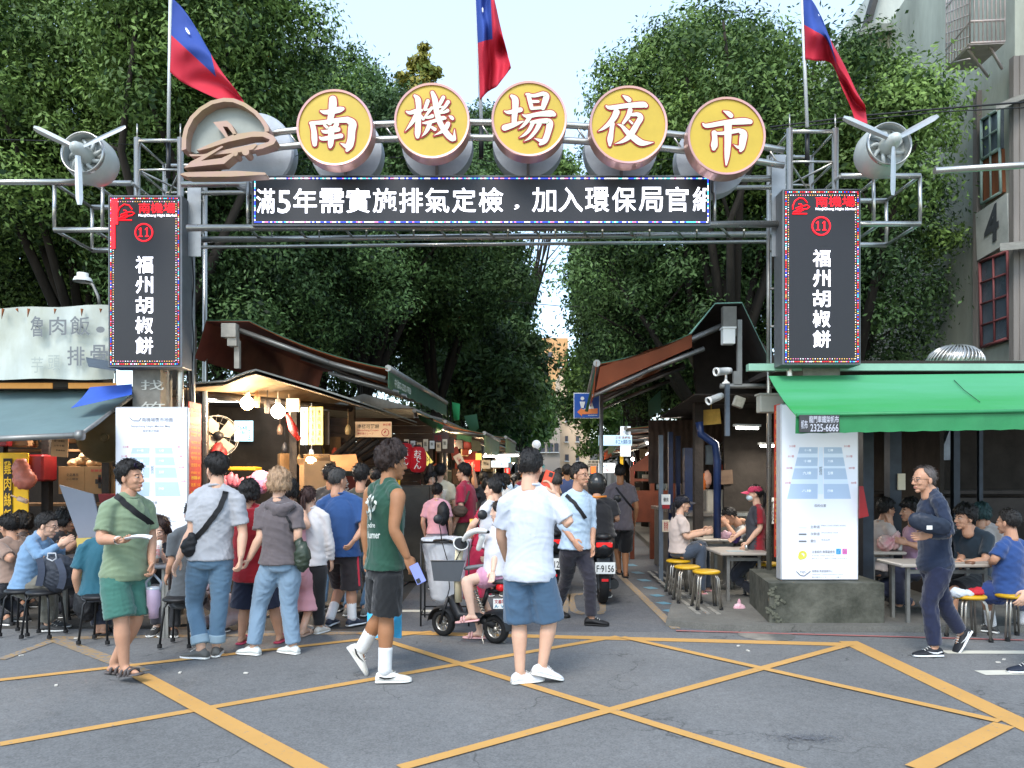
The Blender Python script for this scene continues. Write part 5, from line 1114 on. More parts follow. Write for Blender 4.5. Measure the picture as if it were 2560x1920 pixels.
pF=person('man in pale blue rolled-sleeve shirt with black strap walking towards the right',8.1,(1470,1561),1.72,yaw=140,top='a9bccd',bottom='26242e',style='crop',skin='mid',sleeve='roll',shoes=('141416','low','151515'),loose=1.2,
 pel=(1438,1366,0),neck=(1444,1232,0),head=(1450,1190,-.03),hyaw=128,shR=(1409,1250,-.05),shL=(1476,1252,.08),elbR=(1404,1310,.0),handR=(1434,1352,-.2),elbL=(1480,1312,.1),handL=(1481,1362,.0),kneeL=(1474,1448,-.1),kneeR=(1417,1440,.2),ankL=(1477,1538,-.05),ankR=(1392,1500,.5),fdL=100,gl=True,hem=-.12,vox=.012)
pG=person('older man with glasses in navy jacket and trousers striding left',6.7,(2333,1641),1.7,yaw=-92,top='16233a',bottom='161e3a',hair='5a524e',style='recede',skin='mid',sleeve='long',shoes=('1a1c22','shoe','dfe2e4','e4e4e4'),loose=1.0,build=.86,
 pel=(2338,1405,0),neck=(2330,1236,0),head=(2309,1201,-.02),hyaw=-98,hpitch=-3,shL=(2348,1256,-.16),shR=(2338,1256,.16),elbL=(2372,1332,-.26),handL=(2322,1338,-.3),elbR=(2350,1330,.2),handR=(2320,1340,.1),kneeL=(2324,1505,-.05),kneeR=(2362,1512,.1),ankL=(2337,1612,-.06),ankR=(2400,1580,.12),fdL=-90,fdR=-95,toeR=-55,gl=True,hem=-.3,vox=.011)
# ---- the queue and the people around the near stall
pH=person('stout woman in long red top and navy shorts with bobbed black hair in the queue',7.15,(650,1610),1.58,yaw=5,top='a31622',bottom='1a2036',style='bob',skin='mid',legs='shorts',shoes=('c2445c','slide','c2445c'),build=1.18,loose=2.2,
 pel=(636,1430,0),neck=(624,1270,0),head=(624,1238,0),kneeL=(612,1525,.03),kneeR=(686,1525,.03),ankL=(604,1588,0),ankR=(698,1582,.05),hem=-.3,fem=True,hemflare=1.15,vox=.013)
pI=person('woman in long pink dress with bare raised elbow behind the blonde woman',7.5,(735,1590),1.6,yaw=10,top='c98f97',bottom='d49aa2',style='bob',skin='light',sleeve='none',legs='skirt',shoes=('b89a86','slide','b89a86'),fem=True,head=(722,1232,0),neck=(724,1264,0),pel=(728,1420,0),shR=(752,1280,0),elbR=(768,1315,-.05),handR=(735,1300,-.2),hem=-.2,loose=1.3)
pJ=person('short woman with brown ponytail in white long-sleeved top and black trousers',7.62,(780,1583),1.48,yaw=12,top='c9c6c6',bottom='17171a',hair='3a2420',style='pony',skin='light',sleeve='long',shoes=('d6cfc4','low'),fem=True,pel=(779,1408,0),neck=(778,1276,0),head=(772,1246,0),elbR=(826,1362,0),handR=(829,1402,.05),kneeL=(766,1488,0),kneeR=(797,1490,0),ankL=(760,1556,.1),ankR=(798,1558,0),fdR=20,hem=-.12,hs=1.1)
pK=person('man in royal blue t-shirt and black shorts, hand behind his hip',8.0,(848,1564),1.68,yaw=8,top='224678',bottom='231d20',hair='3a3836',style='crop',skin='mid',legs='knee',shoes=('2c3240','shoe','cfd2d4'),pel=(856,1384,0),neck=(850,1240,0),head=(846,1203,0),hyaw=40,shL=(808,1256,0),shR=(893,1254,0),elbR=(908,1322,-.08),handR=(886,1350,-.16),HR='hold',kneeR=(878,1476,0),ankR=(880,1542,0),socks='dedede',build=1.1,hem=-.12,fdR=35)
pL=person('man in olive t-shirt and jeans standing beside the blue t-shirt man',8.6,(890,1541),1.7,yaw=5,top='3a3a30',bottom='55748c',style='short',skin='mid',shoes=('77746c','low'),pel=(896,1372,0),neck=(902,1230,0),head=(903,1193,0))
pL2=person('person with dark cropped hair half hidden behind the blue t-shirt man',8.9,(825,1530),1.66,yaw=0,top='35302c',bottom='5c7d99',style='short',skin='tan',detail=False)
pL3=person('balding man peering over the queue at the stall counter',9.3,(940,1510),1.66,yaw=-20,top='4a3d30',bottom='2a2a2e',style='recede',skin='tan',detail=False)
# ---- the lane
pM=person('man in cream t-shirt with black backpack strap seen from behind in the lane',12.2,(1100,1436),1.72,yaw=5,top='cfc3a8',bottom='23242a',style='short',skin='light',detail=False,vox=.016)
pM2=person('woman turning her face beside the man in cream',11.9,(1076,1442),1.6,yaw=10,hyaw=150,top='c4b79c',bottom='1b1c22',style='bob',skin='light',fem=True,detail=False,vox=.016,legs='skirt')
pM3=person('girl with dark ponytail in pink top carrying a black backpack',10.6,(1092,1473),1.44,yaw=5,top='d9a0ab',bottom='8f8a92',style='bun',skin='light',fem=True,vox=.015,legs='skirt',hs=1.1)
pN=person('young man with glasses in crimson t-shirt facing left with a brown shoulder bag',11,(1165,1463),1.71,yaw=-70,top='a51d3c',bottom='4a4a3a',style='short',skin='light',gl=True,vox=.015,loose=1.5)
pO=person('woman in black top raising her arm in the lane',14,(1210,1404),1.62,yaw=-20,top='1c1d22',bottom='2a2a30',style='long',skin='mid',fem=True,handL=(1183,1172,-.1),elbL=(1190,1215,-.1),detail=False,vox=.02)
pT=person('man in grey t-shirt and black shorts walking away up the lane',11.9,(1556,1442),1.71,yaw=5,top='605a60',bottom='17171b',style='crop',skin='tan',legs='knee',shoes=('1c1c1e','slide'),pel=(1554,1312,0),neck=(1551,1212,0),head=(1550,1184,0),ankR=(1564,1430,-.1),ankL=(1548,1424,.3),vox=.015,hem=-.14)
# ---------------------------------------------------------------- seated and background people
def sitter(label,Y,**k):
    k.setdefault('vox',.014); return person(label,Y,(k['pel'][0],k['pel'][1]),k.pop('h',1.66),sit=True,**k)
# right hand tables
pU=sitter('woman in white t-shirt and dark cap sitting on a yellow stool beside the lane',9.9,yaw=85,top='b9a9a0',bottom='3a4452',hair='16141a',style='pony',skin='light',fem=True,pel=(1700,1378,0),neck=(1697,1292,0),head=(1706,1262,-.02),handR=(1762,1332,-.15),handL=(1758,1326,.15),elbR=(1716,1342,-.2),kneeR=(1752,1370,-.1),kneeL=(1758,1366,.12),ankR=(1752,1450,-.1),ankL=(1768,1448,.15),cap='1c1e2a',shoes=('b87a86','shoe'),loose=1.3)
pV=sitter('man in pale t-shirt bent low over his bowl at the right table',10.4,yaw=-85,hyaw=-90,hpitch=-38,top='a5a3a0',bottom='3a3630',style='crop',skin='mid',pel=(1880,1378,.3),neck=(1850,1318,.2),head=(1826,1292,.15),handL=(1818,1312,0),handR=(1815,1310,.25),elbL=(1840,1345,-.1),kneeL=(1830,1372,.2),kneeR=(1832,1372,.4),ankL=(1825,1455,.2),ankR=(1835,1455,.4))
pW=person('waitress in red t-shirt, grey apron, pink cap and face mask standing at the right tables',9.6,(1895,1500),1.5,yaw=-80,top='8f1522',bottom='2a2c34',hair='14100f',style='pony',skin='light',fem=True,pel=(1888,1380,0),neck=(1893,1268,0),head=(1886,1236,0),handL=(1868,1358,-.1),elbL=(1900,1320,-.15),handR=(1838,1342,.2),elbR=(1870,1320,.25),cap='c03a5a',mask=True,hs=1.05)
pX1=sitter('young man with glasses in white t-shirt resting his chin in the right hall',8.9,yaw=80,top='b3a59d',bottom='2a2a30',skin='mid',gl=True,pel=(2185,1420,0),neck=(2203,1310,0),head=(2216,1276,0),handR=(2228,1312,-.12),elbR=(2240,1358,-.15),kneeR=(2235,1415,0),kneeL=(2235,1415,.2),ankR=(2230,1500,0),ankL=(2235,1500,.2))
pX2=sitter('teenager in pink and white top facing left behind the man in navy',8.8,yaw=-85,top='b790a6',bottom='2a2f45',style='mop',skin='mid',pel=(2290,1425,0),neck=(2286,1318,0),head=(2275,1280,0),handL=(2268,1358,-.2),elbL=(2300,1368,-.25),kneeL=(2245,1425,-.05),ankL=(2250,1500,0),hs=1.05)
pX3=sitter('young man in dark teal polo leaning on the near right table',8.3,yaw=-120,hyaw=-95,top='172733',bottom='15161a',style='mop',skin='mid',legs='shorts',pel=(2440,1440,.1),neck=(2432,1330,0),head=(2412,1298,-.05),handL=(2412,1408,-.3),elbL=(2462,1400,-.2),handR=(2398,1408,-.25),elbR=(2405,1390,.1),kneeL=(2380,1480,-.3),kneeR=(2360,1480,0),ankL=(2385,1565,-.3),ankR=(2370,1560,0),hs=1.08)
pX4=sitter('person in white t-shirt at the back of the right hall, seen from behind',9.2,yaw=60,top='b9b1ab',bottom='26262c',hair='1d3a3a',style='bob',skin='mid',fem=True,pel=(2475,1415,0),neck=(2470,1318,0),head=(2455,1288,0))
pX5=sitter('man in royal blue t-shirt and shorts sitting with his back to the street at right',7.5,yaw=-35,hyaw=-30,top='224279',bottom='22386f',style='crop',skin='mid',legs='knee',pel=(2520,1478,0),neck=(2525,1350,0),head=(2520,1308,0),handL=(2478,1408,.2),elbL=(2485,1400,-.1),handR=(2570,1420,.2),kneeL=(2466,1480,.1),kneeR=(2560,1500,.3),ankL=(2478,1570,.15),ankR=(2555,1570,.3),socks='d8d8d8',loose=1.4,hs=1.05)
# left tables
pY1=sitter('man with glasses in pale denim shirt bent over the left table',7.7,yaw=80,hyaw=82,hpitch=-14,top='6f8fae',bottom='6d6a60',style='crop',skin='light',sleeve='long',gl=True,pel=(66,1470,0),neck=(98,1342,0),head=(118,1316,-.02),handR=(150,1362,-.12),elbR=(100,1392,-.2),handL=(155,1366,.15),kneeR=(122,1452,-.05),kneeL=(128,1450,.15),ankR=(118,1560,0),ankL=(128,1556,.2),loose=1.5,hs=1.05,vox=.012)
pY2=sitter('person in black t-shirt eating beyond the denim shirt man',8.5,yaw=75,hpitch=-12,top='17161d',bottom='22222a',style='bob',skin='mid',pel=(140,1440,0),neck=(152,1335,0),head=(165,1305,0),handR=(195,1352,-.1),elbR=(170,1372,-.15))
pY3=sitter('diner in beige t-shirt at the far left edge, head lowered',8.1,yaw=-70,hpitch=-12,top='8c7466',bottom='2a2a30',style='short',skin='mid',pel=(40,1450,0),neck=(34,1350,0),head=(22,1320,0),handL=(5,1390,-.2),elbL=(30,1398,-.25))
pY3b=sitter('dark haired diner behind the beige t-shirt at the left edge',9.0,yaw=-90,top='4b3d39',bottom='22222a',style='bob',skin='mid',pel=(70,1430,0),neck=(62,1340,0),head=(52,1312,0),lod=1)
pY4=sitter('person in teal t-shirt on a black chair behind the man in sage green',7.35,yaw=-20,top='1f5666',bottom='262b3a',style='short',skin='mid',pel=(250,1480,0),neck=(262,1352,0),head=(275,1310,0),kneeR=(270,1490,.3),ankR=(262,1585,.2),kneeL=(240,1490,.3),ankL=(245,1580,.2),shoes=('1d1d20','slide','d8d8d8'),loose=1.3)
pY5=sitter('long-haired woman looking down at her drink under the map board',7.7,yaw=178,hyaw=176,hpitch=-22,top='1f2329',bottom='22222a',hair='2c1b16',style='long',skin='pale',fem=True,pel=(405,1480,.3),neck=(400,1366,.05),head=(399,1324,-.02),handR=(392,1392,-.2),handL=(412,1398,-.2),elbR=(378,1430,0),elbL=(430,1430,0),kneeL=(420,1480,-.1),kneeR=(390,1480,-.1),ankL=(420,1570,-.1),ankR=(392,1570,-.1),hs=1.08)
pY6=sitter('man in dark grey t-shirt sitting on a black chair behind the jeans man',7.2,yaw=-30,top='4b5054',bottom='26282c',style='crop',skin='mid',pel=(470,1490,0),neck=(480,1325,0),head=(484,1288,0),handL=(420,1432,-.05),elbL=(430,1405,-.1),kneeL=(435,1490,.3),kneeR=(490,1495,.3),ankL=(435,1590,.25),ankR=(490,1590,.3),loose=1.0,build=.9)
pY7=sitter('person in grey striped trousers stooping behind the jeans man',7.6,yaw=20,top='a08c92',bottom='a89a9a',style='short',skin='light',pel=(520,1480,.1),neck=(515,1390,.3),head=(515,1355,.35),lod=1)
# e-bike girl and helper, scooter riders
pR=sitter('girl in white t-shirt and pink shorts sitting sideways on the electric scooter',7.25,yaw=-80,hyaw=-60,top='c9c9cf',bottom='c58fa8',hair='1a1413',style='pony',skin='pale',legs='brief',fem=True,shoes=('dba9a6','slide','dba9a6'),h=1.5,pel=(1238,1432,.0),neck=(1244,1316,.1),head=(1246,1282,.15),shR=(1232,1332,.15),shL=(1256,1332,.05),handR=(1232,1430,-.14),elbR=(1238,1386,-.05),handL=(1222,1398,.1),kneeR=(1166,1452,-.12),ankR=(1180,1534,-.14),kneeL=(1176,1450,.08),ankL=(1200,1530,.12),toeR=-8)
pR2=person('woman in white t-shirt and crimson apron reaching over the bin bag behind the scooter',8.3,(1215,1552),1.6,yaw=-70,top='c8c8cc',bottom='a3173c',hair='15110f',style='short',skin='light',fem=True,legs='skirt',pel=(1212,1362,0),neck=(1226,1262,0),head=(1232,1226,.05),handR=(1163,1350,-.1),elbR=(1185,1308,-.15),handL=(1170,1360,.15),loose=1.1,lod=1)
pP=sitter('scooter rider in cap and face mask with a pink scarf coming down the lane',10.4,yaw=175,top='2c2d30',bottom='20222a',hair='1a1413',style='bob',skin='light',sleeve='long',cap='3d4d5e',mask=True,pel=(1240,1370,0),neck=(1244,1250,0),head=(1246,1215,-.05),handL=(1262,1310,-.4),handR=(1226,1310,-.4),kneeL=(1256,1370,-.35),kneeR=(1226,1370,-.35),ankL=(1256,1440,-.3),ankR=(1226,1440,-.3),loose=1.5)
pS=sitter('scooter rider in black polo and dark helmet with orange shoulder piping, back to us',9.6,yaw=5,top='17171b',bottom='1d1e24',hair='101010',style='none',skin='mid',pel=(1497,1338,0),neck=(1492,1248,0),head=(1492,1214,0),handR=(1535,1300,.35),elbR=(1542,1296,0),handL=(1450,1300,.35),elbL=(1446,1296,0),kneeR=(1520,1365,.3),kneeL=(1476,1365,.3),ankR=(1522,1440,.3),ankL=(1474,1440,.3),build=1.15,loose=1.5)
pS2=sitter('rider on the scooter with plate 3126 hidden behind the man on the phone',10.0,yaw=0,top='2a2c33',bottom='22242a',style='recede',skin='mid',hair='3b3733',pel=(1385,1335,0),neck=(1388,1240,0),head=(1390,1206,0),lod=1,hs=1.05)
pZ=person('person almost out of the picture at the right edge, one dark shoe showing',6.15,(2650,1690),1.7,yaw=-90,top='3a3f4a',bottom='23262e',style='short',skin='light',shoes=('1d2433','shoe','dfe2e4'),pel=(2665,1440,0),neck=(2660,1250,0),head=(2650,1200,0),handL=(2572,1478,-.1),elbL=(2640,1380,-.15),kneeL=(2610,1560,-.05),ankL=(2578,1650,-.05),kneeR=(2670,1560,.1),ankR=(2700,1640,.1),vox=.015)
# far crowd in the lane
R=random.Random(21)
cr=[('1f2024','black'),('c9c9c6','white'),('6b7f95','slate blue'),('7b2f3c','maroon'),('3f5a44','forest green'),('b08d6a','tan'),('8d8f93','light grey'),('2f3e63','navy'),('c58a92','dusty pink'),('4a4b50','charcoal'),('d3b44f','mustard'),('5f4a7a','purple'),('8e5a3a','rust'),('88a7b8','powder blue'),('33463a','dark olive'),('b9aeb9','lilac'),('a03a35','brick red'),('4d8a8a','teal'),('5b4a40','brown'),('e0ddd0','cream'),('28303c','ink blue'),('6d6f5a','khaki'),('b4c7a8','mint'),('9a6f8a','mauve'),('363638','graphite'),('c7a58c','beige'),('24442f','bottle green'),('7f97b5','sky blue'),('dcdce2','bright white'),('513035','wine')]
xs=[1185,1262,1285,1310,1345,1372,1398,1418,1362,1405,1430,1340,1295,1275,1322,1385,1412,1440,1458,1422,1350,1305,1330,1470,1448,1395,1365,1408,1380,1425]
ds=[15,13,16,18,12.2,13.6,15.5,14,20,19,22,23,21,19,25,26,28,17,14.5,30,32,27,30,19,25,34,38,40,44,46]
for i,((c,nm),x,d) in enumerate(zip(cr,xs,ds)):
    fem=R.random()<.5; h=R.uniform(1.5,1.62) if fem else R.uniform(1.62,1.75); yw=R.choice([0,10,-15,170,190,180,-5]); tw=abs(yw)>90
    person('%s in %s top walking %s the camera in the lane crowd'%('woman' if fem else 'man',nm,'towards' if tw else 'away from'),d,(x,0),h,yaw=yw,top=c,bottom=R.choice(['1f2026','2b3342','4a4640','3d5266']),style=R.choice(['bob','long','pony'] if fem else ['short','crop','short']),skin=R.choice(['light','mid','tan']),fem=fem,vox=.024,detail=False,lod=1,sleeve=R.choice(['short','short','long']),legs=R.choice(['long','knee','long']),grp='people filling the lane')
# ---------------------------------------------------------------- stalls and awnings
tarpg=M('green_tarpaulin','35604f',.55,0,.25,3,bump=.25,bscale=7); tarpb=M('brown_tarpaulin','8a4f2c',.6,0,.3,2.5,bump=.25,bscale=6)
def glow_through(m,k,c):
    t=m.node_tree; b=t.nodes['Principled BSDF']; tr=t.nodes.new('ShaderNodeBsdfTranslucent'); tr.inputs[0].default_value=(*lin(c),1); ms=t.nodes.new('ShaderNodeMixShader'); ms.inputs[0].default_value=k; t.links.new(b.outputs[0],ms.inputs[1]); t.links.new(tr.outputs[0],ms.inputs[2]); t.links.new(ms.outputs[0],t.nodes['Material Output'].inputs[0])
glow_through(tarpb,.55,'e88a4a'); glow_through(tarpg,.35,'b4c48a'); tarpg2=M('bright_green_tarpaulin','2f8f5a',.5,0,.2,3,bump=.25,bscale=7); teal=M('teal_tarpaulin','5fc0a8',.5,0,.15,3)
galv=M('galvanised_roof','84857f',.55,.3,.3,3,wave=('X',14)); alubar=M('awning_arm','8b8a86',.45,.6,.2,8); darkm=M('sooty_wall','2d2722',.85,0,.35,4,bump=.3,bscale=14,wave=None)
wallp=M('plank_wall','4a392c',.8,0,.45,4,bump=.4,bscale=20,stretch=(.3,1,3)); warm=M('warm_bulb','ffdca8',.4,0,0,emit=18); cool=M('white_bulb','fff6e6',.4,0,0,emit=14); tube_=M('fluorescent_tube','fffdf4',.4,0,0,emit=7); paper=M('paper','cfc3ac',.8,0,.08,6); ink=M('ink','2e2a28',.8,0,0); redpaint=M('red_lacquer','8c1d20',.5,0,.25,6); cream=M('cream_board','c9ad8c',.6,0,.1,5,emit=.05); cabinet=M('stall_metal','6b6259',.45,.4,.35,4,bump=.1); greypl=M('grey_board','8c8f99',.5,0,.06,3)
def bulb(x,y,Y,r,mat_,label,power,col=(1,.72,.42),drop=.25,holder=wht):
    c=P(x,y,Y); t=thing('hanging_bulb',(c.x,c.y,c.z+drop),label,'lamp','bare bulbs hanging over the stalls')
    mb=MB(); mb.tube([c+Vector((0,0,drop)),c+Vector((0,0,r*1.5))],.006,5); mb.lathe(c+Vector((0,0,r*.8)),[(r*.35,0),(r*.42,r*.5),(r*.3,r*1.0),(0,r*1.05)],12); mb.build('holder',holder,t)
    mb=MB(); mb.lathe(c,[(0,-r),(r*.5,-r*.87),(r*.87,-r*.5),(r,0),(r*.87,r*.5),(r*.5,r*.87),(r*.3,r*1.0)],16); o=mb.build('bulb',mat_,t)
    l=bpy.data.lights.new('bulb_light','POINT'); l.energy=power*1.15; l.color=col; l.shadow_soft_size=r; lo=bpy.data.objects.new('bulb_light',l); COL.objects.link(lo); lo.location=(0,0,-drop-r*1.6); lo.parent=t
    return t
def ftube(x,y,Y,L,ang,label,power=4,col=(1,.93,.82)):
    c=P(x,y,Y); d=Vector((cos(ang),sin(ang),0))*L/2; t=thing('tube_lamp',c,label,'lamp','fluorescent lamps under the roofs'); mb=MB(); mb.tube([c-d,c+d],.018,8); mb.build('tube',tube_,t)
    mb=MB(); R=Matrix.Rotation(ang,3,'Z'); mb.box(c+Vector((0,0,.035)),(L+.06,.06,.03),R); mb.build('fitting',wht,t)
    l=bpy.data.lights.new('tube_light','AREA'); l.shape='RECTANGLE'; l.size=L; l.size_y=.05; l.energy=power; l.color=col; lo=bpy.data.objects.new('tube_light',l); COL.objects.link(lo); lo.location=(0,0,-.03); lo.rotation_euler=(0,0,ang); lo.parent=t; return t
def sheet(a,b,c,d,sag=.0,nu=8,nv=8,bias=.5):
    """grid between corners a-b (top edge) and d-c (bottom edge) with sag"""
    g=[]
    for i in range(nv+1):
        v=i/nv; r=[]
        for j in range(nu+1):
            u=j/nu; p=(a.lerp(b,u)).lerp(d.lerp(c,u),v); p=p-Vector((0,0,sag*4*v*(1-v)+sag*.5*abs(sin(u*pi*3))*v*(1-v)*2)); r.append(p)
        g.append(r)
    return g
def awning(t,lat0,z0,lat1,z1,y0,y1,val=.32,sag=.05,inner=tarpb,outer=tarpg,arms=True,name='awning'):
    """fabric awning reaching over the lane from lat0 (fixed side) to lat1 (front bar), between depths y0 and y1"""
    a,b,c,d=ST(lat0,y0,z0),ST(lat0,y1,z0),ST(lat1,y1,z1),ST(lat1,y0,z1)
    mb=MB(); mb.slab(sheet(a,b,c,d,sag),.008,0); o=mb.build('canopy',[outer],t)
    mb=MB(); dn=Vector((0,0,-.012)); mb.slab(sheet(a+dn,b+dn,c+dn,d+dn,sag),.006,0); mb.build('lining',[inner],t)
    n=26; rows=[[],[]]
    for i in range(n+1):
        f=i/n; p=d.lerp(c,f); rows[0].append(p+Vector((0,0,.01))); rows[1].append(p+Vector((sin(i*1.9)*.02,0,-val-.02*sin(i*2.3))))
    mb=MB(); mb.slab(rows,.006,nrm=(1,0,0)); mb.build('valance',outer,t)
    mb=MB(); mb.tube([d,c],.035,8); mb.tube([a,b],.04,8)
    if arms:
        for yy in (y0+.06,y0+.5,y1-.15):
            p=ST(lat0+(lat1-lat0)*.03,yy,z0-.12); q=ST(lat0+(lat1-lat0)*.5,yy,(z0+z1)/2-.16); r=ST(lat1,yy,z1-.03); mb.tube([p,q],.035,4); mb.tube([q+Vector((0,0,.0)),r],.03,4)
    mb.build('arm',alubar,t); return t
# ---- near left stall: gabled awning over a lamplit counter
t=thing('food_stall',(-3.0,10,0),'lamplit food stall under a brown-lined green awning behind the left tower','stall'); nearL=t
y0=9.0; A=P(622,800,y0); B=P(515,800,y0); F1=P(970,920,y0); L1=P(486,892,y0)
def yd(p,dy): return p+Vector((VX*dy,dy,0))
def rp(a,b,name,m_in,m_out,sag,D=4.3):
    mb=MB(); mb.slab(sheet(a,yd(a,D),yd(b,D),b,sag),.01); mb.build(name,m_out,t); mb=MB(); k=Vector((0,0,-.014)); mb.slab(sheet(a+k,yd(a,D)+k,yd(b,D)+k,b+k,sag),.008); mb.build('lining',m_in,t)
brl=M('dark_brown_lining','6a2f20',.7,0,.3,3)
rp(A,F1,'roof_slope',tarpb,tarpg,.07); rp(B,A,'roof_ridge',brl,tarpg,0); rp(B,L1,'roof_slope',brl,tarpg,.02)
n=30; rows=[[],[]]
for i in range(n+1):
    p=yd(F1,4.3*i/n); rows[0].append(p+Vector((0,0,.02))); rows[1].append(p+Vector((0,0,-.235-.012*sin(i*1.7))))
mb=MB(); mb.slab(rows,.008,nrm=(1,0,0)); va=mb.build('valance',tarpg,t)
mb=MB(); q=yd(F1,.3); text(mb,'中油02-2302-7928',q+Vector((.012,0,-.19)),(VX,1,0),(0,0,1),(0,0,.95,.11),.04); mb.build('lettering',M('pale_lettering','c8cdbb',.7,0,0),va)
mb=MB()
for dy in (.04,.5,2.2,4.1):
    a=yd(P(590,822,y0),dy); b_=yd(P(820,905,y0),dy); c=yd(P(962,945,y0),dy); mb.tube([a,b_],.03,4); mb.tube([b_,c],.026,4); 
    if dy<1: a=yd(P(805,925,y0),dy+.2); mb.tube([a,yd(P(985,975,y0),dy+.2)],.022,4)
mb.tube([F1+Vector((0,0,0)),yd(F1,4.3)],.04,8); mb.build('folding_arm',alubar,t)
mb=MB(); a=P(590,920,y0); b_=P(590,850,y0); mb.box(((a.x),y0+.05,(a.z+b_.z)/2),(.06,.06,b_.z-a.z)); a=P(577,828,y0); mb.box((a.x,y0-.02,a.z),(.17,.12,.16)); mb.box((a.x+.03,y0-.0,a.z-.13),(.11,.1,.1)); mb.build('ridge_bracket',M('bracket_white','a7a297',.6,.1,.25,9),t)
mb=MB()      # corrugated lower roof with lamplit underside
pr=[(455,958),(560,950),(615,928),(640,922),(700,940),(800,970),(900,1003)]
g=[[yd(P(x,y,8.9),k*.42) for x,y in pr] for k in range(9)]; mb.slab(g,.02); mb.build('lower_roof',galv,t)
mb=MB(); g=[[yd(P(x,y+12,8.95),k*.42) for x,y in pr] for k in range(9)]; mb.slab(g,.008); mb.build('lower_lining',M('cream_lining','826c50',.7,0,.25,4),t)
mb=MB()
for (x,yt,yb,Y,w) in ((505,985,1500,9.4,.12),(735,1000,1480,10.5,.1),(880,1010,1440,11.4,.09),(575,1010,1240,12,.07)):
    a=P(x,yt,Y); mb.box((a.x,Y,a.z/2),(w,w,a.z))
a=P(500,985,9.3); b_=P(880,1022,10.8); mb.tube([a,b_],.045,4); mb.build('post',dark,t)
mb=MB(); a=ST(-4.7,12.8,0); b_=ST(-2.3,13.0,0); R=random.Random(8)
for k in range(19):
    z=.07+k*.135; mb.box(((a.x+b_.x)/2,12.9+R.uniform(-.012,.012),z),(b_.x-a.x,.03,.128))
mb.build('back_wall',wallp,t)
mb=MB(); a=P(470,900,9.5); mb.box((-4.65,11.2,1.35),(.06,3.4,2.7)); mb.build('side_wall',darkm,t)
mb=MB(); x0,x1=P(560,1240,10.2).x,P(905,1240,10.2).x; mb.box(((x0+x1)/2,10.5,.5),(x1-x0,.75,1.0)); mb.box(((x0+x1)/2,10.45,1.02),(x1-x0+.1,.95,.04)); mb.build('counter',cabinet,t)
for px,py,Y,w,h,label in ((690,1090,10.0,.0,0,''),):
    pass
# hanging menus, boards, lanterns (each a thing)
def board(name,x0,y0,x1,y1,Y,m_,label,texts=(),cat='sign',th=.02,grp=None,rot=None,ink_=None):
    a,b=P(x0,y1,Y),P(x1,y0,Y); mb=MB(); mb.box(((a.x+b.x)/2,Y+th/2,(a.z+b.z)/2),(b.x-a.x,th,b.z-a.z),b=.003); o=mb.build(name,m_); 
    if texts:
        mb=MB()
        for (s,u0,v0,u1,v1,mi) in texts: ptext(mb,s,x0+(x1-x0)*u0,y0+(y1-y0)*v0,x0+(x1-x0)*u1,y0+(y1-y0)*v1,Y-.004,.02,mi)
        p=mb.build('lettering',[ink_ or ink,redt,wht,M('print_blue','2f6db0',.6,0,0)]); p.parent=o
    og_=Vector(((a.x+b.x)/2,Y,a.z)); 
    for q in [o]+list(o.children):
        for v in q.data.vertices: v.co-=og_
    o.location=og_; 
    if rot: o.rotation_euler=rot
    tag(o,label,cat,grp); return o
lb_=M('lit_pale_blue','a8d8ea',.5,0,0,emit=1.1); lwm=M('lit_white_sign','e6ecef',.5,0,0,emit=.9); lyl=M('lit_menu_yellow','e8cf6a',.5,0,0,emit=.5); lrd=M('lit_red_sign','d01c12',.5,0,0,emit=1.0)
board('menu_screen',586,1052,632,1103,11.6,lb_,'small pale blue lit price card on the back wall of the near left stall',[('2648',.15,.25,.7,.45,3),('早點',.15,.5,.6,.65,3),('②',.68,.45,.95,.95,0)])
for i,(x,m_) in enumerate(((752,lwm),(772,lyl),(790,lyl))): board('menu_strip',x,1017,x+17,1112,10.3,m_,['white','first yellow','second yellow'][i]+' lit vertical menu strip hanging by the middle post',[(s,.25,.08+.18*j,.75,.22+.18*j,0) for j,s in enumerate('魯肉飯湯麵')],grp='lit menu strips')
board('menu_strip',812,1028,824,1112,10.4,dark,'unlit dark edge board beside the yellow menu strips',grp='lit menu strips')
board('stall_sign',888,1054,979,1093,10.8,cream,'cream sign reading crepes with a red circled 4',[('南機可麗餅',.06,.16,.66,.44,0),('Nanjichang Crepes',.06,.5,.64,.64,1),('南機場クレープ',.06,.7,.5,.84,1),('④',.72,.45,.93,.95,1),('南機場',.76,.12,.97,.28,1)])
mb=MB(); a=P(733,1013,9.9); mb.box(a,(.17,.05,.17)); mb.tube([P(722,985,9.9),P(726,1060,9.9)],.008,5); top(rebase(mb.build('junction_box',cream)),'white perforated junction box on the middle post','box')
bulb(618,1008,9.6,.085,warm,'warm round bulb, left of the pair over the near left stall',42)
bulb(695,1029,9.5,.088,cool,'bright white bulb, right of the pair over the near left stall',48,(1,.9,.75))
bulb(779,1150,9.4,.07,warm,'lone warm bulb hanging low over the queue',38,drop=.7)
ftube(560,1002,11,.5,.2,'short fluorescent lamp deep inside the near left stall',6); ftube(535,995,10.2,.25,.0,'stub fluorescent lamp by the left post of the near left stall',3)
for i,(x,y,m_) in enumerate(((643,1000,wood),(668,1015,dark))):
    c=P(x,y,9.7); mb=MB(); mb.lathe(c,[(0,-.1),(.035,-.09),(.04,.03),(.02,.1),(0,.11)],12); mb.tube([c+Vector((0,0,.1)),c+Vector((0,0,.2))],.006,5); top(rebase(mb.build('spotlight',m_)),['amber','black'][i]+' unlit spotlight between the two bulbs','lamp')
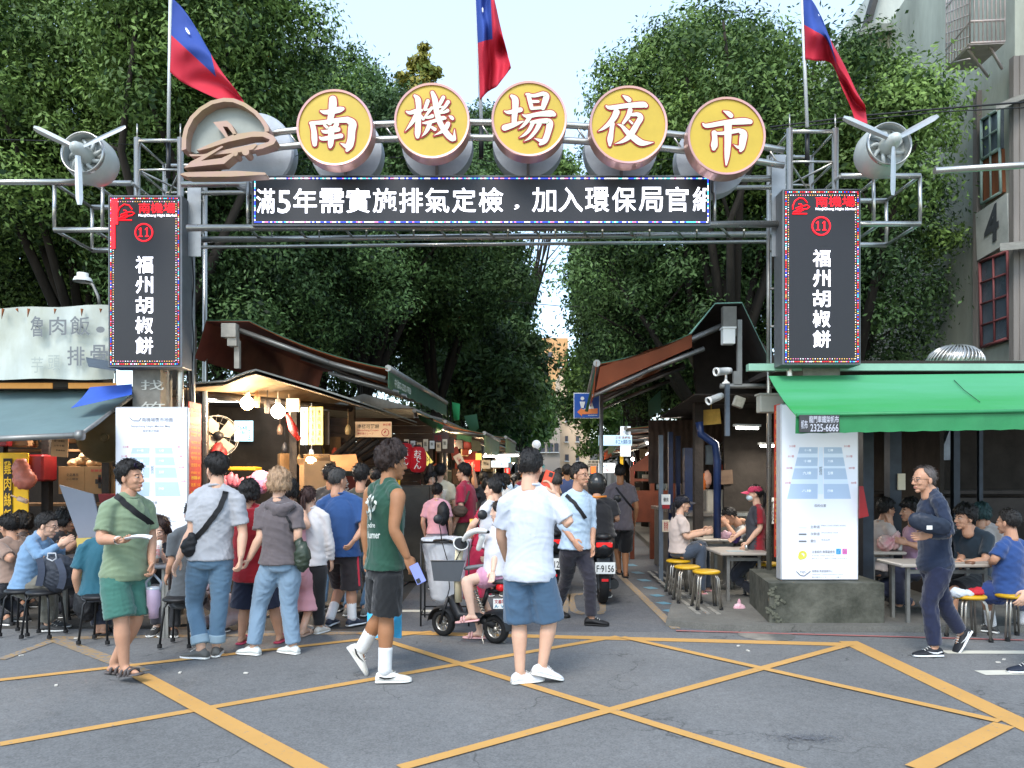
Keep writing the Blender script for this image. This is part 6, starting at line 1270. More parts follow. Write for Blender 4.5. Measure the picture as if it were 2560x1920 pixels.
# wall fan
def fan(px,py,Y,r,label,ax):
    t=thing('wall_fan',P(px,py+r*F/Y,Y),label,'fan','wall fans'); c=P(px,py,Y); ax=Vector(ax).normalized(); u=ax.orthogonal().normalized(); w=ax.cross(u); mb=MB()
    for rr,o in ((r,0),(r*.97,.05),(r*.66,.07),(r*.33,.085)): mb.tube([c-ax*o+(u*cos(2*pi*k/28)+w*sin(2*pi*k/28))*rr for k in range(28)],.005,5,closed=True)
    for k in range(20): a=2*pi*k/20; mb.tube([c-ax*.09,c-ax*.06+(u*cos(a)+w*sin(a))*r*.7,c+(u*cos(a)+w*sin(a))*r],.0025,4)
    mb.build('cage',dsteel,t); mb=MB()
    for k in range(4):
        a=pi/2*k; d=u*cos(a)+w*sin(a); e=w*cos(a)-u*sin(a); p=c+d*r*.5; mb.add([p-d*r*.4-e*r*.1,p-d*r*.1-e*r*.4,p+d*r*.4-e*r*.3+ax*.02,p+d*r*.35+e*r*.3+ax*.03,p-d*r*.35+e*r*.12],[(0,1,2,3,4)])
    mb.build('blade',M('fan_blade','7d715e',.5,0,.1),t); mb=MB(); mb.lathe(c,[(0,-.1),(.05,-.09),(.07,.05),(.05,.18),(0,.19)],14,-ax); mb.build('motor',blk,t); return t
fan(545,1090,9.9,.27,'cage fan on the left post of the near left stall',(.6,-.8,0)); fan(1815+10,1128,13,.2,'small fan in the gable of the wooden shrine front',(0,-1,0))
mb=MB(); c=P(262,1094,9.1); mb.lathe(c,[(0,-.05),(.12,-.045),(.24,-.01),(.30,.04),(.305,.05),(.29,.045),(.23,.0),(0,-.03)],32,(.45,-.85,0)); mb.lathe(c+Vector((.03,-.06,0)),[(.03,0),(.04,.02),(.05,0)],14,(.45,-.85,0)); top(rebase(mb.build('wok_lid',M('dull_brass','6d6046',.35,.7,.2,5))),'big dented metal wok lid hanging beside the left tower','lid')
# red closed umbrella-like tubes
for i,(a,b) in enumerate((((552,1108),(518,1172)),((560,1120),(530,1180)))):
    p,q=P(*a,9.8),P(*b,9.5); mb=MB(); mb.tube([p,p.lerp(q,.15),q],[.02,.07,.05],8); top(rebase(mb.build('folded_sign',redpaint)),['upper','lower'][i]+' dark red folded canvas roll by the left post','roll')
mb=MB(); mb.tube([P(718,1035,9.6),P(732,1070,9.6),P(748,1100,9.6)],[.02,.055,.03],8); o=mb.build('red_streamer',M('red_streamer','b7261f',.6,0,.2)); top(rebase(o),'red paper streamer hanging from the white bulb bracket','decoration')
# goods on the counter
R=random.Random(12)
pinkb=M('pink_plastic_bag','d9707f',.35,0,.2,10,trans=.1)
for i in range(11):
    x=560+i*15+R.uniform(-3,3); c=P(x,1206+R.uniform(-9,9),9.95); v,f=shells_to_mesh([ball(c,.065,.04,.085),ball(c+Vector((.02,0,.07)),.03,.02,.045)],.02,1); v=wrinkle(v,f,.014,.08,i); o=mk('plastic_bag',v,f,pinkb,None); top(rebase(o),'crumpled pink plastic bag in the row on the stall counter','bag','pink bags hanging in a row on the near left stall')
v,f=shells_to_mesh([ball(P(652,1205,10),.17,.1,.16)],.03,1); top(rebase(mk('plastic_bag',wrinkle(v,f,.025,.12,5),f,M('lilac_bag','c98fb0',.35,0,.2),None)),'big lilac plastic bag at the right end of the pink bags','bag')
for i,(x,y,w,h,Y) in enumerate(((800,1215,.32,.62,9.5),(770,1195,.2,.35,10.2),(720,1160,.26,.3,11),(835,1240,.22,.25,11.5))):
    c=P(x,y,Y); mb=MB(); mb.box(c,(w,.3,h),Matrix.Rotation(.2*i,3,'Z'),b=.006)
    if i<2: mb.box(c+Vector((0,-.14,h/2+.04)),(w,.01,.1),Matrix.Rotation(.6,3,'X'))
    top(rebase(mb.build('carton',card)),['tall open brown carton behind the queue','small open carton on the stall counter','brown carton on the back shelf','low carton under the crepe sign'][i],'box')
board('stall_sign',775,1190,905,1240,10.9,M('red_brown_board','6d2a1c',.6,0,.2),'red-brown counter sign with two big bear characters',[('熊熊',.1,.2,.75,.85,2)])
mb=MB(); mb.slab(sheet(P(765,1140,10.6),P(890,1135,10.6),P(905,1175,10.2),P(760,1178,10.2),.04),.01); top(rebase(mb.build('cloth_canopy',M('peach_cloth','c99263',.7,0,.15,4,trans=.0))),'peach cloth canopy under the low bulb','canopy')
t=thing('shelf_rack',P(560,1300,12.2),'dim shelf of stacked goods at the back of the near left stall','shelf')
for i in range(3):
    mb=MB(); a,b=P(520,1150+i*42,12.3),P(860,1150+i*42,12.3); mb.box((a+b)/2,(b.x-a.x,.3,.03)); mb.build('shelf_board',wood,t)
for i in range(26):
    x=525+R.random()*330; y=1148+R.randrange(3)*42; h=R.uniform(.1,.2); c=P(x,y,12.25); mb=MB(); col=R.choice(['8a6a3a','a8452e','4f5a3c','b09a6a','5a4636','c7a14a'])
    if i%2: mb.box(c+Vector((0,0,h/2+.02)),(.13,.12,h),b=.01)
    else: mb.lathe(c+Vector((0,0,.02)),[(.05,0),(.055,h*.7),(.03,h*.85),(.03,h)],10)
    top(rebase(mb.build('jar' if i%2==0 else 'packet',M('goods_'+col,col,.5,0,.2))),('round jar' if i%2==0 else 'boxy packet')+' on the dim back shelf of the near left stall','goods','jars and packets on the back shelf')
# ---- stalls further up the left side
sg=random.Random(4)
def far_stall(side,lat,y0,y1,z0,z1,reach,label,outer=tarpg,inner=tarpb,val=.3,rot=0):
    t=thing('market_stall',ST(lat,(y0+y1)/2,0),label,'stall','market stalls along the lane'); s=side
    awning(t,lat,z0,lat-s*reach,z1,y0,y1,val,.05,inner,outer)
    mb=MB(); a,b=ST(lat+s*.1,y0,0),ST(lat+s*1.9,y0,0); w=abs(b.x-a.x)
    mb.prism([ST(lat+s*1.9,y0,0),ST(lat+s*1.9,y1,0),ST(lat+s*1.9,y1,z0),ST(lat+s*1.9,y0,z0)],(s*.05,0,0)); mb.build('back_wall',darkm,t)
    mb=MB(); mb.prism([ST(lat,y0,z0+.05),ST(lat+s*.9,y0,z0+.3),ST(lat+s*2.0,y0,z0+.0)],ST(0,y1-y0,0)); mb.build('roof',galv,t)
    mb=MB(); mb.prism([ST(lat-s*.15,y0+.25,0),ST(lat+s*.6,y0+.25,0),ST(lat+s*.6,y0+.25,.95),ST(lat-s*.15,y0+.25,.95)],ST(0,y1-y0-.5,0)); mb.build('counter',cabinet,t)
    mb=MB()
    for yy in (y0+.1,y1-.1): p=ST(lat,yy,0); mb.tube([p,p+Vector((0,0,z0))],.035,8)
    mb.build('post',dsteel,t); return t
dd=[(13.6,16.6,2.75,2.35,1.25,tarpg),(17.0,20.2,2.8,2.45,1.35,tarpg),(20.6,24,2.75,2.3,1.2,tarpg),(24.5,28,2.7,2.35,1.3,teal),(28.5,33,2.8,2.4,1.35,teal),(34,40,2.7,2.35,1.3,tarpg),(42,50,2.7,2.3,1.2,teal)]
for i,(a,b,z0,z1,re,o) in enumerate(dd): far_stall(-1,-2.75,a,b,z0,z1,re,['first','second','third','fourth','fifth','sixth','last'][i]+' stall up the left side of the lane beyond the lamplit one',o,val=.34 if i<3 else .2)
dr=[(13.8,16.4,2.75,2.45,1.5,tarpg),(16.9,19.8,2.7,2.4,1.5,tarpg),(20.3,24,2.65,2.35,1.4,tarpb),(25,30,2.7,2.35,1.4,tarpg),(31,38,2.7,2.35,1.3,teal),(39,50,2.7,2.35,1.3,tarpg)]
for i,(a,b,z0,z1,re,o) in enumerate(dr): far_stall(1,2.55,a,b,z0,z1,re,['first','second','third','fourth','fifth','last'][i]+' stall up the right side of the lane beyond the gabled one',o,val=.25)
# ragged green flaps, cloth ends
for i,(pts,Y) in enumerate([([(1130,1005),(1150,1010),(1148,1050),(1135,1052)],12.8),([(1092,1056),(1108,1062),(1102,1078),(1088,1082)],13.4),([(1142,1070),(1180,1090),(1176,1106),(1140,1100)],14.5),([(1160,1040),(1192,1035),(1198,1070),(1180,1085)],14),([(1045,1035),(1095,1058),(1085,1072),(1050,1050)],12.4),([(1620,1005),(1652,975),(1652,1030),(1622,1042)],11.2),([(1490,912),(1484,930),(1462,1028),(1470,1030)],9.4)]):
    P_=[P(x,y,Y+.1*k) for k,(x,y) in enumerate(pts)]; mb=MB(); mb.slab(sheet(P_[0],P_[1],P_[2],P_[3],.03,6,6),.005,nrm=(0,1,0)); top(rebase(mb.build('hanging_flap',tarpg2 if i in(0,1) else tarpg)),['bright green torn flap beside the near valance','small bright green flap under the near valance','low green flap over the lane','ragged grey-green flap end','green cloth drooping over the lit stall','pale green square valance on the right','long green cloth tail in front of the toilet sign'][i],'flap')
# lanterns and small signs on the left
for i,(x,y) in enumerate(((1012,1140),(1044,1149))):
    c=P(x,y,11.8); t=thing('red_lantern',c-Vector((0,0,.2)),['red paper lantern half hidden behind the man in the green tank top','red paper lantern with white characters over the lane'][i],'lantern','red paper lanterns'); mb=MB(); mb.lathe(c,[(.05,-.2),(.1,-.18),(.135,-.1),(.14,0),(.135,.1),(.1,.18),(.05,.2)],20); mb.build('paper_body',M('lantern_red','a51521',.5,0,.1,6,emit=.15,wave=('Z',30)),t)
    mb=MB(); mb.lathe(c,[(.055,-.2),(.055,-.225),(0,-.225)],12); mb.lathe(c,[(.055,.2),(.055,.225),(0,.225)],12); mb.build('rim',blk,t)
    mb=MB(); [ptext(mb,ch,x-9,y-24+j*16,x+9,y-9+j*16,11.65,.02) for j,ch in enumerate('おでん')]; mb.build('lettering',wht,t)
board('menu_sheet',1066,1122,1084,1160,12.2,lyl,'slanted lit menu sheet beside the red lantern',[('麵飯湯',.2,.1,.8,.8,0)],rot=(0,-.6,0)); board('menu_sheet',1158,1130,1178,1186,12.5,cream,'tall beige leaning menu sheet over the lane',[('雞排牛肉',.3,.1,.7,.9,1)],rot=(0,-.5,0))
board('stall_sign',1080,1082,1122,1108,13.2,M('dim_sign','5a4440',.6,0,.2),'dim brown stall sign under the green cloth',[('機場麵',.15,.2,.6,.8,1)]); board('stall_sign',1152,1150,1200,1178,15,lrd,'glowing red stall sign with an orange ring',[('香香',.3,.2,.7,.8,2)])
board('stall_sign',1228,1152,1270,1168,17,lwm,'white lit stall sign behind the red t-shirt man',[('美食小館',.1,.25,.7,.75,3)]); board('stall_sign',1240,1144,1276,1156,19,lb_,'pale blue lit sign above the white one'); board('lamp_box',1189,1133,1204,1150,15.5,lyl,'small yellow box lamp over the red sign',cat='lamp'); board('price_card',1204,1150,1226,1172,15,paper,'cream square card beside the red glowing sign',[('特價',.2,.2,.8,.6,0)])
board('stall_sign',1262,1170,1275,1184,18,lrd,'tiny red lit sign with a figure one',[('1',.3,.1,.7,.9,2)]); ftube(1252,1140,16,.9,-.6,'fluorescent lamp slanting under the teal awning',10)
c=P(1341,1111,24); mb=MB(); mb.lathe(c,[(.14*sin(pi*k/12),-.14*cos(pi*k/12)) for k in range(13)],24); top(rebase(mb.build('white_balloon_lamp',M('white_globe','e8edf2',.4,0,0,emit=.25))),'round white globe hanging over the lane','lamp')
for i in range(7):
    x=1010+i*16; board('notice_card',x,1098+(i%3)*4,x+12,1122+(i%2)*6,11.9+.1*i,[paper,wht,cream][i%3],['white','cream','beige'][i%3]+' little price card in the strip over the red lantern',[('飯',.2,.2,.8,.6,0)],grp='price cards over the lantern')
board('yellow_banner',980,1180,1000,1246,11.3,M('banner_yellow','e0a818',.6,0,.1,emit=.1),'yellow hanging banner with black characters in the lane',[('鹽水雞',.25,.05,.75,.6,0)])
mb=MB(); c=P(1030,1270,11.6); mb.box((c.x,c.y,.72),(.62,.6,1.44),b=.02); mb.box((c.x,c.y-.31,.75),(.5,.02,1.1)); top(rebase(mb.build('steel_cabinet',M('dim_cabinet','4a463e',.5,.3,.3,4))),'dim metal cabinet between the queue and the couple','cabinet')
for i in range(6):
    c=ST(-2.3,14+i*3.6,2.15); bulb(CX+c.x*F/c.y,HY-(c.z-CH)*F/c.y,c.y,.055,warm if i%2 else cool,['first','second','third','fourth','fifth','sixth'][i]+' small bulb under the left awnings up the lane',30,drop=.2)
for i in range(4):
    c=ST(2.0,14.5+i*4.5,2.1); bulb(CX+c.x*F/c.y,HY-(c.z-CH)*F/c.y,c.y,.055,cool,['first','second','third','fourth'][i]+' small bulb under the right awnings up the lane',26,(1,.9,.75),drop=.2)
# ---- far left stall: banner, awning, shelves
t=thing('food_stall',(-5.5,9.3,0),'open-fronted rice stall at the left edge under a grey-blue awning','stall'); leftS=t
bw=M('weathered_banner','c0c8c3',.6,0,.28,2.2,col2='a5a896',stretch=(1,1,.35))
g=[]
for j in range(9):
    v=j/8; g.append([P(-60+ (345)*i/10,(772-10*(i/10)+sin(i*1.3)*2)*(1-v)+(948+2*sin(i))*v,8.75+.03*sin(i*2+j)) for i in range(11)])
mb=MB(); mb.slab(g,.01,nrm=(0,1,0)); bn=mb.build('banner',bw); mb=MB()
for ch,x0,y0,x1,y1 in (('魯',76,790,112,842),('肉',123,792,166,838),('飯',175,790,225,838),('．',240,816,262,832),('排',168,866,212,914),('骨',226,862,270,914)): ptext(mb,ch,x0,y0,x1,y1,8.66,.03)
p=mb.build('lettering',M('faded_grey_text','6f7375',.7,0,.1,8)); mb=MB()
for ch,x0,y0,x1,y1 in (('芋',78,892,108,932),('頭',120,888,150,926)): ptext(mb,ch,x0,y0,x1,y1,8.66,.0)
p2=mb.build('ghost_lettering',M('ghost_text','9aa29b',.7,0,0)); mb=MB()
R=random.Random(2)
for x in (8,42,72,138,205,252): c=P(x,772,8.67); mb.tube([c,c-Vector((R.uniform(-.02,.02),0,R.uniform(.03,.12)))],[.016,.002],5)
p3=mb.build('rust_run',M('rust','8a5230',.9,0,.3)); 
for q in (p,p2,p3): q.parent=bn
top(bn,'weathered white banner with faded grey characters for braised pork rice','sign')
aw=M('blue_grey_awning','637a7c',.5,0,.12,2,bump=.15,bscale=5)
a,b,c,d=P(-90,975,9.2),P(335,972,9.2),P(200,1088,7.5),P(-160,1104,7.5)
mb=MB(); mb.slab(sheet(a,b,c,d,.05,12,10),.012); mb.build('canopy',aw,t); mb=MB(); mb.tube([d,c],.03,8); mb.tube([c,P(338,985,9.2)],.02,6); mb.lathe(c,[(0,-.03),(.05,-.03),(.05,.03),(0,.03)],12,(1,0,0)); mb.build('front_bar',alubar,t)
mb=MB(); mb.slab(sheet(P(225,968,8.6),P(330,960,8.6),P(330,985,8.3),P(178,1019,8.2),.02,6,6),.006); mb.build('blue_flap',M('blue_tarp','2f57b8',.5,0,.1),t)
mb=MB(); mb.box((-7.2,9.15,2.74),(4.5,.5,.04)); mb.box((-7.2,9.0,2.66),(4.5,.06,.07)); mb.build('eave',M('dark_eave','35302a',.7,0,.3),t)
for i,(x0,x1) in enumerate(((-40,130),(170,290))): board('ceiling_light_panel',x0,957,x1,971,8.95,M('warm_ceiling','c98f4a',.6,0,.2,emit=.25),['left','right'][i]+' warm lit ceiling panel under the white banner',cat='lamp')
mb=MB(); mb.slab(sheet(P(215,893,8.6),P(290,905,8.6),P(290,925,8.2),P(222,915,8.2),.01),.01); top(rebase(mb.build('blue_grey_flap',M('dark_blue_grey_tarp','4b5661',.6,0,.2))),'dark blue-grey tarp corner sticking out beside the left led sign','flap')
mb=MB(); mb.box((-6.2,12.0,1.4),(6.4,.06,2.8)); mb.build('back_wall',darkm,t); mb=MB(); mb.box((-6.6,11.0,2.68),(5.2,3.0,.04)); mb.build('ceiling',darkm,t)
mb=MB()
for x in (268,118,5): a=P(x,1100,9.3); mb.box((a.x,9.3,1.3),(.09,.09,2.6))
mb.build('post',dark,t)
mb=MB(); a,b=P(-60,1140,9.6),P(290,1140,9.6)
for z in (1.22,1.9): mb.box(((a.x+b.x)/2,9.7,z),(b.x-a.x,.5,.03))
mb.build('shelf_board',wood,t)
ybn=M('banner_yellow2','e3b01c',.65,0,.12,5)
o=board('yellow_banner',-40,1132,70,1320,9.0,ybn,'yellow cloth banner reading shredded chicken rice at the left edge'); mb=MB(); prect(mb,8,1146,30,1318,8.985); q=mb.build('black_band',ink); mb2=MB(); [ptext(mb2,ch,10,1152+i*40,28,1186+i*40,8.975,.03) for i,ch in enumerate('雞肉絲飯')]; q2=mb2.build('lettering',ybn)
for w_ in (q,q2): w_.parent=o; w_.location=-o.location
o=board('notice_sheet',126,1082,168,1142,8.6,M('kraft_notice','c4966c',.8,0,.05),'tan paper notice clipped under the left awning',[('營業時間',.2,.1,.75,.2,0),('週一至週五',.15,.3,.8,.38,0),('上午十點',.15,.5,.8,.57,0),('敬請見諒',.3,.7,.85,.76,0)],rot=(0,.06,0))
mb=MB(); 
for (x,y,w,h,txt) in ((0,0,0,0,''),): pass
for i,(x0,x1,lbl) in enumerate(((146,212,'left of two brown cartons on the shelf beside the map board'),(212,286,'right of two brown cartons, with a black and yellow stamp'))):
    board('carton',x0,1166,x1,1235,9.3,card,lbl,[('食品專用',.3,.25,.75,.36,0),('小心輕放',.3,.42,.75,.5,0)] if i==0 else [('新鮮直送',.2,.1,.75,.2,1),('✚',.35,.3,.65,.8,0),('蛋',.42,.4,.58,.6,1)],cat='box',th=.4)
for i,(x,y) in enumerate(((186,1158),(215,1142),(238,1146),(254,1155),(205,1152),(232,1158))):
    v,f=shells_to_mesh([ball(P(x,y,9.4),.09,.08,.06)],.025,2); top(rebase(mk('bread_bag',wrinkle(v,f,.02,.06,i),f,M('beige_bag','c8a074',.5,0,.15,12),None)),'round beige packet heaped on the brown cartons','food','beige packets heaped on the cartons')
v,f=shells_to_mesh([ball(P(53,1172,8.8),.1,.09,.13),ball(P(62,1200,8.8),.14,.1,.12)],.03,1); top(rebase(mk('plastic_bag',wrinkle(v,f,.018,.1,9),f,M('translucent_pink_bag','c4705c',.4,0,.3,14),None)),'bulging translucent pink bag hanging in front of the yellow banner','bag')
mb=MB(); mb.tube([P(28,1238,8.7),P(46,1246,8.7)],.008,6); mb.tube([P(46,1246,8.7),P(68,1254,8.7)],.028,10); top(rebase(mb.build('paint_roller',M('roller','c9a890',.8,0,.1))),'paint roller with pale sleeve hanging by the yellow banner','tool')
mb=MB(); mb.box(P(95,1170,9.2),(.3,.3,.32),b=.02); top(rebase(mb.build('red_crate',redpaint)),'dark red plastic crate between yellow banner and cartons','crate')
mb=MB(); mb.box(P(18,1106,9.2),(.12,.2,.1),b=.01); top(rebase(mb.build('red_tub',redpaint)),'small red tub on the upper shelf at the left edge','tub')
mb=MB(); mb.box(P(60,1108,9.3),(.25,.2,.1),b=.02); mb.box(P(150,1090,9.8),(.35,.3,.18),b=.01); top(rebase(mb.build('wicker_tray',wood)),'wooden trays on the upper shelf beside the notice','tray')
P4=[(148,1212),(232,1235),(258,1342),(196,1345)]; mb=MB(); mb.prism([P(x,y,8.3) for x,y in P4],(0,.02,0)); top(rebase(mb.build('grey_board',greypl)),'grey rigid board leaning beside the left map board','board')
P4=[(190,1346),(228,1344),(228,1460),(205,1468)]; mb=MB(); mb.prism([P(x,y,8.2) for x,y in P4],(0,.02,0)); top(rebase(mb.build('yellow_board',M('dull_yellow_board','d6bf6a',.6,0,.1))),'pale yellow board standing under the grey one','board')
P4=[(245,1235),(286,1236),(286,1285),(255,1282)]; mb=MB(); mb.prism([P(x,y,8.8) for x,y in P4],(0,.2,0)); top(rebase(mb.build('red_sheet',redpaint)),'red panel tucked between grey board and map board','board')
ftube(158,1041,9.2,.22,.1,'small white lamp glowing under the blue-grey awning',8); l=ftube(60,1000,10.6,.8,0,'fluorescent lamp deep inside the left edge stall',14,(1,.75,.5))
# ---- right gable stall beside the lane
t=thing('food_stall',(2.9,10.5,0),'dark gabled stall with brown awnings right of the lane','stall'); rs_=t
Yg=9.3; RG=P(1855,755,Yg); RL=P(1788,757,Yg); RE=P(1930,912,Yg); FL=P(1492,908,Yg)
def rs_pl(a,b,name,mi,mo,sag,D=4.2):
    mb=MB(); mb.slab(sheet(a,yd(a,D),yd(b,D),b,sag),.012); mb.build(name,mo,t); mb=MB(); k=Vector((0,0,-.016)); mb.slab(sheet(a+k,yd(a,D)+k,yd(b,D)+k,b+k,sag),.008); mb.build('lining',mi,t)
grm=M('pale_green_sheet','7aa795',.5,.1,.15,4)
rs_pl(RL,P(1728,832,Yg),'roof_slope',darkm,grm,0); rs_pl(P(1728,832,Yg),FL,'roof_slope',tarpb,tarpg,.05,3.6); rs_pl(RL,RG,'roof_ridge',darkm,grm,0); rs_pl(RG,RE,'roof_slope',M('grey_lining','3c3b3a',.7,0,.2),grm,0)
mb=MB()
for dy in (.04,1.6,3.2):
    a,b,c=yd(P(1810,812,Yg),dy),yd(P(1640,885,Yg),dy),yd(P(1508,935,Yg),dy); mb.tube([a,b],.036,4); mb.tube([b,c],.03,4); a,b,c=yd(P(1762,870,Yg),dy),yd(P(1620,925,Yg),dy),yd(P(1482,990,Yg),dy); mb.tube([a,b],.03,4); mb.tube([b,c],.025,4)
mb.tube([FL,yd(FL,3.6)],.045,10); mb.build('folding_arm',alubar,t)
mb=MB(); mb.slab([[yd(FL,3.6*i/12)+Vector((0,0,.02)) for i in range(13)],[yd(P(1484,992,Yg),3.6*i/12) for i in range(13)]],.008,nrm=(-1,0,0)); mb.build('valance',tarpb,t)
mb=MB(); mb.slab(sheet(P(1500,918,Yg),P(1730,838,Yg),P(1730,868,Yg-.0),P(1490,975,Yg),.01),.01,nrm=(0,1,0)); mb.build('end_cloth',tarpb,t)
mb=MB(); a=P(1822,805,Yg-.05); mb.box(a,(.16,.1,.36)); mb.build('ridge_bracket',M('bracket_grey','77756e',.6,.2,.2),t); mb=MB(); a=P(1820,842,Yg-.1); mb.box(a,(.145,.12,.19),b=.008); mb.box(a+Vector((0,0,.1)),(.165,.14,.02)); mb.build('junction_box',wht,t)
mb=MB(); a=P(1848,960,Yg); b_=P(1848,800,Yg); mb.box((a.x,Yg,(a.z+b_.z)/2),(.055,.055,b_.z-a.z)); mb.tube([P(1800,965,Yg),P(1960,965,Yg)],.03,4); mb.box(P(1843,945,Yg),(.1,.06,.16)); mb.build('frame',M('frame_grey','8d8f8c',.6,.2,.2),t)
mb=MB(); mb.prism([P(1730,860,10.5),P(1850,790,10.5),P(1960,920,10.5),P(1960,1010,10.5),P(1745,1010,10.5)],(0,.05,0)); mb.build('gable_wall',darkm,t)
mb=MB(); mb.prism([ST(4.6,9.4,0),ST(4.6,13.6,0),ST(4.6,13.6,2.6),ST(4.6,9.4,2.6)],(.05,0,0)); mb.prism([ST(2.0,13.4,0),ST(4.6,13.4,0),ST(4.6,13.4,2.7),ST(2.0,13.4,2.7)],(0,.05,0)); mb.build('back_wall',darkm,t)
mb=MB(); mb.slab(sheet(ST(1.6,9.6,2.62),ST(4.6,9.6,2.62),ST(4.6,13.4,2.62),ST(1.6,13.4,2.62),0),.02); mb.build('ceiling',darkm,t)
blu=M('blue_pipe','182b52',.4,.1,.3,8,bump=.1); greyp=M('grey_pipe','5d6874',.5,.2,.2,8)
mb=MB(); mb.tube([P(1748,1055,9.9),P(1752,1085,9.9),P(1788,1110,9.9),P(1793,1150,9.9),P(1793,1345,9.9)],.05,12); mb.build('downpipe',blu,t)
for i,(x,y0,y1,Y,m_,w) in enumerate(((1652,1088,1300,11.2,greyp,.06),(1676,1080,1290,12.2,blu,.07),(1695,1090,1280,12.8,blu,.07),(1722,1120,1260,12.0,blu,.16),(1745,1000,1300,10.6,dark,.12),(1818,960,1090,9.2,greyp,.05))):
    a,b=P(x,y1,Y),P(x,y0,Y); mb=MB(); mb.box((a.x,Y,(a.z+b.z)/2) if i==5 else (a.x,Y,b.z/2),(w,w,(b.z-a.z) if i==5 else b.z)); mb.build('post',m_,t)
mb=MB(); mb.box((ST(3.0,13.2).x,13.2,2.0),(3.2,.04,1.1)); mb.build('grimy_curtain',M('curtain','4d4039',.9,0,.3,3,wave=('X',3,4)),t)
# counter along the lane
t=thing('steel_counter',ST(2.0,12.2,0),'grey metal counter along the right side of the lane','counter'); mb=MB(); mb.box((ST(2.15,12.4).x,12.4,.5),(1.0,2.6,1.0),b=.01); mb.build('cabinet',M('grey_cabinet','77726a',.5,.3,.3,4),t); mb=MB(); mb.box((ST(2.15,12.4).x,12.4,1.02),(1.1,2.7,.05)); mb.build('top',steel,t)
board('counter_sticker',1654,1236,1676,1262,11.0,wht,'round black sticker on the grey counter edge',[('優良',.2,.3,.8,.7,0)]); board('counter_sticker',1656,1262,1674,1272,11.0,redpaint,'red strip sticker on the grey counter'); board('counter_sticker',1656,1300,1674,1330,11.0,paper,'red and white character sticker low on the counter',[('魯排骨',.2,.1,.8,.9,1)]); pass
board('price_board',1822,1244,1860,1290,11.5,wht,'left white price board behind the eating man',[('品名價格',.1,.1,.9,.25,1),('一二三',.1,.35,.6,.8,3)]); board('price_board',1862,1246,1898,1310,11.5,wht,'middle white price board behind the waitress',[('小菜',.1,.1,.9,.25,1),('二三四',.1,.35,.6,.8,0)]); board('price_board',1918,1244,1940,1310,11.4,wht,'right white price board behind the waitress',[('湯麵',.2,.1,.8,.9,0)])
mb=MB(); mb.box(P(1790,1280,11.8),(.36,.3,.7),b=.02); top(rebase(mb.build('white_cabinet',M('dirty_white','a39c90',.6,0,.2))),'dirty white cabinet behind the blue downpipe','cabinet')
# shrine-like wooden front further in
t=thing('wooden_shrine_front',P(1640,1240,14.5),'reddish wooden stall front with a little gabled roof','stall'); rw=M('red_wood','6e3722',.6,0,.3,5); mb=MB(); mb.prism([P(1575,1170,14.5),P(1628,1130,14.5),P(1690,1170,14.5),P(1690,1178,14.5),P(1575,1178,14.5)],(0,.1,0)); mb.build('gable',rw,t); mb=MB(); 
for x in (1580,1630,1685): a=P(x,1178,14.5); mb.box((a.x,14.5,a.z/2),(.08,.08,a.z))
mb.build('post',rw,t); mb=MB(); a,b=P(1575,1200,14.5),P(1690,1200,14.5); mb.box((a+b)/2,(b.x-a.x,.06,.05)); mb.box((a+b)/2-Vector((0,0,.5)),(b.x-a.x,.06,.6)); mb.build('panel',rw,t)
for i,(x,y,c_) in enumerate(((1745,1195,'d8b52a'),(1757,1205,'d8702a'),(1768,1198,'d6a58f'))): v,f=shells_to_mesh([ball(P(x,y,11.9),.08,.05,.16)],.03,1); top(rebase(mk('hanging_garment',wrinkle(v,f,.02,.08,i),f,M('garment_'+c_,c_,.8,0,.2),None)),['yellow and green','orange','pink'][i]+' garment hanging behind the blue pipes','clothing')
board('stall_sign',1497,1088,1580,1114,13.6,M('pale_blue_sign','b9d6e6',.5,0,.05,emit=.55),'long pale blue sign on the right of the lane',[('手工大腸麵線',.5,.42,.97,.85,3),('正宗 黑糖糕',.5,.1,.95,.36,1)])
board('stall_sign',1551,1066,1577,1141,13.9,M('white_lit_post_sign','dfe5ea',.5,0,0,emit=.35),'narrow upright white sign behind the long pale blue sign',[('小吃',.2,.1,.8,.3,3)]); board('stall_sign',1497,1158,1538,1182,15.5,lwm,'white lit sign with red characters on the right',[('燒臘 綠',.2,.15,.8,.45,3),('極上',.4,.5,.85,.9,1)]); board('stall_sign',1460,1150,1500,1166,18,paper,'beige sign of small characters over the crowd',[('茶葉蛋',.25,.1,.9,.5,0),('滷味拼盤',.2,.55,.95,.95,0)])
board('stall_sign',1550,1140,1558,1170,14,ybn,'thin yellow upright sign'); board('stall_sign',1477,1166,1490,1184,17,M('orange_lit','e8682a',.5,0,0,emit=.6),'small orange glowing card over the crowd')
t=board('toilet_sign',1436,984,1498,1044,10.6,M('toilet_blue','1d4fa0',.5,0,.04),'blue toilet sign with a man and woman pictogram and an orange arrow',[('免費公廁',.25,.62,.68,.72,2),('臺北市環境保護局',.55,.88,.92,.93,2),('此方向80公尺',.3,.75,.68,.8,2)])
t.location.x+=0; mb=MB(); mb.lathe(P(1456,996,10.58),[(0,0),(.026,.001)],14,(0,-1,0)); mb.prism([P(1449,1004,10.59),P(1463,1004,10.59),P(1459,1020,10.59),P(1453,1020,10.59)],(0,-.004,0)); mb.lathe(P(1478,998,10.58),[(0,0),(.024,.001)],14,(0,-1,0)); mb.prism([P(1478,1000,10.59),P(1485,1022,10.59),P(1471,1022,10.59)],(0,-.004,0)); q=mb.build('pictogram',wht); q.parent=t; q.location=-t.location
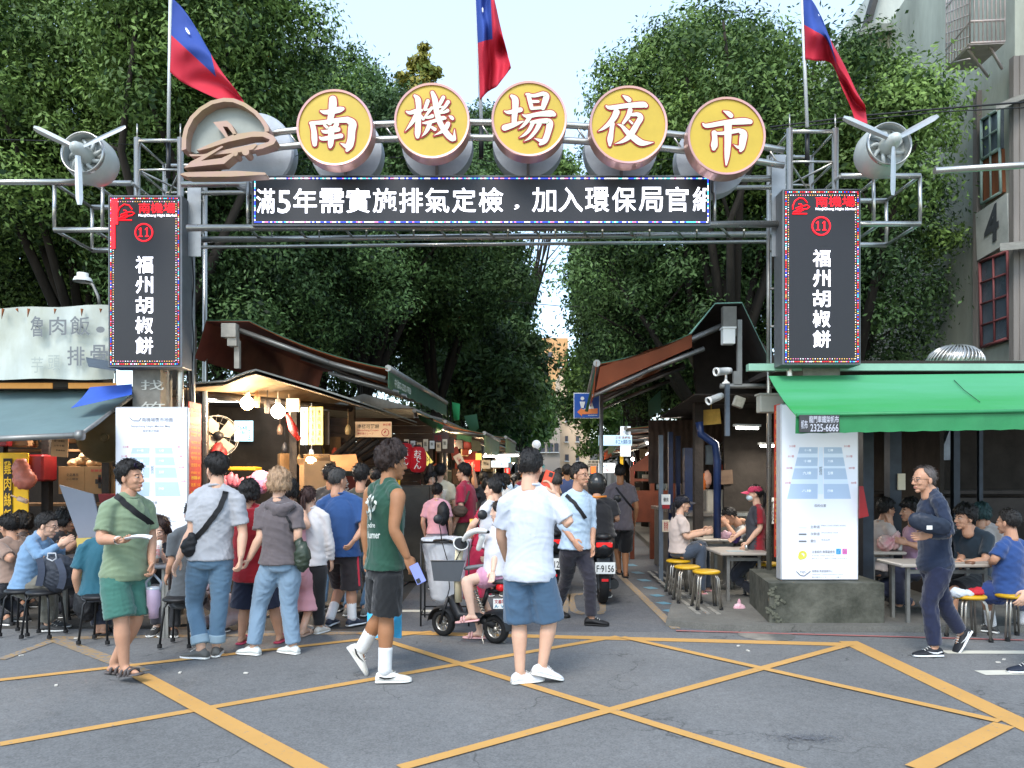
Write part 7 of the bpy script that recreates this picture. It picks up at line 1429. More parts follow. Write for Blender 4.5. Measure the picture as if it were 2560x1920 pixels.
mb=MB(); mb.prism([P(1443,1030,10.592),P(1455,1019,10.592),P(1455,1024,10.592),P(1494,1021,10.592),P(1494,1034,10.592),P(1455,1036,10.592),P(1455,1041,10.592)],(0,-.003,0)); q=mb.build('arrow',M('arrow_orange','d8783a',.5,0,0)); q.parent=t; q.location=-t.location
mb=MB(); prect(mb,1434,982,1500,1046,10.625,.01); q=mb.build('border',wht); q.parent=t; q.location=-t.location
mb=MB(); mb.tube([P(1503,985,10.65),(P(1503,985,10.65).x,10.65,0)],.03,8); q=mb.build('pole',dsteel); q.parent=t; q.location=-t.location
# cameras and flood lamp
def cctv(x,y,Y,dx,dz,label,foot=True):
    t=thing('security_camera',P(x,y+30,Y),label,'camera','security cameras on the right stall'); c=P(x,y,Y); d=Vector((dx,-.4,dz)).normalized(); mb=MB(); mb.lathe(c,[(0,-.1),(.035,-.1),(.042,-.05),(.045,.1),(.05,.1),(.05,.13),(.038,.13),(.036,.11),(0,.11)],16,d); mb.build('housing',wht,t); mb=MB(); mb.lathe(c+d*.112,[(0,0),(.03,.001)],12,d); mb.build('lens',blk,t)
    mb=MB(); mb.tube([c-d*.03,c-d*.03+Vector((0,0,-.11))],.014,8); mb.lathe(c-d*.03+Vector((0,0,-.15)),[(.045,0),(.045,.015),(.02,.03),(.016,.05)],12); 
    if foot: mb.build('mount',wht,t)
    return t
cctv(1810,928,8.9,-.8,-.12,'white bullet camera standing on the grey post'); cctv(1790,995,9.1,-.85,-.35,'older beige bullet camera below the other one',False)
mb=MB(); c=P(1847,1005,9.0); R_=Matrix.Rotation(.35,3,'Y'); mb.box(c,(.13,.06,.13),R_,b=.01); o=mb.build('flood_lamp',M('lamp_glass','8f8c80',.3,.2,.3,20)); top(rebase(o),'old square flood lamp tilted beside the cameras','lamp')
for i,(x,y,w,h) in enumerate(((1925,1010,.27,.2),)): mb=MB(); mb.box(P(x,y,8.8),(w,.16,h),b=.008); mb.box(P(x,y-23,8.8),(w+.03,.19,.02)); top(rebase(mb.build('junction_box',M('beige_plastic','b7b5a8',.5,0,.1))),'large beige junction box under the green roof corner','box')
ftube(1868,1070,10.3,.34,.3,'bright lamp over the right hand eating table',14); ftube(1918,1115,11,.2,.1,'small lamp near the map board post',8); ftube(1627,1108,13.5,.16,0,'pair of small bright lamps under the right awning',8)
# ---- green awning on the right
t=thing('food_stall',(6,8.6,0),'open eating hall under a bright green awning at right','stall')
grn=M('vivid_green_awning','2f9a45',.5,0,.22,1.3,col2='5fae86',stretch=(.12,.8,1.6),bump=.2,bscale=4); glow_through(grn,.25,'5fd070'); grn2=M('valance_green','2f8350',.5,0,.15,3,bump=.3,bscale=6)
a,b,c,d=P(1922,940,8.25),P(2700,932,8.25),P(2700,1025,7.3),P(1990,1038,7.3)
mb=MB(); mb.slab(sheet(a,b,c,d,.03,20,10),.01); mb.build('canopy',grn,t)
mb=MB(); mb.tube([P(2385,950,8.1),P(2410,975,7.85),P(2450,1005,7.55)],.004,5); mb.build('seam',M('seam_green','22502f',.6),t)
n=40; rows=[[],[]]
for i in range(n+1):
    p=d.lerp(c,i/n); rows[0].append(p); rows[1].append(p+Vector((0,.006*sin(i*.9)+.012,-.175-.004*sin(i*2))))
mb=MB(); mb.slab(rows,.008,nrm=(0,1,0)); mb.tube([d+Vector((0,-.015,0)),c+Vector((0,-.015,0))],.018,8); mb.build('valance',grn2,t)
mb=MB(); p,q=P(1870,925,8.3),P(2750,912,8.3); mb.box(((p.x+q.x)/2,8.32,(p.z+q.z)/2),(q.x-p.x,.1,.075)); mb.prism([P(1870,917,8.4),P(2750,908,8.4),P(2750,903,9.6),P(1890,912,9.6)],(0,0,.02)); mb.build('roof_edge',M('pale_green_metal','86b09a',.5,.1,.15,4),t)
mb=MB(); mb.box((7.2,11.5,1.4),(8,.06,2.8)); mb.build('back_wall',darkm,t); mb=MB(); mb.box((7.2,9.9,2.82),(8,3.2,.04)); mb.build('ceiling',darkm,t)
mb=MB()
for (x,Y,w) in ((2165,8.6,.12),(2232,9.2,.14),(2388,9.8,.08),(2450,9.8,.05)): a=P(x,1000,Y); mb.box((a.x,Y,1.35),(w,w,2.7))
mb.build('post',M('blue_grey_post','2c333c',.5,.2,.3),t)
mb=MB(); mb.box((6.4,11.0,1.35),(3.4,.4,.05)); mb.box((6.1,10.9,1.1),(3.0,.3,.34)); mb.build('wall_shelf',M('dark_shelf','37302b',.7,0,.3),t)
o=board('awning_tag',1999,1037,2099,1081,7.24,M('tag_black','3a3a3c',.5,0,.3,8),'dark sign tag with telephone number on the green valance',[('龍門車鐵架帆布',.24,.06,.98,.46,0),('2325-6666',.27,.52,.97,.95,0),('帆布',.04,.3,.2,.8,0)],ink_=M('tag_silver','b9bcc6',.5,0,0))
for i,(x,y,m_) in enumerate(((2290,1130,'b5b8bd'),(2365,1120,'8e98a5'))): mb=MB(); mb.prism([P(x-20,y+30,10.6),P(x+15,y+30,10.6),P(x+35,y-55,10.6),P(x+15,y-60,10.6)],(0,.1,0)); top(rebase(mb.build('plastic_sheet',M('sheet_'+m_,m_,.35,0,.3,8))),['left','right'][i]+' crumpled plastic sheet hanging in the dark eating hall','sheet')
t=thing('fire_extinguisher',P(2155,1290,7.95),'red hanging cloth banner beside the right map board','banner'); t.name='red_banner'; mb=MB(); mb.prism([P(2150,1215,7.95),P(2158,1215,7.95),P(2172,1290,7.95),P(2149,1296,7.95)],(0,.03,0)); mb.build('cloth',redpaint,t)
board('notice_sheet',2245,1184,2264,1225,9.1,paper,'small cream notice on the dark blue post')
# turbine vent
t=thing('roof_turbine',P(2387,915,8.9),'ribbed steel turbine vent on the green roof','vent'); c=P(2387,915,9.0)
mb=MB()
for k in range(36):
    a=2*pi*k/36; pts=[c+Vector((cos(a+.5*f)*.31*sin(pi*(.5-f*.5))**.8*1.0,sin(a+.5*f)*.31*sin(pi*(.5-f*.5))**.8,.02+.22*sin(f*pi/2))) for f in (0,.2,.4,.6,.8,.97)]; mb.tube(pts,[.012]*6,4)
mb.lathe(c,[(.27,0),(.29,.05),(.27,.12),(.2,.19),(.05,.235),(0,.24)],24); mb.build('dome',steel,t)
# street lamp on the left + overhead wires
t=thing('street_lamp',P(238,770,10),'hooded grey lamp on a curved arm behind the left led sign','lamp'); mb=MB(); mb.tube([P(250,765,10),P(245,740,10),P(232,712,10),P(215,703,10)],.02,8); mb.build('arm',dsteel,t); mb=MB(); mb.lathe(P(207,704,10),[(.12,0),(.1,.05),(.07,.06),(.07,.11),(0,.12)],16); mb.build('hood',wht,t)
def wire(pts,r,label): mb=MB(); mb.tube([P(*p) for p in pts],r,5); top(rebase(mb.build('overhead_wire',M('wire_black','141416',.6,0,0))),label,'wire','overhead wires')
wire([(1925,318,10),(2150,290,10),(2350,272,9.6),(2700,245,9)],.012,'thick black cable running right behind the right engine'); wire([(1925,325,10.2),(2150,300,10.2),(2350,280,9.8),(2700,262,9)],.008,'second black cable just under the thick one')
wire([(-60,347,11),(120,352,11),(340,362,11)],.006,'thin wire crossing behind the left engine'); wire([(1255,752,22),(1400,765,22),(1560,772,20),(1700,775,18)],.012,'thin wire crossing the lane under the sky gap'); wire([(690,1010,9.6),(740,1070,9.6),(775,1140,9.4)],.006,'lamp flex looping to the low bulb'); wire([(775,1150,9.4),(800,1230,9.4),(830,1290,9.3)],.005,'orange rope hanging beside the low bulb')

# clutter hanging and standing along both sides of the lane
R=random.Random(33); cc_=['3a2f28','5a4636','2b2d2f','7a3b2c','8a7a5c','3f4a44','a8452e','c7a14a','d0c8b8','54606a','26323f','9a2a26','e0d8c8']
cn_=['dark brown','brown','near-black','rust','khaki','grey-green','orange-red','ochre','cream','slate','navy','red','white']
for i in range(90):
    left=i%2==0; y=R.uniform(10.6,24); lat=R.uniform(-3.2,-2.05) if left else R.uniform(1.9,3.0); z=R.uniform(1.15,2.45); k=R.randrange(13); c=ST(lat,y,z); w,h=R.uniform(.08,.32),R.uniform(.08,.34); mb=MB(); q=i%3
    if q==0: mb.box(c,(w,R.uniform(.03,.2),h),Matrix.Rotation(R.uniform(-.4,.4),3,'Z'),b=.006); nm,ct='hanging_box','box'
    elif q==1: mb.box(c,(w*1.3,.01,h),Matrix.Rotation(R.uniform(-.25,.25),3,'Y')); mb.box(c+Vector((0,-.008,.02)),(w*.9,.004,h*.12)); mb.box(c+Vector((0,-.008,-h*.18)),(w*.7,.004,h*.08)); nm,ct='hanging_card','card'
    else:
        mb.lathe(c,[(0,-h*.5),(w*.3,-h*.48),(w*.42,-h*.2),(w*.3,h*.2),(w*.1,h*.42),(0,h*.5)],10); nm,ct='hanging_bag','bag'
    mb.tube([c+Vector((0,0,h*.5)),c+Vector((0,0,h*.5+R.uniform(.05,.25)))],.005,4)
    top(rebase(mb.build(nm,M('clutter_'+cc_[k],cc_[k],.6,0,.25,9))),'%s %s hung among the stalls on the %s of the lane'%(cn_[k],ct,'left' if left else 'right'),ct,'goods hung from the stalls along the lane')
for i,(x0,y0,x1,y1,Y) in enumerate(((825,1150,905,1080,10.9),(845,1155,925,1092,11.0),(865,1158,945,1100,11.1),(905,1150,975,1108,11.3))):
    a,b=P(x0,y0,Y),P(x1,y1,Y); mb=MB(); mb.tube([a,b],.045,4); top(rebase(mb.build('slanted_slat',dark)),['lowest','second','third','last'][i]+' of four dark slanted slats propped behind the crepe sign','slat')

mb=MB(); a,b=P(568,1172,10.1),P(646,1172,10.1); mb.box((a+b)/2,(b.x-a.x,.3,.05),b=.01); top(rebase(mb.build('yellow_tray',M('tray_yellow','c9a227',.5,0,.2,12))),'yellow heaped tray above the row of pink bags','tray')
R=random.Random(5)
for i in range(7):
    c=P(530+i*50,1140+R.uniform(-6,6),12.6); mb=MB(); mb.slab([[c+Vector((-.14+.07*k,.02*sin(k*2+i),z)) for k in range(5)] for z in (.28,.0,-.3)],.006,nrm=(0,1,0)); top(rebase(mb.build('hanging_cloth',M('hanging_cloth_%d'%(i%3),['6b5136','4a3b30','86704e'][i%3],.8,0,.3,6))),['dark olive','brown','tan'][i%3]+' cloth sheet hung along the plank wall of the near left stall','cloth','cloths hung along the plank wall')
for i,(x,y) in enumerate(((508,1060),(520,1075),(700,1075),(712,1120),(748,1150),(870,1075))):
    c=P(x,y,9.9+.15*i); mb=MB(); mb.lathe(c,[(0,-.07),(.035,-.06),(.045,0),(.03,.05),(.01,.08)],10); mb.tube([c+Vector((0,0,.08)),c+Vector((0,0,.3))],.004,4); top(rebase(mb.build('hanging_pot',M('pot_%d'%i,['3a322b','8a7a55','55443a','2c2c30','77603f','a08a60'][i],.5,.3,.2))),['first','second','third','fourth','fifth','sixth'][i]+' small pot from the left hanging on a cord in the near left stall','pot')
# ---------------------------------------------------------------- buildings on the right and at the end of the lane
stuc=M('grey_stucco','a9ada6',.85,0,.3,1.2,bump=.4,bscale=20,stretch=(1,1,.3)); stucg=M('greenish_stucco','a3a698',.85,0,.3,1.2,bump=.4,bscale=20,stretch=(1,1,.3)); glass=M('dusty_glass','5a646c',.25,0,.2,3); wfr=M('mint_window_frame','8fa69c',.6,0,.2,6); pink=M('red_window_frame','7c4444',.6,0,.2,6); timber=M('weathered_timber','76706a',.85,0,.35,3,stretch=(1,1,.12),bump=.5,bscale=14); ply=M('warped_plywood','8a5334',.8,0,.35,6,stretch=(1.5,1.5,.2),bump=.4,bscale=20); corr=M('corrugated_sheet','7f7d74',.7,.1,.3,4,wave=('Y',10))
def brick(name):
    m=bpy.data.materials.new(name); m.use_nodes=True; t=m.node_tree; b=t.nodes['Principled BSDF']; N=t.nodes.new; L=t.links.new; tc=N('ShaderNodeTexCoord'); mp=N('ShaderNodeMapping'); mp.inputs['Rotation'].default_value=(radians(90),0,0); L(tc.outputs['Object'],mp.inputs[0]); k=N('ShaderNodeTexBrick'); k.inputs['Scale'].default_value=2.2; k.inputs['Color1'].default_value=(*lin('9a5b48'),1); k.inputs['Color2'].default_value=(*lin('7c4436'),1); k.inputs['Mortar'].default_value=(*lin('8b837a'),1); k.inputs['Mortar Size'].default_value=.012; L(mp.outputs[0],k.inputs[0]); L(k.outputs[0],b.inputs['Base Color']); b.inputs['Roughness'].default_value=.9; return m
brk=brick('red_brick')
t=thing('apartment_building',(9.5,13.5,0),'old grey corner building with a big figure 4 and worn timber windows','building'); Yc=13.0; Yf=14.15; XC=8.6
def fp(px,py): # point on the lane-side face (constant lateral distance)
    # face runs from the near corner (px 2537,Yc) to the far edge (px 2445)
    f=(2537-px)/92.; Y=1/((1-f)/Yc+f/Yf); X=(px-CX)*Y/F; return Vector((X,Y,CH+(HY-py)*Y/F))
def fpoly(mb,pts,d=.0,mi=0,ext=(-.05,0,0)): mb.prism([fp(*p)+Vector((-d,-.0,0)) for p in pts],ext,mi)
mb=MB(); a,b=fp(2445,1000),fp(2537,1000); mb.prism([(a.x,a.y,0),(b.x,b.y,0),(14,b.y+.0,0),(14,a.y+6,0),(a.x+.6,a.y+6,0)],(0,0,12.5)); mb.build('wall',stucg,t)
for i,(pts,m1,m2) in enumerate([([(2466,300),(2510,272),(2510,370),(2466,400)],wfr,glass),([(2466,400),(2512,372),(2515,480),(2466,510)],wfr,ply),([(2462,655),(2532,628),(2534,845),(2466,868)],pink,glass)]):
    mb=MB(); fpoly(mb,pts,.0,0,(-.06,0,0)); w=mb.build('window',m2,t); mb=MB(); P_=[fp(*p)+Vector((-.09,0,0)) for p in pts]
    for j in range(4): mb.tube([P_[j],P_[(j+1)%4]],.03,4)
    mb.tube([P_[0].lerp(P_[1],.5),P_[3].lerp(P_[2],.5)],.022,4); n=1 if i==0 else 0 if i==1 else 3
    for j in range(n): f=(j+1)/(n+1); mb.tube([P_[0].lerp(P_[3],f),P_[1].lerp(P_[2],f)],.02,4)
    mb.build('frame',m1,w)
mb=MB(); fpoly(mb,[(2452,535),(2532,482),(2536,605),(2456,652)],.0,0,(-.1,0,0)); pn=mb.build('number_panel',M('pale_panel','b7b9b2',.85,0,.25,2,bump=.3),t)
mb=MB(); o_=fp(2476,615)+Vector((-.11,0,0)); v=fp(2520,585)+Vector((-.11,0,0)); text(mb,'4',o_+Vector((-.004,0,0)),(v-o_).normalized(),(0,0,1),(0,-.05,(v-o_).length*.85,.62),.05); mb.build('figure',M('painted_figure_grey','3f4346',.8,0,.2,12),pn)
mb=MB()
for x in (2448,2540,2556): a=fp(x,1000) if x<2541 else P(x,1000,12.95); mb.box((a.x-.04,a.y-.03,5.2),(.12,.12,7.0))
for k in range(16): mb.box((9.4,12.93,4.2+k*.14),(1.5,.03,.13),Matrix.Rotation(.15,3,'X'))
mb.build('timber',timber,t)
mb=MB(); g=[[P(2490+i*22,238-i*3 if 0 else 262-i*10+(j*14),12.9-.3*j) for i in range(8)] for j in range(2)]; mb.slab(g,.02); g=[[P(2500+i*22,608-i*2+j*16,12.8-.3*j) for i in range(6)] for j in range(2)]; mb.slab(g,.02); mb.build('corrugated_hood',corr,t)
mb=MB(); mb.box((9.6,12.9,8.2),(1.5,.06,3.4)); mb.build('green_cladding',M('green_cladding','7f9d8c',.6,.1,.2,3,wave=('X',3)),t)
# barred balcony cage
mb=MB(); Ya=12.3; q=[(2368,0),(2430,0),(2520,-8)]
x0,x1=P(2368,100,13.3),P(2425,100,12.2)
A_=P(2366,173,13.6);B_=P(2425,108,12.3);C_=P(2512,104,12.3);H=2.2
for p,q_ in ((A_,B_),(B_,C_)):
    for k in range(9): r=p.lerp(q_,k/8); mb.tube([r,r+Vector((0,0,H))],.016,4)
    for z in (0,.35,1.1,1.5): mb.tube([p+Vector((0,0,z)),q_+Vector((0,0,z))],.022,4)
for k in range(12): z=.1+k*.18; mb.tube([A_+Vector((0,0,z)),B_+Vector((0,0,z-.35))],.012,4)
mb.slab([[A_,P(2440,170,13.6)],[B_,C_]],.03); mb.tube([C_+Vector((-.2,.1,0)),P(2505,172,12.9)],.025,4); mb.tube([B_+Vector((.1,.2,0)),P(2470,192,13.2)],.025,4); mb.build('window_cage',M('cage_pink_white','b7a9a2',.5,.2,.15),t)
# the grey and brick building behind
t=thing('apartment_building',(9,19,0),'pale grey and brick apartment block behind the right hand trees','building'); Y=19.
mb=MB(); a,b=P(2165,700,Y),P(2600,700,Y)
mb.prism([P(2260,1150,Y),P(2900,1150,Y),P(2900,-500,Y),P(2205,-60,Y),P(2165,78,Y),P(2260,78,Y)],(0,5,0)); mb.build('wall',stuc,t)
mb=MB(); mb.prism([P(2340,190,Y-.03),P(2445,190,Y-.03),P(2445,270,Y-.03),P(2340,265,Y-.03)],(0,-.02,0)); mb.prism([P(2340,300,Y-.03),P(2460,300,Y-.03),P(2460,520,Y-.03),P(2340,520,Y-.03)],(0,-.02,0)); mb.prism([P(2330,730,Y-.03),P(2460,730,Y-.03),P(2460,770,Y-.03),P(2330,770,Y-.03)],(0,-.02,0)); mb.build('brick_panel',brk,t)
mb=MB(); mb.prism([P(2290,640,Y-.04),P(2455,610,Y-.04),P(2455,520,Y-.04),P(2300,520,Y-.04)],(0,-.03,0)); mb.prism([P(2300,660,Y-.04),P(2455,640,Y-.04),P(2455,720,Y-.04),P(2300,720,Y-.04)],(0,-.03,0)); mb.build('plaster_panel',M('blue_grey_plaster','8a9199',.85,0,.2,2),t)
mb=MB(); mb.prism([P(2130,90,Y-.9),P(2280,68,Y-.9),P(2280,58,Y-.9),P(2175,58,Y-.9)],(0,1.4,0)); mb.prism([P(2300,20,Y-.3),P(2360,20,Y-.3),P(2360,0,Y-.3),P(2300,0,Y-.3)],(0,.3,0)); mb.build('eave',M('concrete_eave','7b7f76',.85,0,.2,3),t)
for x0,y0,x1,y1,lb in ((2178,76,2221,120,0),(2226,74,2272,118,1),(2320,25,2365,160,2)):
    mb=MB(); prect(mb,x0,y0,x1,y1,Y-.6 if lb<2 else Y-.03,.05); w=mb.build('window',M('blind_glass','b4b3a2',.4,0,.1) if lb!=1 else glass,t); mb=MB(); q=[P(x0,y0,Y-.66),P(x1,y0,Y-.66),P(x1,y1,Y-.66),P(x0,y1,Y-.66)]
    for j in range(4): mb.tube([q[j],q[(j+1)%4]],.03,4)
    mb.build('frame',M('cream_frame','b5b39e',.6,0,.1),w)
mb=MB(); mb.prism([P(2200,-60,Y-.2),P(2212,-60,Y-.2),P(2174,78,Y-.2),P(2160,78,Y-.2)],(0,.3,0)); mb.prism([P(2260,1150,Y-.2),P(2290,760,Y-.2),P(2460,765,Y-.2),P(2460,775,Y-.2),P(2290,772,Y-.2)],(0,.1,0)); mb.build('roof_edge',M('dark_roof','3b3a38',.8,0,.2),t)
mb=MB(); prect(mb,2355,775,2460,915,Y-1.2,.05); mb.build('plank_fence',M('dark_planks','5b4c3a',.85,0,.3,3,wave=('X',8)),t)
# end of the lane
def flat(x0,y0,x1,y1,Y,D,col,label,wins,emit=0):
    t=thing('apartment_building',P((x0+x1)/2,HY,Y),label,'building','buildings at the far end of the lane'); a,b=P(x0,y1,Y),P(x1,y0,Y)
    mb=MB(); mb.box(((a.x+b.x)/2,Y+D/2,b.z/2),(b.x-a.x,D,b.z)); mb.build('wall',M('far_wall_'+col,col,.85,0,.1,.4),t)
    for (u0,v0,u1,v1) in wins: mb=MB(); prect(mb,u0,v0,u1,v1,Y-.08,.06); w=mb.build('window',M('far_window','4b4c52',.4,0,.1),t); mb=MB(); prect(mb,u0-2,v1,u1+2,v1+2,Y-.25,.2); mb.build('sill',wht,w)
    return t
flat(1400,930,1475,1190,58,6,'d6bb9c','tall cream apartment block closing the lane',[(1413,1136,1422,1152),(1413,1090,1420,1104),(1413,1040,1420,1054),(1440,1136,1448,1152),(1440,1090,1448,1104)])
flat(1340,1005,1400,1190,54,5,'b0a294','grey-beige low block left of the cream one',[(1368,1108,1382,1130),(1386,1108,1396,1130),(1350,1108,1362,1130)])
flat(1340,845,1420,1190,75,8,'c99a68','far block peeping through the trees, low sunlight put into its orange wall colour',[(1370,880,1380,892),(1395,905,1405,918)])  # the warmth of low sun is put into this wall colour
flat(1200,1090,1345,1190,66,5,'6f7070','dark low block behind the left stalls at the end',[]); flat(1470,1100,1700,1190,66,5,'807c76','dull low block behind the right stalls at the end',[])
# ---------------------------------------------------------------- things people carry or wear across the body
strapm=M('black_webbing','141417',.7,0,.1,30); bagm=M('black_bag','17181c',.6,0,.2,10,bump=.2)
def blob_bag(t,name,shells,m_,seed=1,amp=.01,vox=.012):
    v,f=shells_to_mesh(shells,vox,3); v=wrinkle(v,f,amp,.15,seed); return mk(name,v,f,m_,t)
strap('sling_bag','black sling bag strapped across the sage green t-shirt','bag',[(290,1242),(308,1256),(340,1284),(377,1312)],.045,[pA['shirt'],pA['root'].children[0]],strapm)
strap('sling_bag','black sling bag hanging at the back of the grey t-shirt man','bag',[(566,1228),(548,1272),(515,1318),(478,1362)],.045,[pB['shirt']],strapm,bag=lambda t,p:blob_bag(t,'bag',[ball(p+Vector((-.0,-.02,-.02)),.07,.05,.09),ball(p+Vector((.03,-.02,.04)),.05,.04,.07)],bagm))
strap('shoulder_bag','dark olive slouchy bag on the blonde woman\'s right side','bag',[(716,1290),(728,1318),(742,1345)],.02,[pC['shirt']],strapm,bag=lambda t,p:blob_bag(t,'bag',[ball(p+Vector((.05,-.05,-.16)),.075,.06,.14),ball(p+Vector((.02,-.04,-.05)),.04,.04,.08)],M('olive_bag','2f3a2e',.4,0,.25,8),4,.012))
strap('sling_strap','black strap across the pale blue shirt','bag',[(1414,1240),(1436,1258),(1462,1296)],.04,[pF['shirt']],strapm)
strap('sling_strap','thin black strap across the grey t-shirt of the man walking away','bag',[(1540,1220),(1560,1245),(1584,1276)],.03,[pT['shirt']],strapm)
strap('messenger_bag','brown messenger bag on the crimson t-shirt man\'s hip','bag',[(1172,1228),(1164,1250),(1154,1268)],.03,[pN['shirt']],M('brown_canvas','4a3a2e',.7,0,.2),bag=lambda t,p:blob_bag(t,'bag',[ball(P(1150,1278,10.7),.12,.05,.09)],M('brown_canvas','4a3a2e',.7,0,.2)))

def one(o,label,cat,grp=None): return top(rebase(o),label,cat,grp)
one(blob_bag(None,'backpack',[ball(P(1108,1284,10.35),.09,.08,.17)],bagm),'small black backpack on the girl in pink','bag')
one(blob_bag(None,'backpack',[ball(P(1058,1290,11.5),.14,.12,.16)],bagm),'black backpack on the cream t-shirt woman in the lane','bag')
one(blob_bag(None,'pouch_bag',[limb([P(2290,1300,6.33),P(2322,1310,6.3),P(2360,1318,6.3)],[.075,.085,.075],flat=.45,side=Vector((0,0,1)))],M('navy_pouch','1a2333',.5,0,.15),6,.01),'dark navy clutch with a small white label under the older man\'s arm','bag')
mb=MB(); prect(mb,2317,1314,2331,1324,6.215,.004); one(mb.build('label_patch',wht),'small white square patch on the navy clutch','label')
# paper plate, phones, tumbler, cup
p=pA['gr']; mb=MB(); g=[[p+Vector((.02+.17*u,-.02-.05*v+.01*v,.015+.02*abs(v-.5)+.012*sin(u*3))) for u in np.linspace(0,1,8)] for v in np.linspace(-.6,1.2,6)]; mb.slab(g,.004); one(mb.build('paper_plate',M('paper_white','dfe2e4',.7)),'folded white paper plate in the hand of the sage green t-shirt man','plate')
t=thing('tumbler',P(384,1553,5.98),'lilac steel tumbler with a grey handle hanging from the same man\'s hand','cup'); c=P(384,1545,5.98); lil=M('lilac_enamel','a893a8',.35,.1,.05)
mb=MB(); mb.lathe(c,[(0,0),(.036,0),(.038,.07),(.05,.1),(.053,.225),(.05,.23)],20); mb.build('body',lil,t); mb=MB(); mb.lathe(c+Vector((0,0,.228)),[(.053,0),(.054,.014),(.03,.02),(0,.02)],20); mb.build('lid',M('clear_lid','a5aab0',.2,.2,0),t); mb=MB(); mb.tube([c+Vector((-.05,0,.21)),c+Vector((-.06,0,.28)),c+Vector((-.0,0,.345)),c+Vector((.06,0,.28)),c+Vector((.05,0,.21))],.011,8); mb.build('handle',M('grey_handle','7d838c',.5),t)
def phone(info,side,m_,label,up,nrm,off=(0,0,0)):
    c=info[side]+Vector(off); u=Vector(up).normalized(); n=Vector(nrm).normalized(); s=u.cross(n).normalized(); n=s.cross(u); R_=Matrix((s,n,u)).transposed(); mb=MB(); mb.box(c,(.074,.009,.152),R_,b=.003); t=one(mb.build('phone',m_),label,'phone'); mb=MB(); mb.box(c-n*.007+u*.05-s*.015,(.03,.004,.034),R_,b=.001); q=mb.build('camera_bump',blk,t); return t
phone(pD,'gr',M('phone_periwinkle','7d86c4',.4,0,.05),'periwinkle blue phone in the hand of the green tank top man',(.5,-.2,-1),(0,1,.2),(.045,-.06,-.03)); phone(pE,'gr',M('phone_orange','d4492a',.4,0,.05),'orange phone held to the ear by the white t-shirt man',(.35,0,1),(.3,1,0),(-.03,-.01,.03))
t=thing('watch',pA['wr'],'white smart watch on the sage green man\'s wrist','watch'); d=(pA['wr']-pA['er']).normalized(); mb=MB(); mb.tube([pA['wr']-d*.02+(d.orthogonal().normalized()*cos(a)+d.cross(d.orthogonal().normalized())*sin(a))*.027 for a in [2*pi*k/18 for k in range(18)]],.006,6,closed=True); mb.build('band',wht,t); mb=MB(); mb.box(pA['wr']-d*.02+Vector((-.0,-.03,-.0)),(.03,.01,.03),b=.003); mb.build('face',blk,t)
H=pA['HM']; mb=MB()
for sx in(-1,1): mb.tube([H((sx*.033+cos(a)*.026,.075+.0*a,.104+sin(a)*.016)) for a in [2*pi*k/14 for k in range(14)]],.004,5,closed=True); mb.lathe(H((sx*.033,.078,.104)),[(0,0),(.024,.001)],12,H((0,1,.35))-H((0,0,0)))
mb.tube([H((-.06,.06,.1)),H((-.082,-.02,.03))],.003,5); mb.tube([H((.06,.06,.1)),H((.082,-.02,.03))],.003,5); one(mb.build('sunglasses',M('sunglasses','2a1f3a',.15,.3,0)),'sunglasses pushed up on the sage green man\'s hair','sunglasses')
t=thing('shopping_bag',P(962,1595,6.4),'cyan and white checked bag hanging behind the green tank top man','bag'); g=[[P(918+i*10.5,1502+j*13+(3*sin(i)),6.35+.05*sin(i*1.1+j)) for i in range(9)] for j in range(8)]; mb=MB(); mb.slab(g,.06,nrm=(0,1,0)); mb.build('bag',M('cyan_bag','3fa9d6',.5,0,.1,4),t); mb=MB()
for (x0,y0,x1,y1) in ((940,1515,962,1540),(962,1540,985,1566),(940,1566,962,1590)): prect(mb,x0,y0,x1,y1,6.27,.004)
mb.build('white_check',M('pale_cyan','a7d3e4',.5),t)
one(blob_bag(None,'plastic_bag',[ball(P(1345,1525,8.4),.11,.08,.13)],M('clear_white_bag','c9ccd2',.35,0,.15,14),3,.02),'crumpled clear plastic bag on the ground behind the white t-shirt man','bag')
# prints on clothes
def tank(mb):
    Y=5.; ptext(mb,'ndre',921,1306,939,1319,Y,.04); ptext(mb,'lumer',921,1328,951,1346,Y,.04)
    for (a,b) in (((928,1300),(924,1262)),((924,1270),(918,1245)),((925,1262),(936,1240)),((920,1250),(930,1236)),((932,1280),(940,1262)),((914,1258),(922,1252)),((938,1252),(942,1262)),((924,1290),(916,1276)),((930,1272),(924,1240))):
        pa,pb=P(*a,Y),P(*b,Y); d=(pb-pa).normalized(); n=Vector((-d.z,0,d.x)); m=[pa.lerp(pb,f) for f in (0,.25,.5,.75,1)]; w=[.003,.008,.009,.006,.001]; vs=[]
        for q,ww in zip(m,w): vs+=[q-n*ww,q+n*ww]
        mb.add(vs,[(2*i,2*i+1,2*i+3,2*i+2) for i in range(4)])
decal(pD['shirt'],tank,M('print_white','cfd4cc',.8,0,0))
mb=MB(); sh_=[c for c in pK['root'].children if c.name.startswith('shorts')][0]; b_=bvh(sh_); pts=[q for q in (cast(b_,893+.4*k,1388+k*7,.006) for k in range(12)) if q is not None]
if len(pts)>2: ribbon(mb,pts,.022,.003); mb.build('side_stripe',M('stripe_red','a8283a',.8,0,0),sh_)
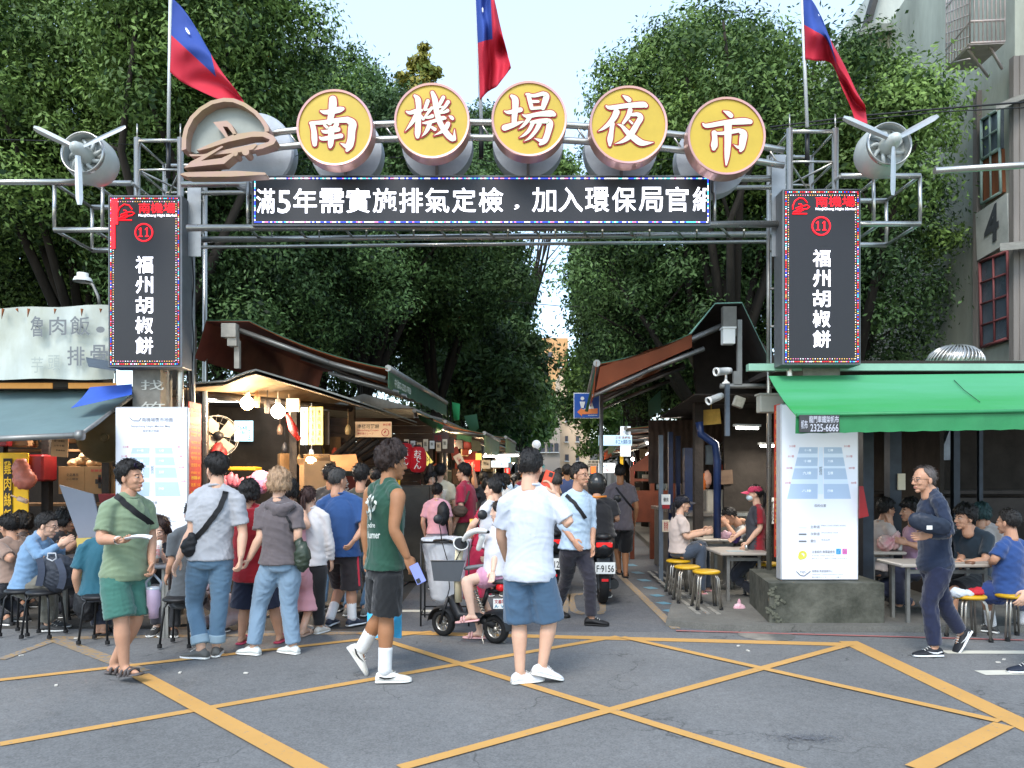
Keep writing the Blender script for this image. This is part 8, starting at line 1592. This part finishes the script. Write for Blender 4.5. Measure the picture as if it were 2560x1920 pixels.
# helmet
c=pS['hd']; v,f=shells_to_mesh([ball(c+Vector((0,0,.03)),.125,.145,.135),ball(c+Vector((0,.02,-.04)),.115,.13,.09)],.01,2); one(mk('helmet',v,f,M('helmet_dark','2b2c2c',.25,0,.1,5),None),'glossy dark helmet on the scooter rider in black polo','helmet')
mb=MB(); mb.tube([P(1470,1240,9.45),P(1492,1243,9.42),P(1516,1241,9.45)],.014,6); one(mb.build('shoulder_piping',M('piping_orange','c9782a',.6)),'orange piping across the shoulders of the black polo','trim')
# ---------------------------------------------------------------- furniture
def stool(px,Y,seatm,legm,label,grp,h=.45,z0=.0,double=False):
    x=(px-CX)*Y/F; t=thing('stool',(x,Y,z0),label,'stool',grp); mb=MB(); mb.lathe((x,Y,z0+h),[(0,0),(.135,-.002),(.155,-.012),(.158,-.028),(.14,-.04),(0,-.04)],28); mb.build('seat',seatm,t)
    for k in range(4):
        a=pi/4+k*pi/2; d=Vector((cos(a),sin(a),0)); s=Vector((-d.y,d.x,0))*.016; mb=MB(); c=Vector((x,Y,z0))
        for q in ((-1,1) if double else (0,)): mb.tube([c+d*.04+s*q+Vector((0,0,h-.045)),c+d*.12+s*q+Vector((0,0,h-.05)),c+d*.15+s*q+Vector((0,0,h-.09)),c+d*.19+s*q+Vector((0,0,.02))],.0105,7)
        lg=mb.build('leg',legm,t); mb=MB(); mb.lathe(c+d*.19,[(.022,0),(.022,.03),(.016,.035)],8); mb.build('foot_cap',rubber,lg)
    return t
yst=M('yellow_stool_seat','c89c1c',.4,0,.12,8); kst=M('black_stool_seat','1a1a1c',.5,0,.1); chrome=M('worn_chrome','aaa49a',.3,.8,.2,20)
for (px,Y,l) in ((1696,9.85,'yellow stool under the woman in white by the lane'),(1718,9.2,'yellow stool just in front of the seated woman in white'),(1766,8.75,'empty yellow stool nearest the street beside the lane'),(1921,9.5,'yellow stool half hidden by the plinth'),(2421,7.35,'yellow stool carrying a white bag at right'),(2531,7.4,'yellow stool under the man in royal blue')): stool(px,Y,yst,chrome,l,'yellow stools with chrome legs',z0=.06 if Y>7.8 else .0,h=.44,double=True)
for (px,Y,l) in ((56,7.55,'black stool under the denim shirt man'),(110,7.45,'black stool carrying the backpack'),(20,8.1,'black stool at the far left edge'),(252,7.2,'black stool under the person in teal'),(452,7.05,'black stool under the man in dark grey'),(160,8.4,'black stool beyond the backpack')): stool(px,Y,kst,blk,l,'black stools at the left tables',z0=0.015)
def table(x0,x1,Y0,Y1,z,label,topm,z0=0):
    a=(x0-CX)*Y0/F; b=(x1-CX)*Y0/F; t=thing('dining_table',((a+b)/2,(Y0+Y1)/2,z0),label,'table','dining tables'); mb=MB(); mb.box(((a+b)/2,(Y0+Y1)/2,z-.018),(b-a,Y1-Y0,.036),b=.01); mb.build('table_top',topm,t)
    for x in (a+.12,b-.12):
        for y in (Y0+.12,Y1-.12): mb=MB(); mb.box((x,y,(z+z0)/2-.02),(.035,.035,z-z0-.04)); mb.build('leg',dsteel,t)
    mb=MB(); mb.box(((a+b)/2,Y0+.12,z-.09),(b-a-.24,.03,.04)); mb.build('rail',dsteel,t); return t
tt=M('white_table_top','a59d93',.4,0,.08,5)
table(1802,1931,9.1,9.9,.66,'white table nearest the plinth beside the lane',tt,.06); table(1752,1858,10.2,10.8,.73,'white table where the two diners eat',tt,.06); table(2255,2510,7.75,8.3,.68,'near white table in the right hall',tt,.05); table(2168,2268,8.6,9.2,.72,'back white table in the right hall',tt,.05); table(118,250,7.95,8.5,.72,'dark steel table in front of the denim shirt man',M('grey_table','5d6066',.4,.3,.15),0); table(365,435,7.3,7.6,.72,'small dark table under the long-haired woman',M('grey_table','5d6066',.4,.3,.15),0)
# backpack on stool
bpk=M('navy_grey_backpack','30353f',.65,0,.2,14,bump=.2); t=thing('backpack',P(143,1476,7.4),'dark grey-blue backpack standing on a black stool at left','bag'); c=P(145,1432,7.42); blob_bag(t,'body',[ball(c,.17,.11,.19),ball(c+Vector((-.02,-.03,.06)),.13,.08,.13),ball(c+Vector((.08,0,-.06)),.1,.09,.1)],bpk,2,.014)
mb=MB(); ribbon(mb,[c+Vector((-.1+.02*sin(k*.5),-.14+.003*k,.16-.034*k)) for k in range(9)],.06,.01); ribbon(mb,[c+Vector((.07+.05*sin(k*.35),-.13+.002*k,.15-.036*k)) for k in range(9)],.06,.01); mb.build('shoulder_strap',M('strap_slate','454c5c',.7),t); mb=MB(); mb.tube([c+Vector((x,-.09,.2+z)) for x,z in ((-.05,-.05),(-.04,.0),(.03,.0),(.04,-.05),(.0,-.075))],.008,6,closed=True); mb.build('buckle',M('pale_buckle','b9bcc0',.4),t)
t=thing('backpack',P(215,1540,7.4),'black rucksack leaning against the legs of the teal t-shirt person','bag'); c=P(215,1505,7.35); blob_bag(t,'body',[ball(c,.12,.1,.2)],bagm,5,.014)
# right: bag on stool, tissue pack, cups, cloth
one(blob_bag(None,'tote_bag',[ball(P(2395,1482,7.3),.075,.07,.05),ball(P(2418,1484,7.28),.06,.06,.04)],M('white_cloth_bag','bfc6cc',.7,0,.1),3,.014),'crumpled white cloth bag on the yellow stool','bag'); one(blob_bag(None,'red_cloth',[ball(P(2440,1480,7.3),.08,.07,.045)],M('red_cloth','b0202c',.7,0,.1),3,.014),'crumpled red and blue bag beside the white one on the stool','bag')
one(blob_bag(None,'tissue_pack',[ball(P(1848,1522,8.75),.075,.05,.06),ball(P(1847,1506,8.75),.02,.02,.04)],M('tissue_pink','c77a8e',.5,0,.4,9,col2='d8d3d6'),3,.012,.008),'pink and white tissue pack lying on the pavement by the plinth','tissue')
for (x,y,Y,r,h,m_,l) in ((1866,1376,9.4,.022,.07,steel,'small steel cup on the table nearest the plinth'),(1792,1340,10.4,.03,.1,M('tea_green','8f9a3c',.3),'green tea cup on the diners table'),(394,1395,7.4,.042,.17,wht,'tall white paper drink cup in front of the long-haired woman'),(2250,1376,8.7,.03,.12,wht,'white cup on the back table in the right hall'),(2425,1416,7.8,.05,.05,M('brown_bowl','6d4d3a',.4),'brown bowl on the near table in the right hall'),(1182,1330,8.2,.035,.14,M('drink_yellow','c9a23a',.4),'tall yellow drink cup above the bin bag')):
    c=P(x,y,Y); mb=MB(); mb.lathe(c,[(0,0),(r*.8,0),(r,h),(r*.92,h),(r*.75,.01),(0,.01)],16); o=one(mb.build('cup',m_),l,'cup')
    if m_ is wht and x==394: mb=MB(); mb.tube([c+Vector((0,0,h)),c+Vector((-.01,0,h+.09))],.005,6); mb.build('straw',M('straw','cfa98f',.5),o); mb=MB(); [ptext(mb,ch,388,1362+i*10,400,1371+i*10,7.34,.0) for i,ch in enumerate('珍煮丹')]; mb.build('lettering',[redt],o)
one(blob_bag(None,'food_bag',[ball(P(1815,1340,10.3),.09,.07,.08)],M('pinkish_bag','b08a94',.4,0,.3,12),3,.02),'pinkish food bag on the diners table','bag'); one(blob_bag(None,'food_bag',[ball(P(2215,1358,8.7),.1,.08,.1),ball(P(2240,1350,8.7),.06,.05,.12)],M('red_white_bag','b56a72',.4,0,.5,9,col2='c9b9ac'),3,.02),'red and white food bag on the back table of the right hall','bag'); one(blob_bag(None,'wiping_cloth',[ball(P(1837,1348,9.9),.07,.05,.05),ball(P(1845,1340,9.85),.04,.04,.05)],M('purple_cloth','43336f',.8),3,.02),'purple wiping cloth in the waitress hand','cloth')
mb=MB(); mb.box(P(1838,1378,9.3),(.2,.14,.006)); one(mb.build('tray_card',M('menu_card','8fa3a8',.5)),'flat order card on the table nearest the plinth','card')
# apron
apron(pW,M('grey_apron','3a3a40',.8,0,.1),1.2,.4); apron(pR2,M('crimson_apron','a3173c',.8,0,.1),1.25,.4)
v,f=shells_to_mesh([limb([P(668,1262,6.62),P(699,1275,6.6),P(730,1262,6.62)],[.035,.055,.035]),ball(P(699,1280,6.62),.09,.06,.06)],.012,3); mk('hood',wrinkle(v,f,.01,.12,3),f,M('cloth_5d5557','5d5557'),pC['root'])
# ---------------------------------------------------------------- electric scooter with the girl
Yb=lambda x:7.18+(1240-x)*.0026
t=thing('electric_scooter',(P(1175,1600,7.3).x,7.35,0),'small black and cream electric scooter with round mirrors and a grey basket','scooter')
Q=lambda x,y,o=0:P(x,y,Yb(x)+o); rr=Vector((P(1240,0,7.18).x,7.18,.135)); fr=Vector((P(1109,0,7.52).x,7.52,.13)); fd=(fr-rr).normalized(); sd=Vector((-fd.y,fd.x,0))
if sd.y>0: sd=-sd
def wheel(c,r,w,ax,parent,rim=chrome):
    mb=MB(); n=28; prof=[(r*.62,-w*.42),(r*.8,-w*.5),(r*.95,-w*.4),(r,-w*.15),(r,w*.15),(r*.95,w*.4),(r*.8,w*.5),(r*.62,w*.42),(r*.62,-w*.42)]; mb.lathe(c,prof,n,ax); wl_=mb.build('wheel',rubber,parent); mb=MB(); mb.lathe(c,[(r*.62,-w*.3),(r*.64,w*.3),(r*.56,w*.3),(r*.54,-w*.3)],n,ax); u=ax.orthogonal().normalized(); v=ax.cross(u)
    for k in range(8): a=2*pi*k/8; mb.tube([c,c+(u*cos(a)+v*sin(a))*r*.6],.008,5)
    mb.lathe(c,[(0,-w*.35),(r*.2,-w*.33),(r*.2,w*.33),(0,w*.35)],14,ax); mb.build('rim',rim,wl_); return wl_
wheel(rr,.135,.085,sd,t); wheel(fr,.13,.075,sd,t)
def fender(c,r,w,a0,a1,parent,m_=blk):
    g=[]
    for k in range(13):
        a=a0+(a1-a0)*k/12; row=[]
        for j in range(7): b=-1+j/3; rr_=r*(1-.12*b*b); row.append(c+(fd*cos(a)+Vector((0,0,1))*sin(a))*rr_+sd*b*w/2)
        g.append(row)
    mb=MB(); mb.slab(g,.006,nrm=(0,0,-1)); mb.build('mudguard',m_,parent)
fender(fr,.175,.13,.1,2.9,t); fender(rr,.185,.16,.2,3.1,t)
mb=MB()
for b in (-1,1): mb.tube([fr+sd*.06*b,Q(1128,1490)+sd*.05*b],.016,8)
mb.tube([Q(1128,1490),Q(1150,1540),Q(1200,1545),rr+Vector((0,0,.03))],[.05,.055,.05,.04],8); mb.tube([Q(1205,1520),Q(1222,1470)],.022,8); mb.tube([Q(1215,1480),Q(1255,1475)],.02,8); mb.build('frame',blk,t)
mb=MB(); mb.tube([Q(1146,1505),Q(1143,1430),Q(1150,1362)],[.036,.038,.04],14); mb.build('steering_column',M('cream_enamel','cfc4a4',.3,0,.05),t)
mb=MB(); mb.lathe(Q(1151,1362,-.03),[(.04,-.06),(.07,.0),(.078,.03),(.07,.034),(.066,.02),(0,.0)],24,(.25,-.75,.55)); hl=mb.build('headlight',wht,t); mb=MB(); mb.lathe(Q(1151,1362,-.03)+Vector((.25,-.75,.55)).normalized()*.022,[(0,0),(.064,.001)],20,(.25,-.75,.55)); mb.build('lens',blk,hl)
mb=MB(); mb.tube([Q(1125,1352,.1),Q(1110,1350,.15),Q(1085,1352,.2)],.014,8); mb.tube([Q(1150,1362),Q(1125,1352,.1)],.014,8); mb.tube([Q(1150,1362),Q(1170,1336,-.05),Q(1180,1330,-.08),Q(1222,1330,-.1)],.015,8); hb=mb.build('handlebar',blk,t)
mb=MB(); v,f=limb([Q(1160,1350,-.04),Q(1172,1335,-.08),Q(1195,1326,-.11),Q(1215,1328,-.11)],[.022,.03,.028,.018]); mb.add(v,f,0,True); v,f=limb([Q(1196,1372,-.02),Q(1206,1342,-.06)],[.025,.03]); mb.add(v,f,0,True); mb.build('handlebar_cowl',wht,t)
for (x,y,sx,sy,l) in ((1206,1287,1195,1332,0),(1095,1298,1104,1350,1)):
    c=Q(x,y,-.05 if l==0 else .15); mb=MB(); mb.tube([c,Q(sx-2,sy-20,-.05 if l==0 else .15),Q(sx,sy,-.06 if l==0 else .15)],.006,6); mb.lathe(c,[(0,-.012),(.044,-.01),(.048,0),(.044,.01),(0,.012)],24,(.2,-.9,.1)); mb.build('mirror',blk,t)
t2=thing('plastic_basket',Q(1120,1454,-.1),'dark grey plastic basket on the front of the electric scooter','basket'); g=MB(); A0=[Q(1077,1402,-.02),Q(1163,1402,-.1),Q(1163,1402,.15),Q(1077,1402,.2)]; B0=[Q(1084,1452,-.0),Q(1150,1454,-.08),Q(1150,1454,.1),Q(1084,1452,.15)]
for i in range(4): j=(i+1)%4; g.slab([[A0[i],A0[j]],[B0[i],B0[j]]],.006,nrm=(0,.3,-.1))
g.poly(B0); g.tube([A0[0],A0[1],A0[2],A0[3],A0[0]],.008,6); g.build('basket',M('basket_grey','54595e',.5,0,.1),t2)
mb=MB(); v,f=shells_to_mesh([limb([Q(1196,1458),Q(1225,1452),Q(1262,1455)],[.06,.075,.06],flat=.45,side=sd)],.012,2); mk('rear_seat',v,f,M('seat_grey','34373a',.6,0,.1),t); v,f=shells_to_mesh([limb([Q(1172,1420),Q(1205,1415)],[.06,.05],flat=.4,side=sd)],.012,2); mk('front_seat',v,f,M('seat_light_grey','6d7276',.6),t)
mb=MB(); pts=[]; a,b=Q(1188,1476,-.08),Q(1209,1530,-.08)
for k in range(60): f_=k/59; pts.append(a.lerp(b,f_)+Vector((cos(f_*50)*.022,sin(f_*50)*.022,0)))
mb.tube(pts,.005,5); mb.tube([a,b],.012,8); mb.build('shock_absorber',chrome,t)
mb=MB(); mb.lathe(Q(1256,1470,-.06),[(0,.0),(.03,.0),(.034,-.02),(.034,-.06)],16,(.5,-.8,0)); mb.build('tail_light',M('red_lens','b81a1f',.3,0,0,emit=.15),t)
def plate(x0,y0,x1,y1,Y,s,parent,m2=None,s2=None):
    mb=MB(); prect(mb,x0,y0,x1,y1,Y,.006); pl_=mb.build('number_plate',wht,parent); mb=MB(); h=y1-y0
    if s2: ptext(mb,s,x0+3,y0+2,x1-3,y0+h*.48,Y-.003,.03,0); ptext(mb,s2,x0+3,y0+h*.58,x1-3,y1-2,Y-.003,.03,1)
    else: ptext(mb,s,x0+2,y0+h*.3,x1-2,y1-2,Y-.003,.02,0)
    mb.build('plate_lettering',[m2 or blk,M('plate_blue','2f7fa0',.5)],pl_)
plate(1233,1497,1276,1522,7.0,'文香電車',t,redt,'A· V· 7')
mb=MB(); c=Q(1212,1600,-.02); mb.tube([Q(1214,1560),Q(1205,1595,-.1),Q(1212,1618,-.12),Q(1228,1615,-.12)],.008,6); mb.tube([Q(1214,1560),Q(1238,1598,.1),Q(1262,1606,.05)],.008,6); mb.build('kickstand',chrome,t)
mb=MB(); mb.tube([Q(1104,1352,.1),Q(1118,1400,0),Q(1124,1470,0),fr+Vector((0,0,.1))],.005,5); mb.tube([Q(1170,1340,-.05),Q(1140,1400,-.06),Q(1136,1500,-.03)],.005,5); mb.build('brake_cable',rubber,t)
# bin bag stand behind the scooter
t=thing('bin_bag_stand',P(1115,1530,8.2),'clear white bin bag stretched over a square metal stand behind the scooter','bin'); mb=MB(); A1=[P(1052,1356,8.0),P(1172,1356,8.0),P(1168,1350,8.5),P(1062,1350,8.5)]; mb.tube(A1+[A1[0]],.012,6)
for a in A1: mb.tube([a,(a.x,a.y,0)],.01,6)
mb.tube([(A1[0].x,8.0,.12),(A1[1].x,8.0,.12),(A1[2].x,8.5,.12),(A1[3].x,8.5,.12),(A1[0].x,8.0,.12)],.009,6); mb.build('stand',blk,t)
cx,cy=(A1[0].x+A1[1].x)/2,8.25; rows=[]
for k,(z,w) in enumerate(((A1[0].z+.03,.28),(A1[0].z-.05,.27),(.7,.24),(.45,.21),(.25,.17),(.2,.1))): rows.append((Vector((cx,cy,z)),Vector((w,0,0)),Vector((0,w*.9,0))))
v,f=ring_shell(rows,32); v,f=shells_to_mesh([(v,f)],.02,1); mk('bag',wrinkle(v,f,.012,.2,3),f,M('frosted_bag','d2d5da',.25,0,.06,10,alpha=.8),t)
# ---------------------------------------------------------------- petrol scooters
def moto(x,Y,label,pl_,big=1.,tail=True):
    s=Y/F; X=(x-CX)*s; t=thing('motor_scooter',(X,Y,0),label,'scooter','petrol scooters in the lane'); ax=Vector((1,0,0)); c=Vector((X,Y,.27)); wheel(c,.27,.12,ax,t); wheel(c+Vector((0,1.25,0)),.26,.1,ax,t)
    v,f=shells_to_mesh([limb([c+Vector((0,-.12,.42)),c+Vector((0,.2,.45)),c+Vector((0,.6,.35)),c+Vector((0,1.05,.3))],[.13,.19,.17,.12]),limb([c+Vector((0,-.02,.1)),c+Vector((0,.5,.05))],[.12,.14]),limb([c+Vector((0,1.05,.2)),c+Vector((0,1.12,.65))],[.18,.12])],.025,3); mk('body',v,f,M('scooter_black','1d1f22',.3,.1,.1),t)
    mb=MB(); v,f=shells_to_mesh([limb([c+Vector((0,-.1,.56)),c+Vector((0,.5,.52))],[.11,.13],flat=.5,side=ax)],.02,2); mk('saddle',v,f,blk,t)
    mb=MB(); mb.tube([c+Vector((.13,-.12,-.02)),c+Vector((.16,.3,-.04))],[.06,.05],12); mb.build('exhaust',M('black_exhaust','232426',.4,.3),t)
    mb=MB(); mb.tube([c+Vector((-.35,1.0,.78)),c+Vector((0,1.08,.72)),c+Vector((.35,1.0,.78))],.018,8); mb.build('handlebar',blk,t)
    for sx in(-1,1): mb=MB(); mb.tube([c+Vector((sx*.22,1.0,.78)),c+Vector((sx*.3,.98,.98))],.008,6); mb.lathe(c+Vector((sx*.32,.97,1.0)),[(0,-.01),(.055,-.008),(.055,.008),(0,.01)],16,(0,1,0)); mb.build('mirror',blk,t)
    mb=MB(); mb.box(c+Vector((0,-.2,.47)),(.2,.03,.06),b=.01); mb.build('tail_light',M('red_glow','c01a18',.3,0,0,emit=.4),t); mb=MB(); mb.box(c+Vector((0,-.27,.05)),(.08,.012,.03)); mb.build('reflector',M('red_lens','b81a1f',.3),t)
    mb=MB(); g=[[c+Vector((x_,-.1-.14*k/4,.3-.12*k)) for x_ in (-.08,0,.08)] for k in range(4)]; mb.slab(g,.01,nrm=(0,1,0)); mb.build('mudguard',blk,t)
    a=c+Vector((0,-.29,.2)); mb=MB(); mb.box(a,(.24,.006,.14)); pq=mb.build('number_plate',wht,t); mb=MB(); text(mb,pl_,a+Vector((0,-.005,0)),(1,0,0),(0,0,1),(-.105,-.05,.105,.035),.03); mb.build('plate_lettering',blk,pq); return t
moto(1506,9.45,'black petrol scooter with plate 9156 ridden by the black polo man','F·9156'); moto(1382,9.9,'dark petrol scooter with plate 3126 behind the phone man','E·3126'); moto(1245,10.3,'dark scooter of the masked rider coming down the lane','K·702')
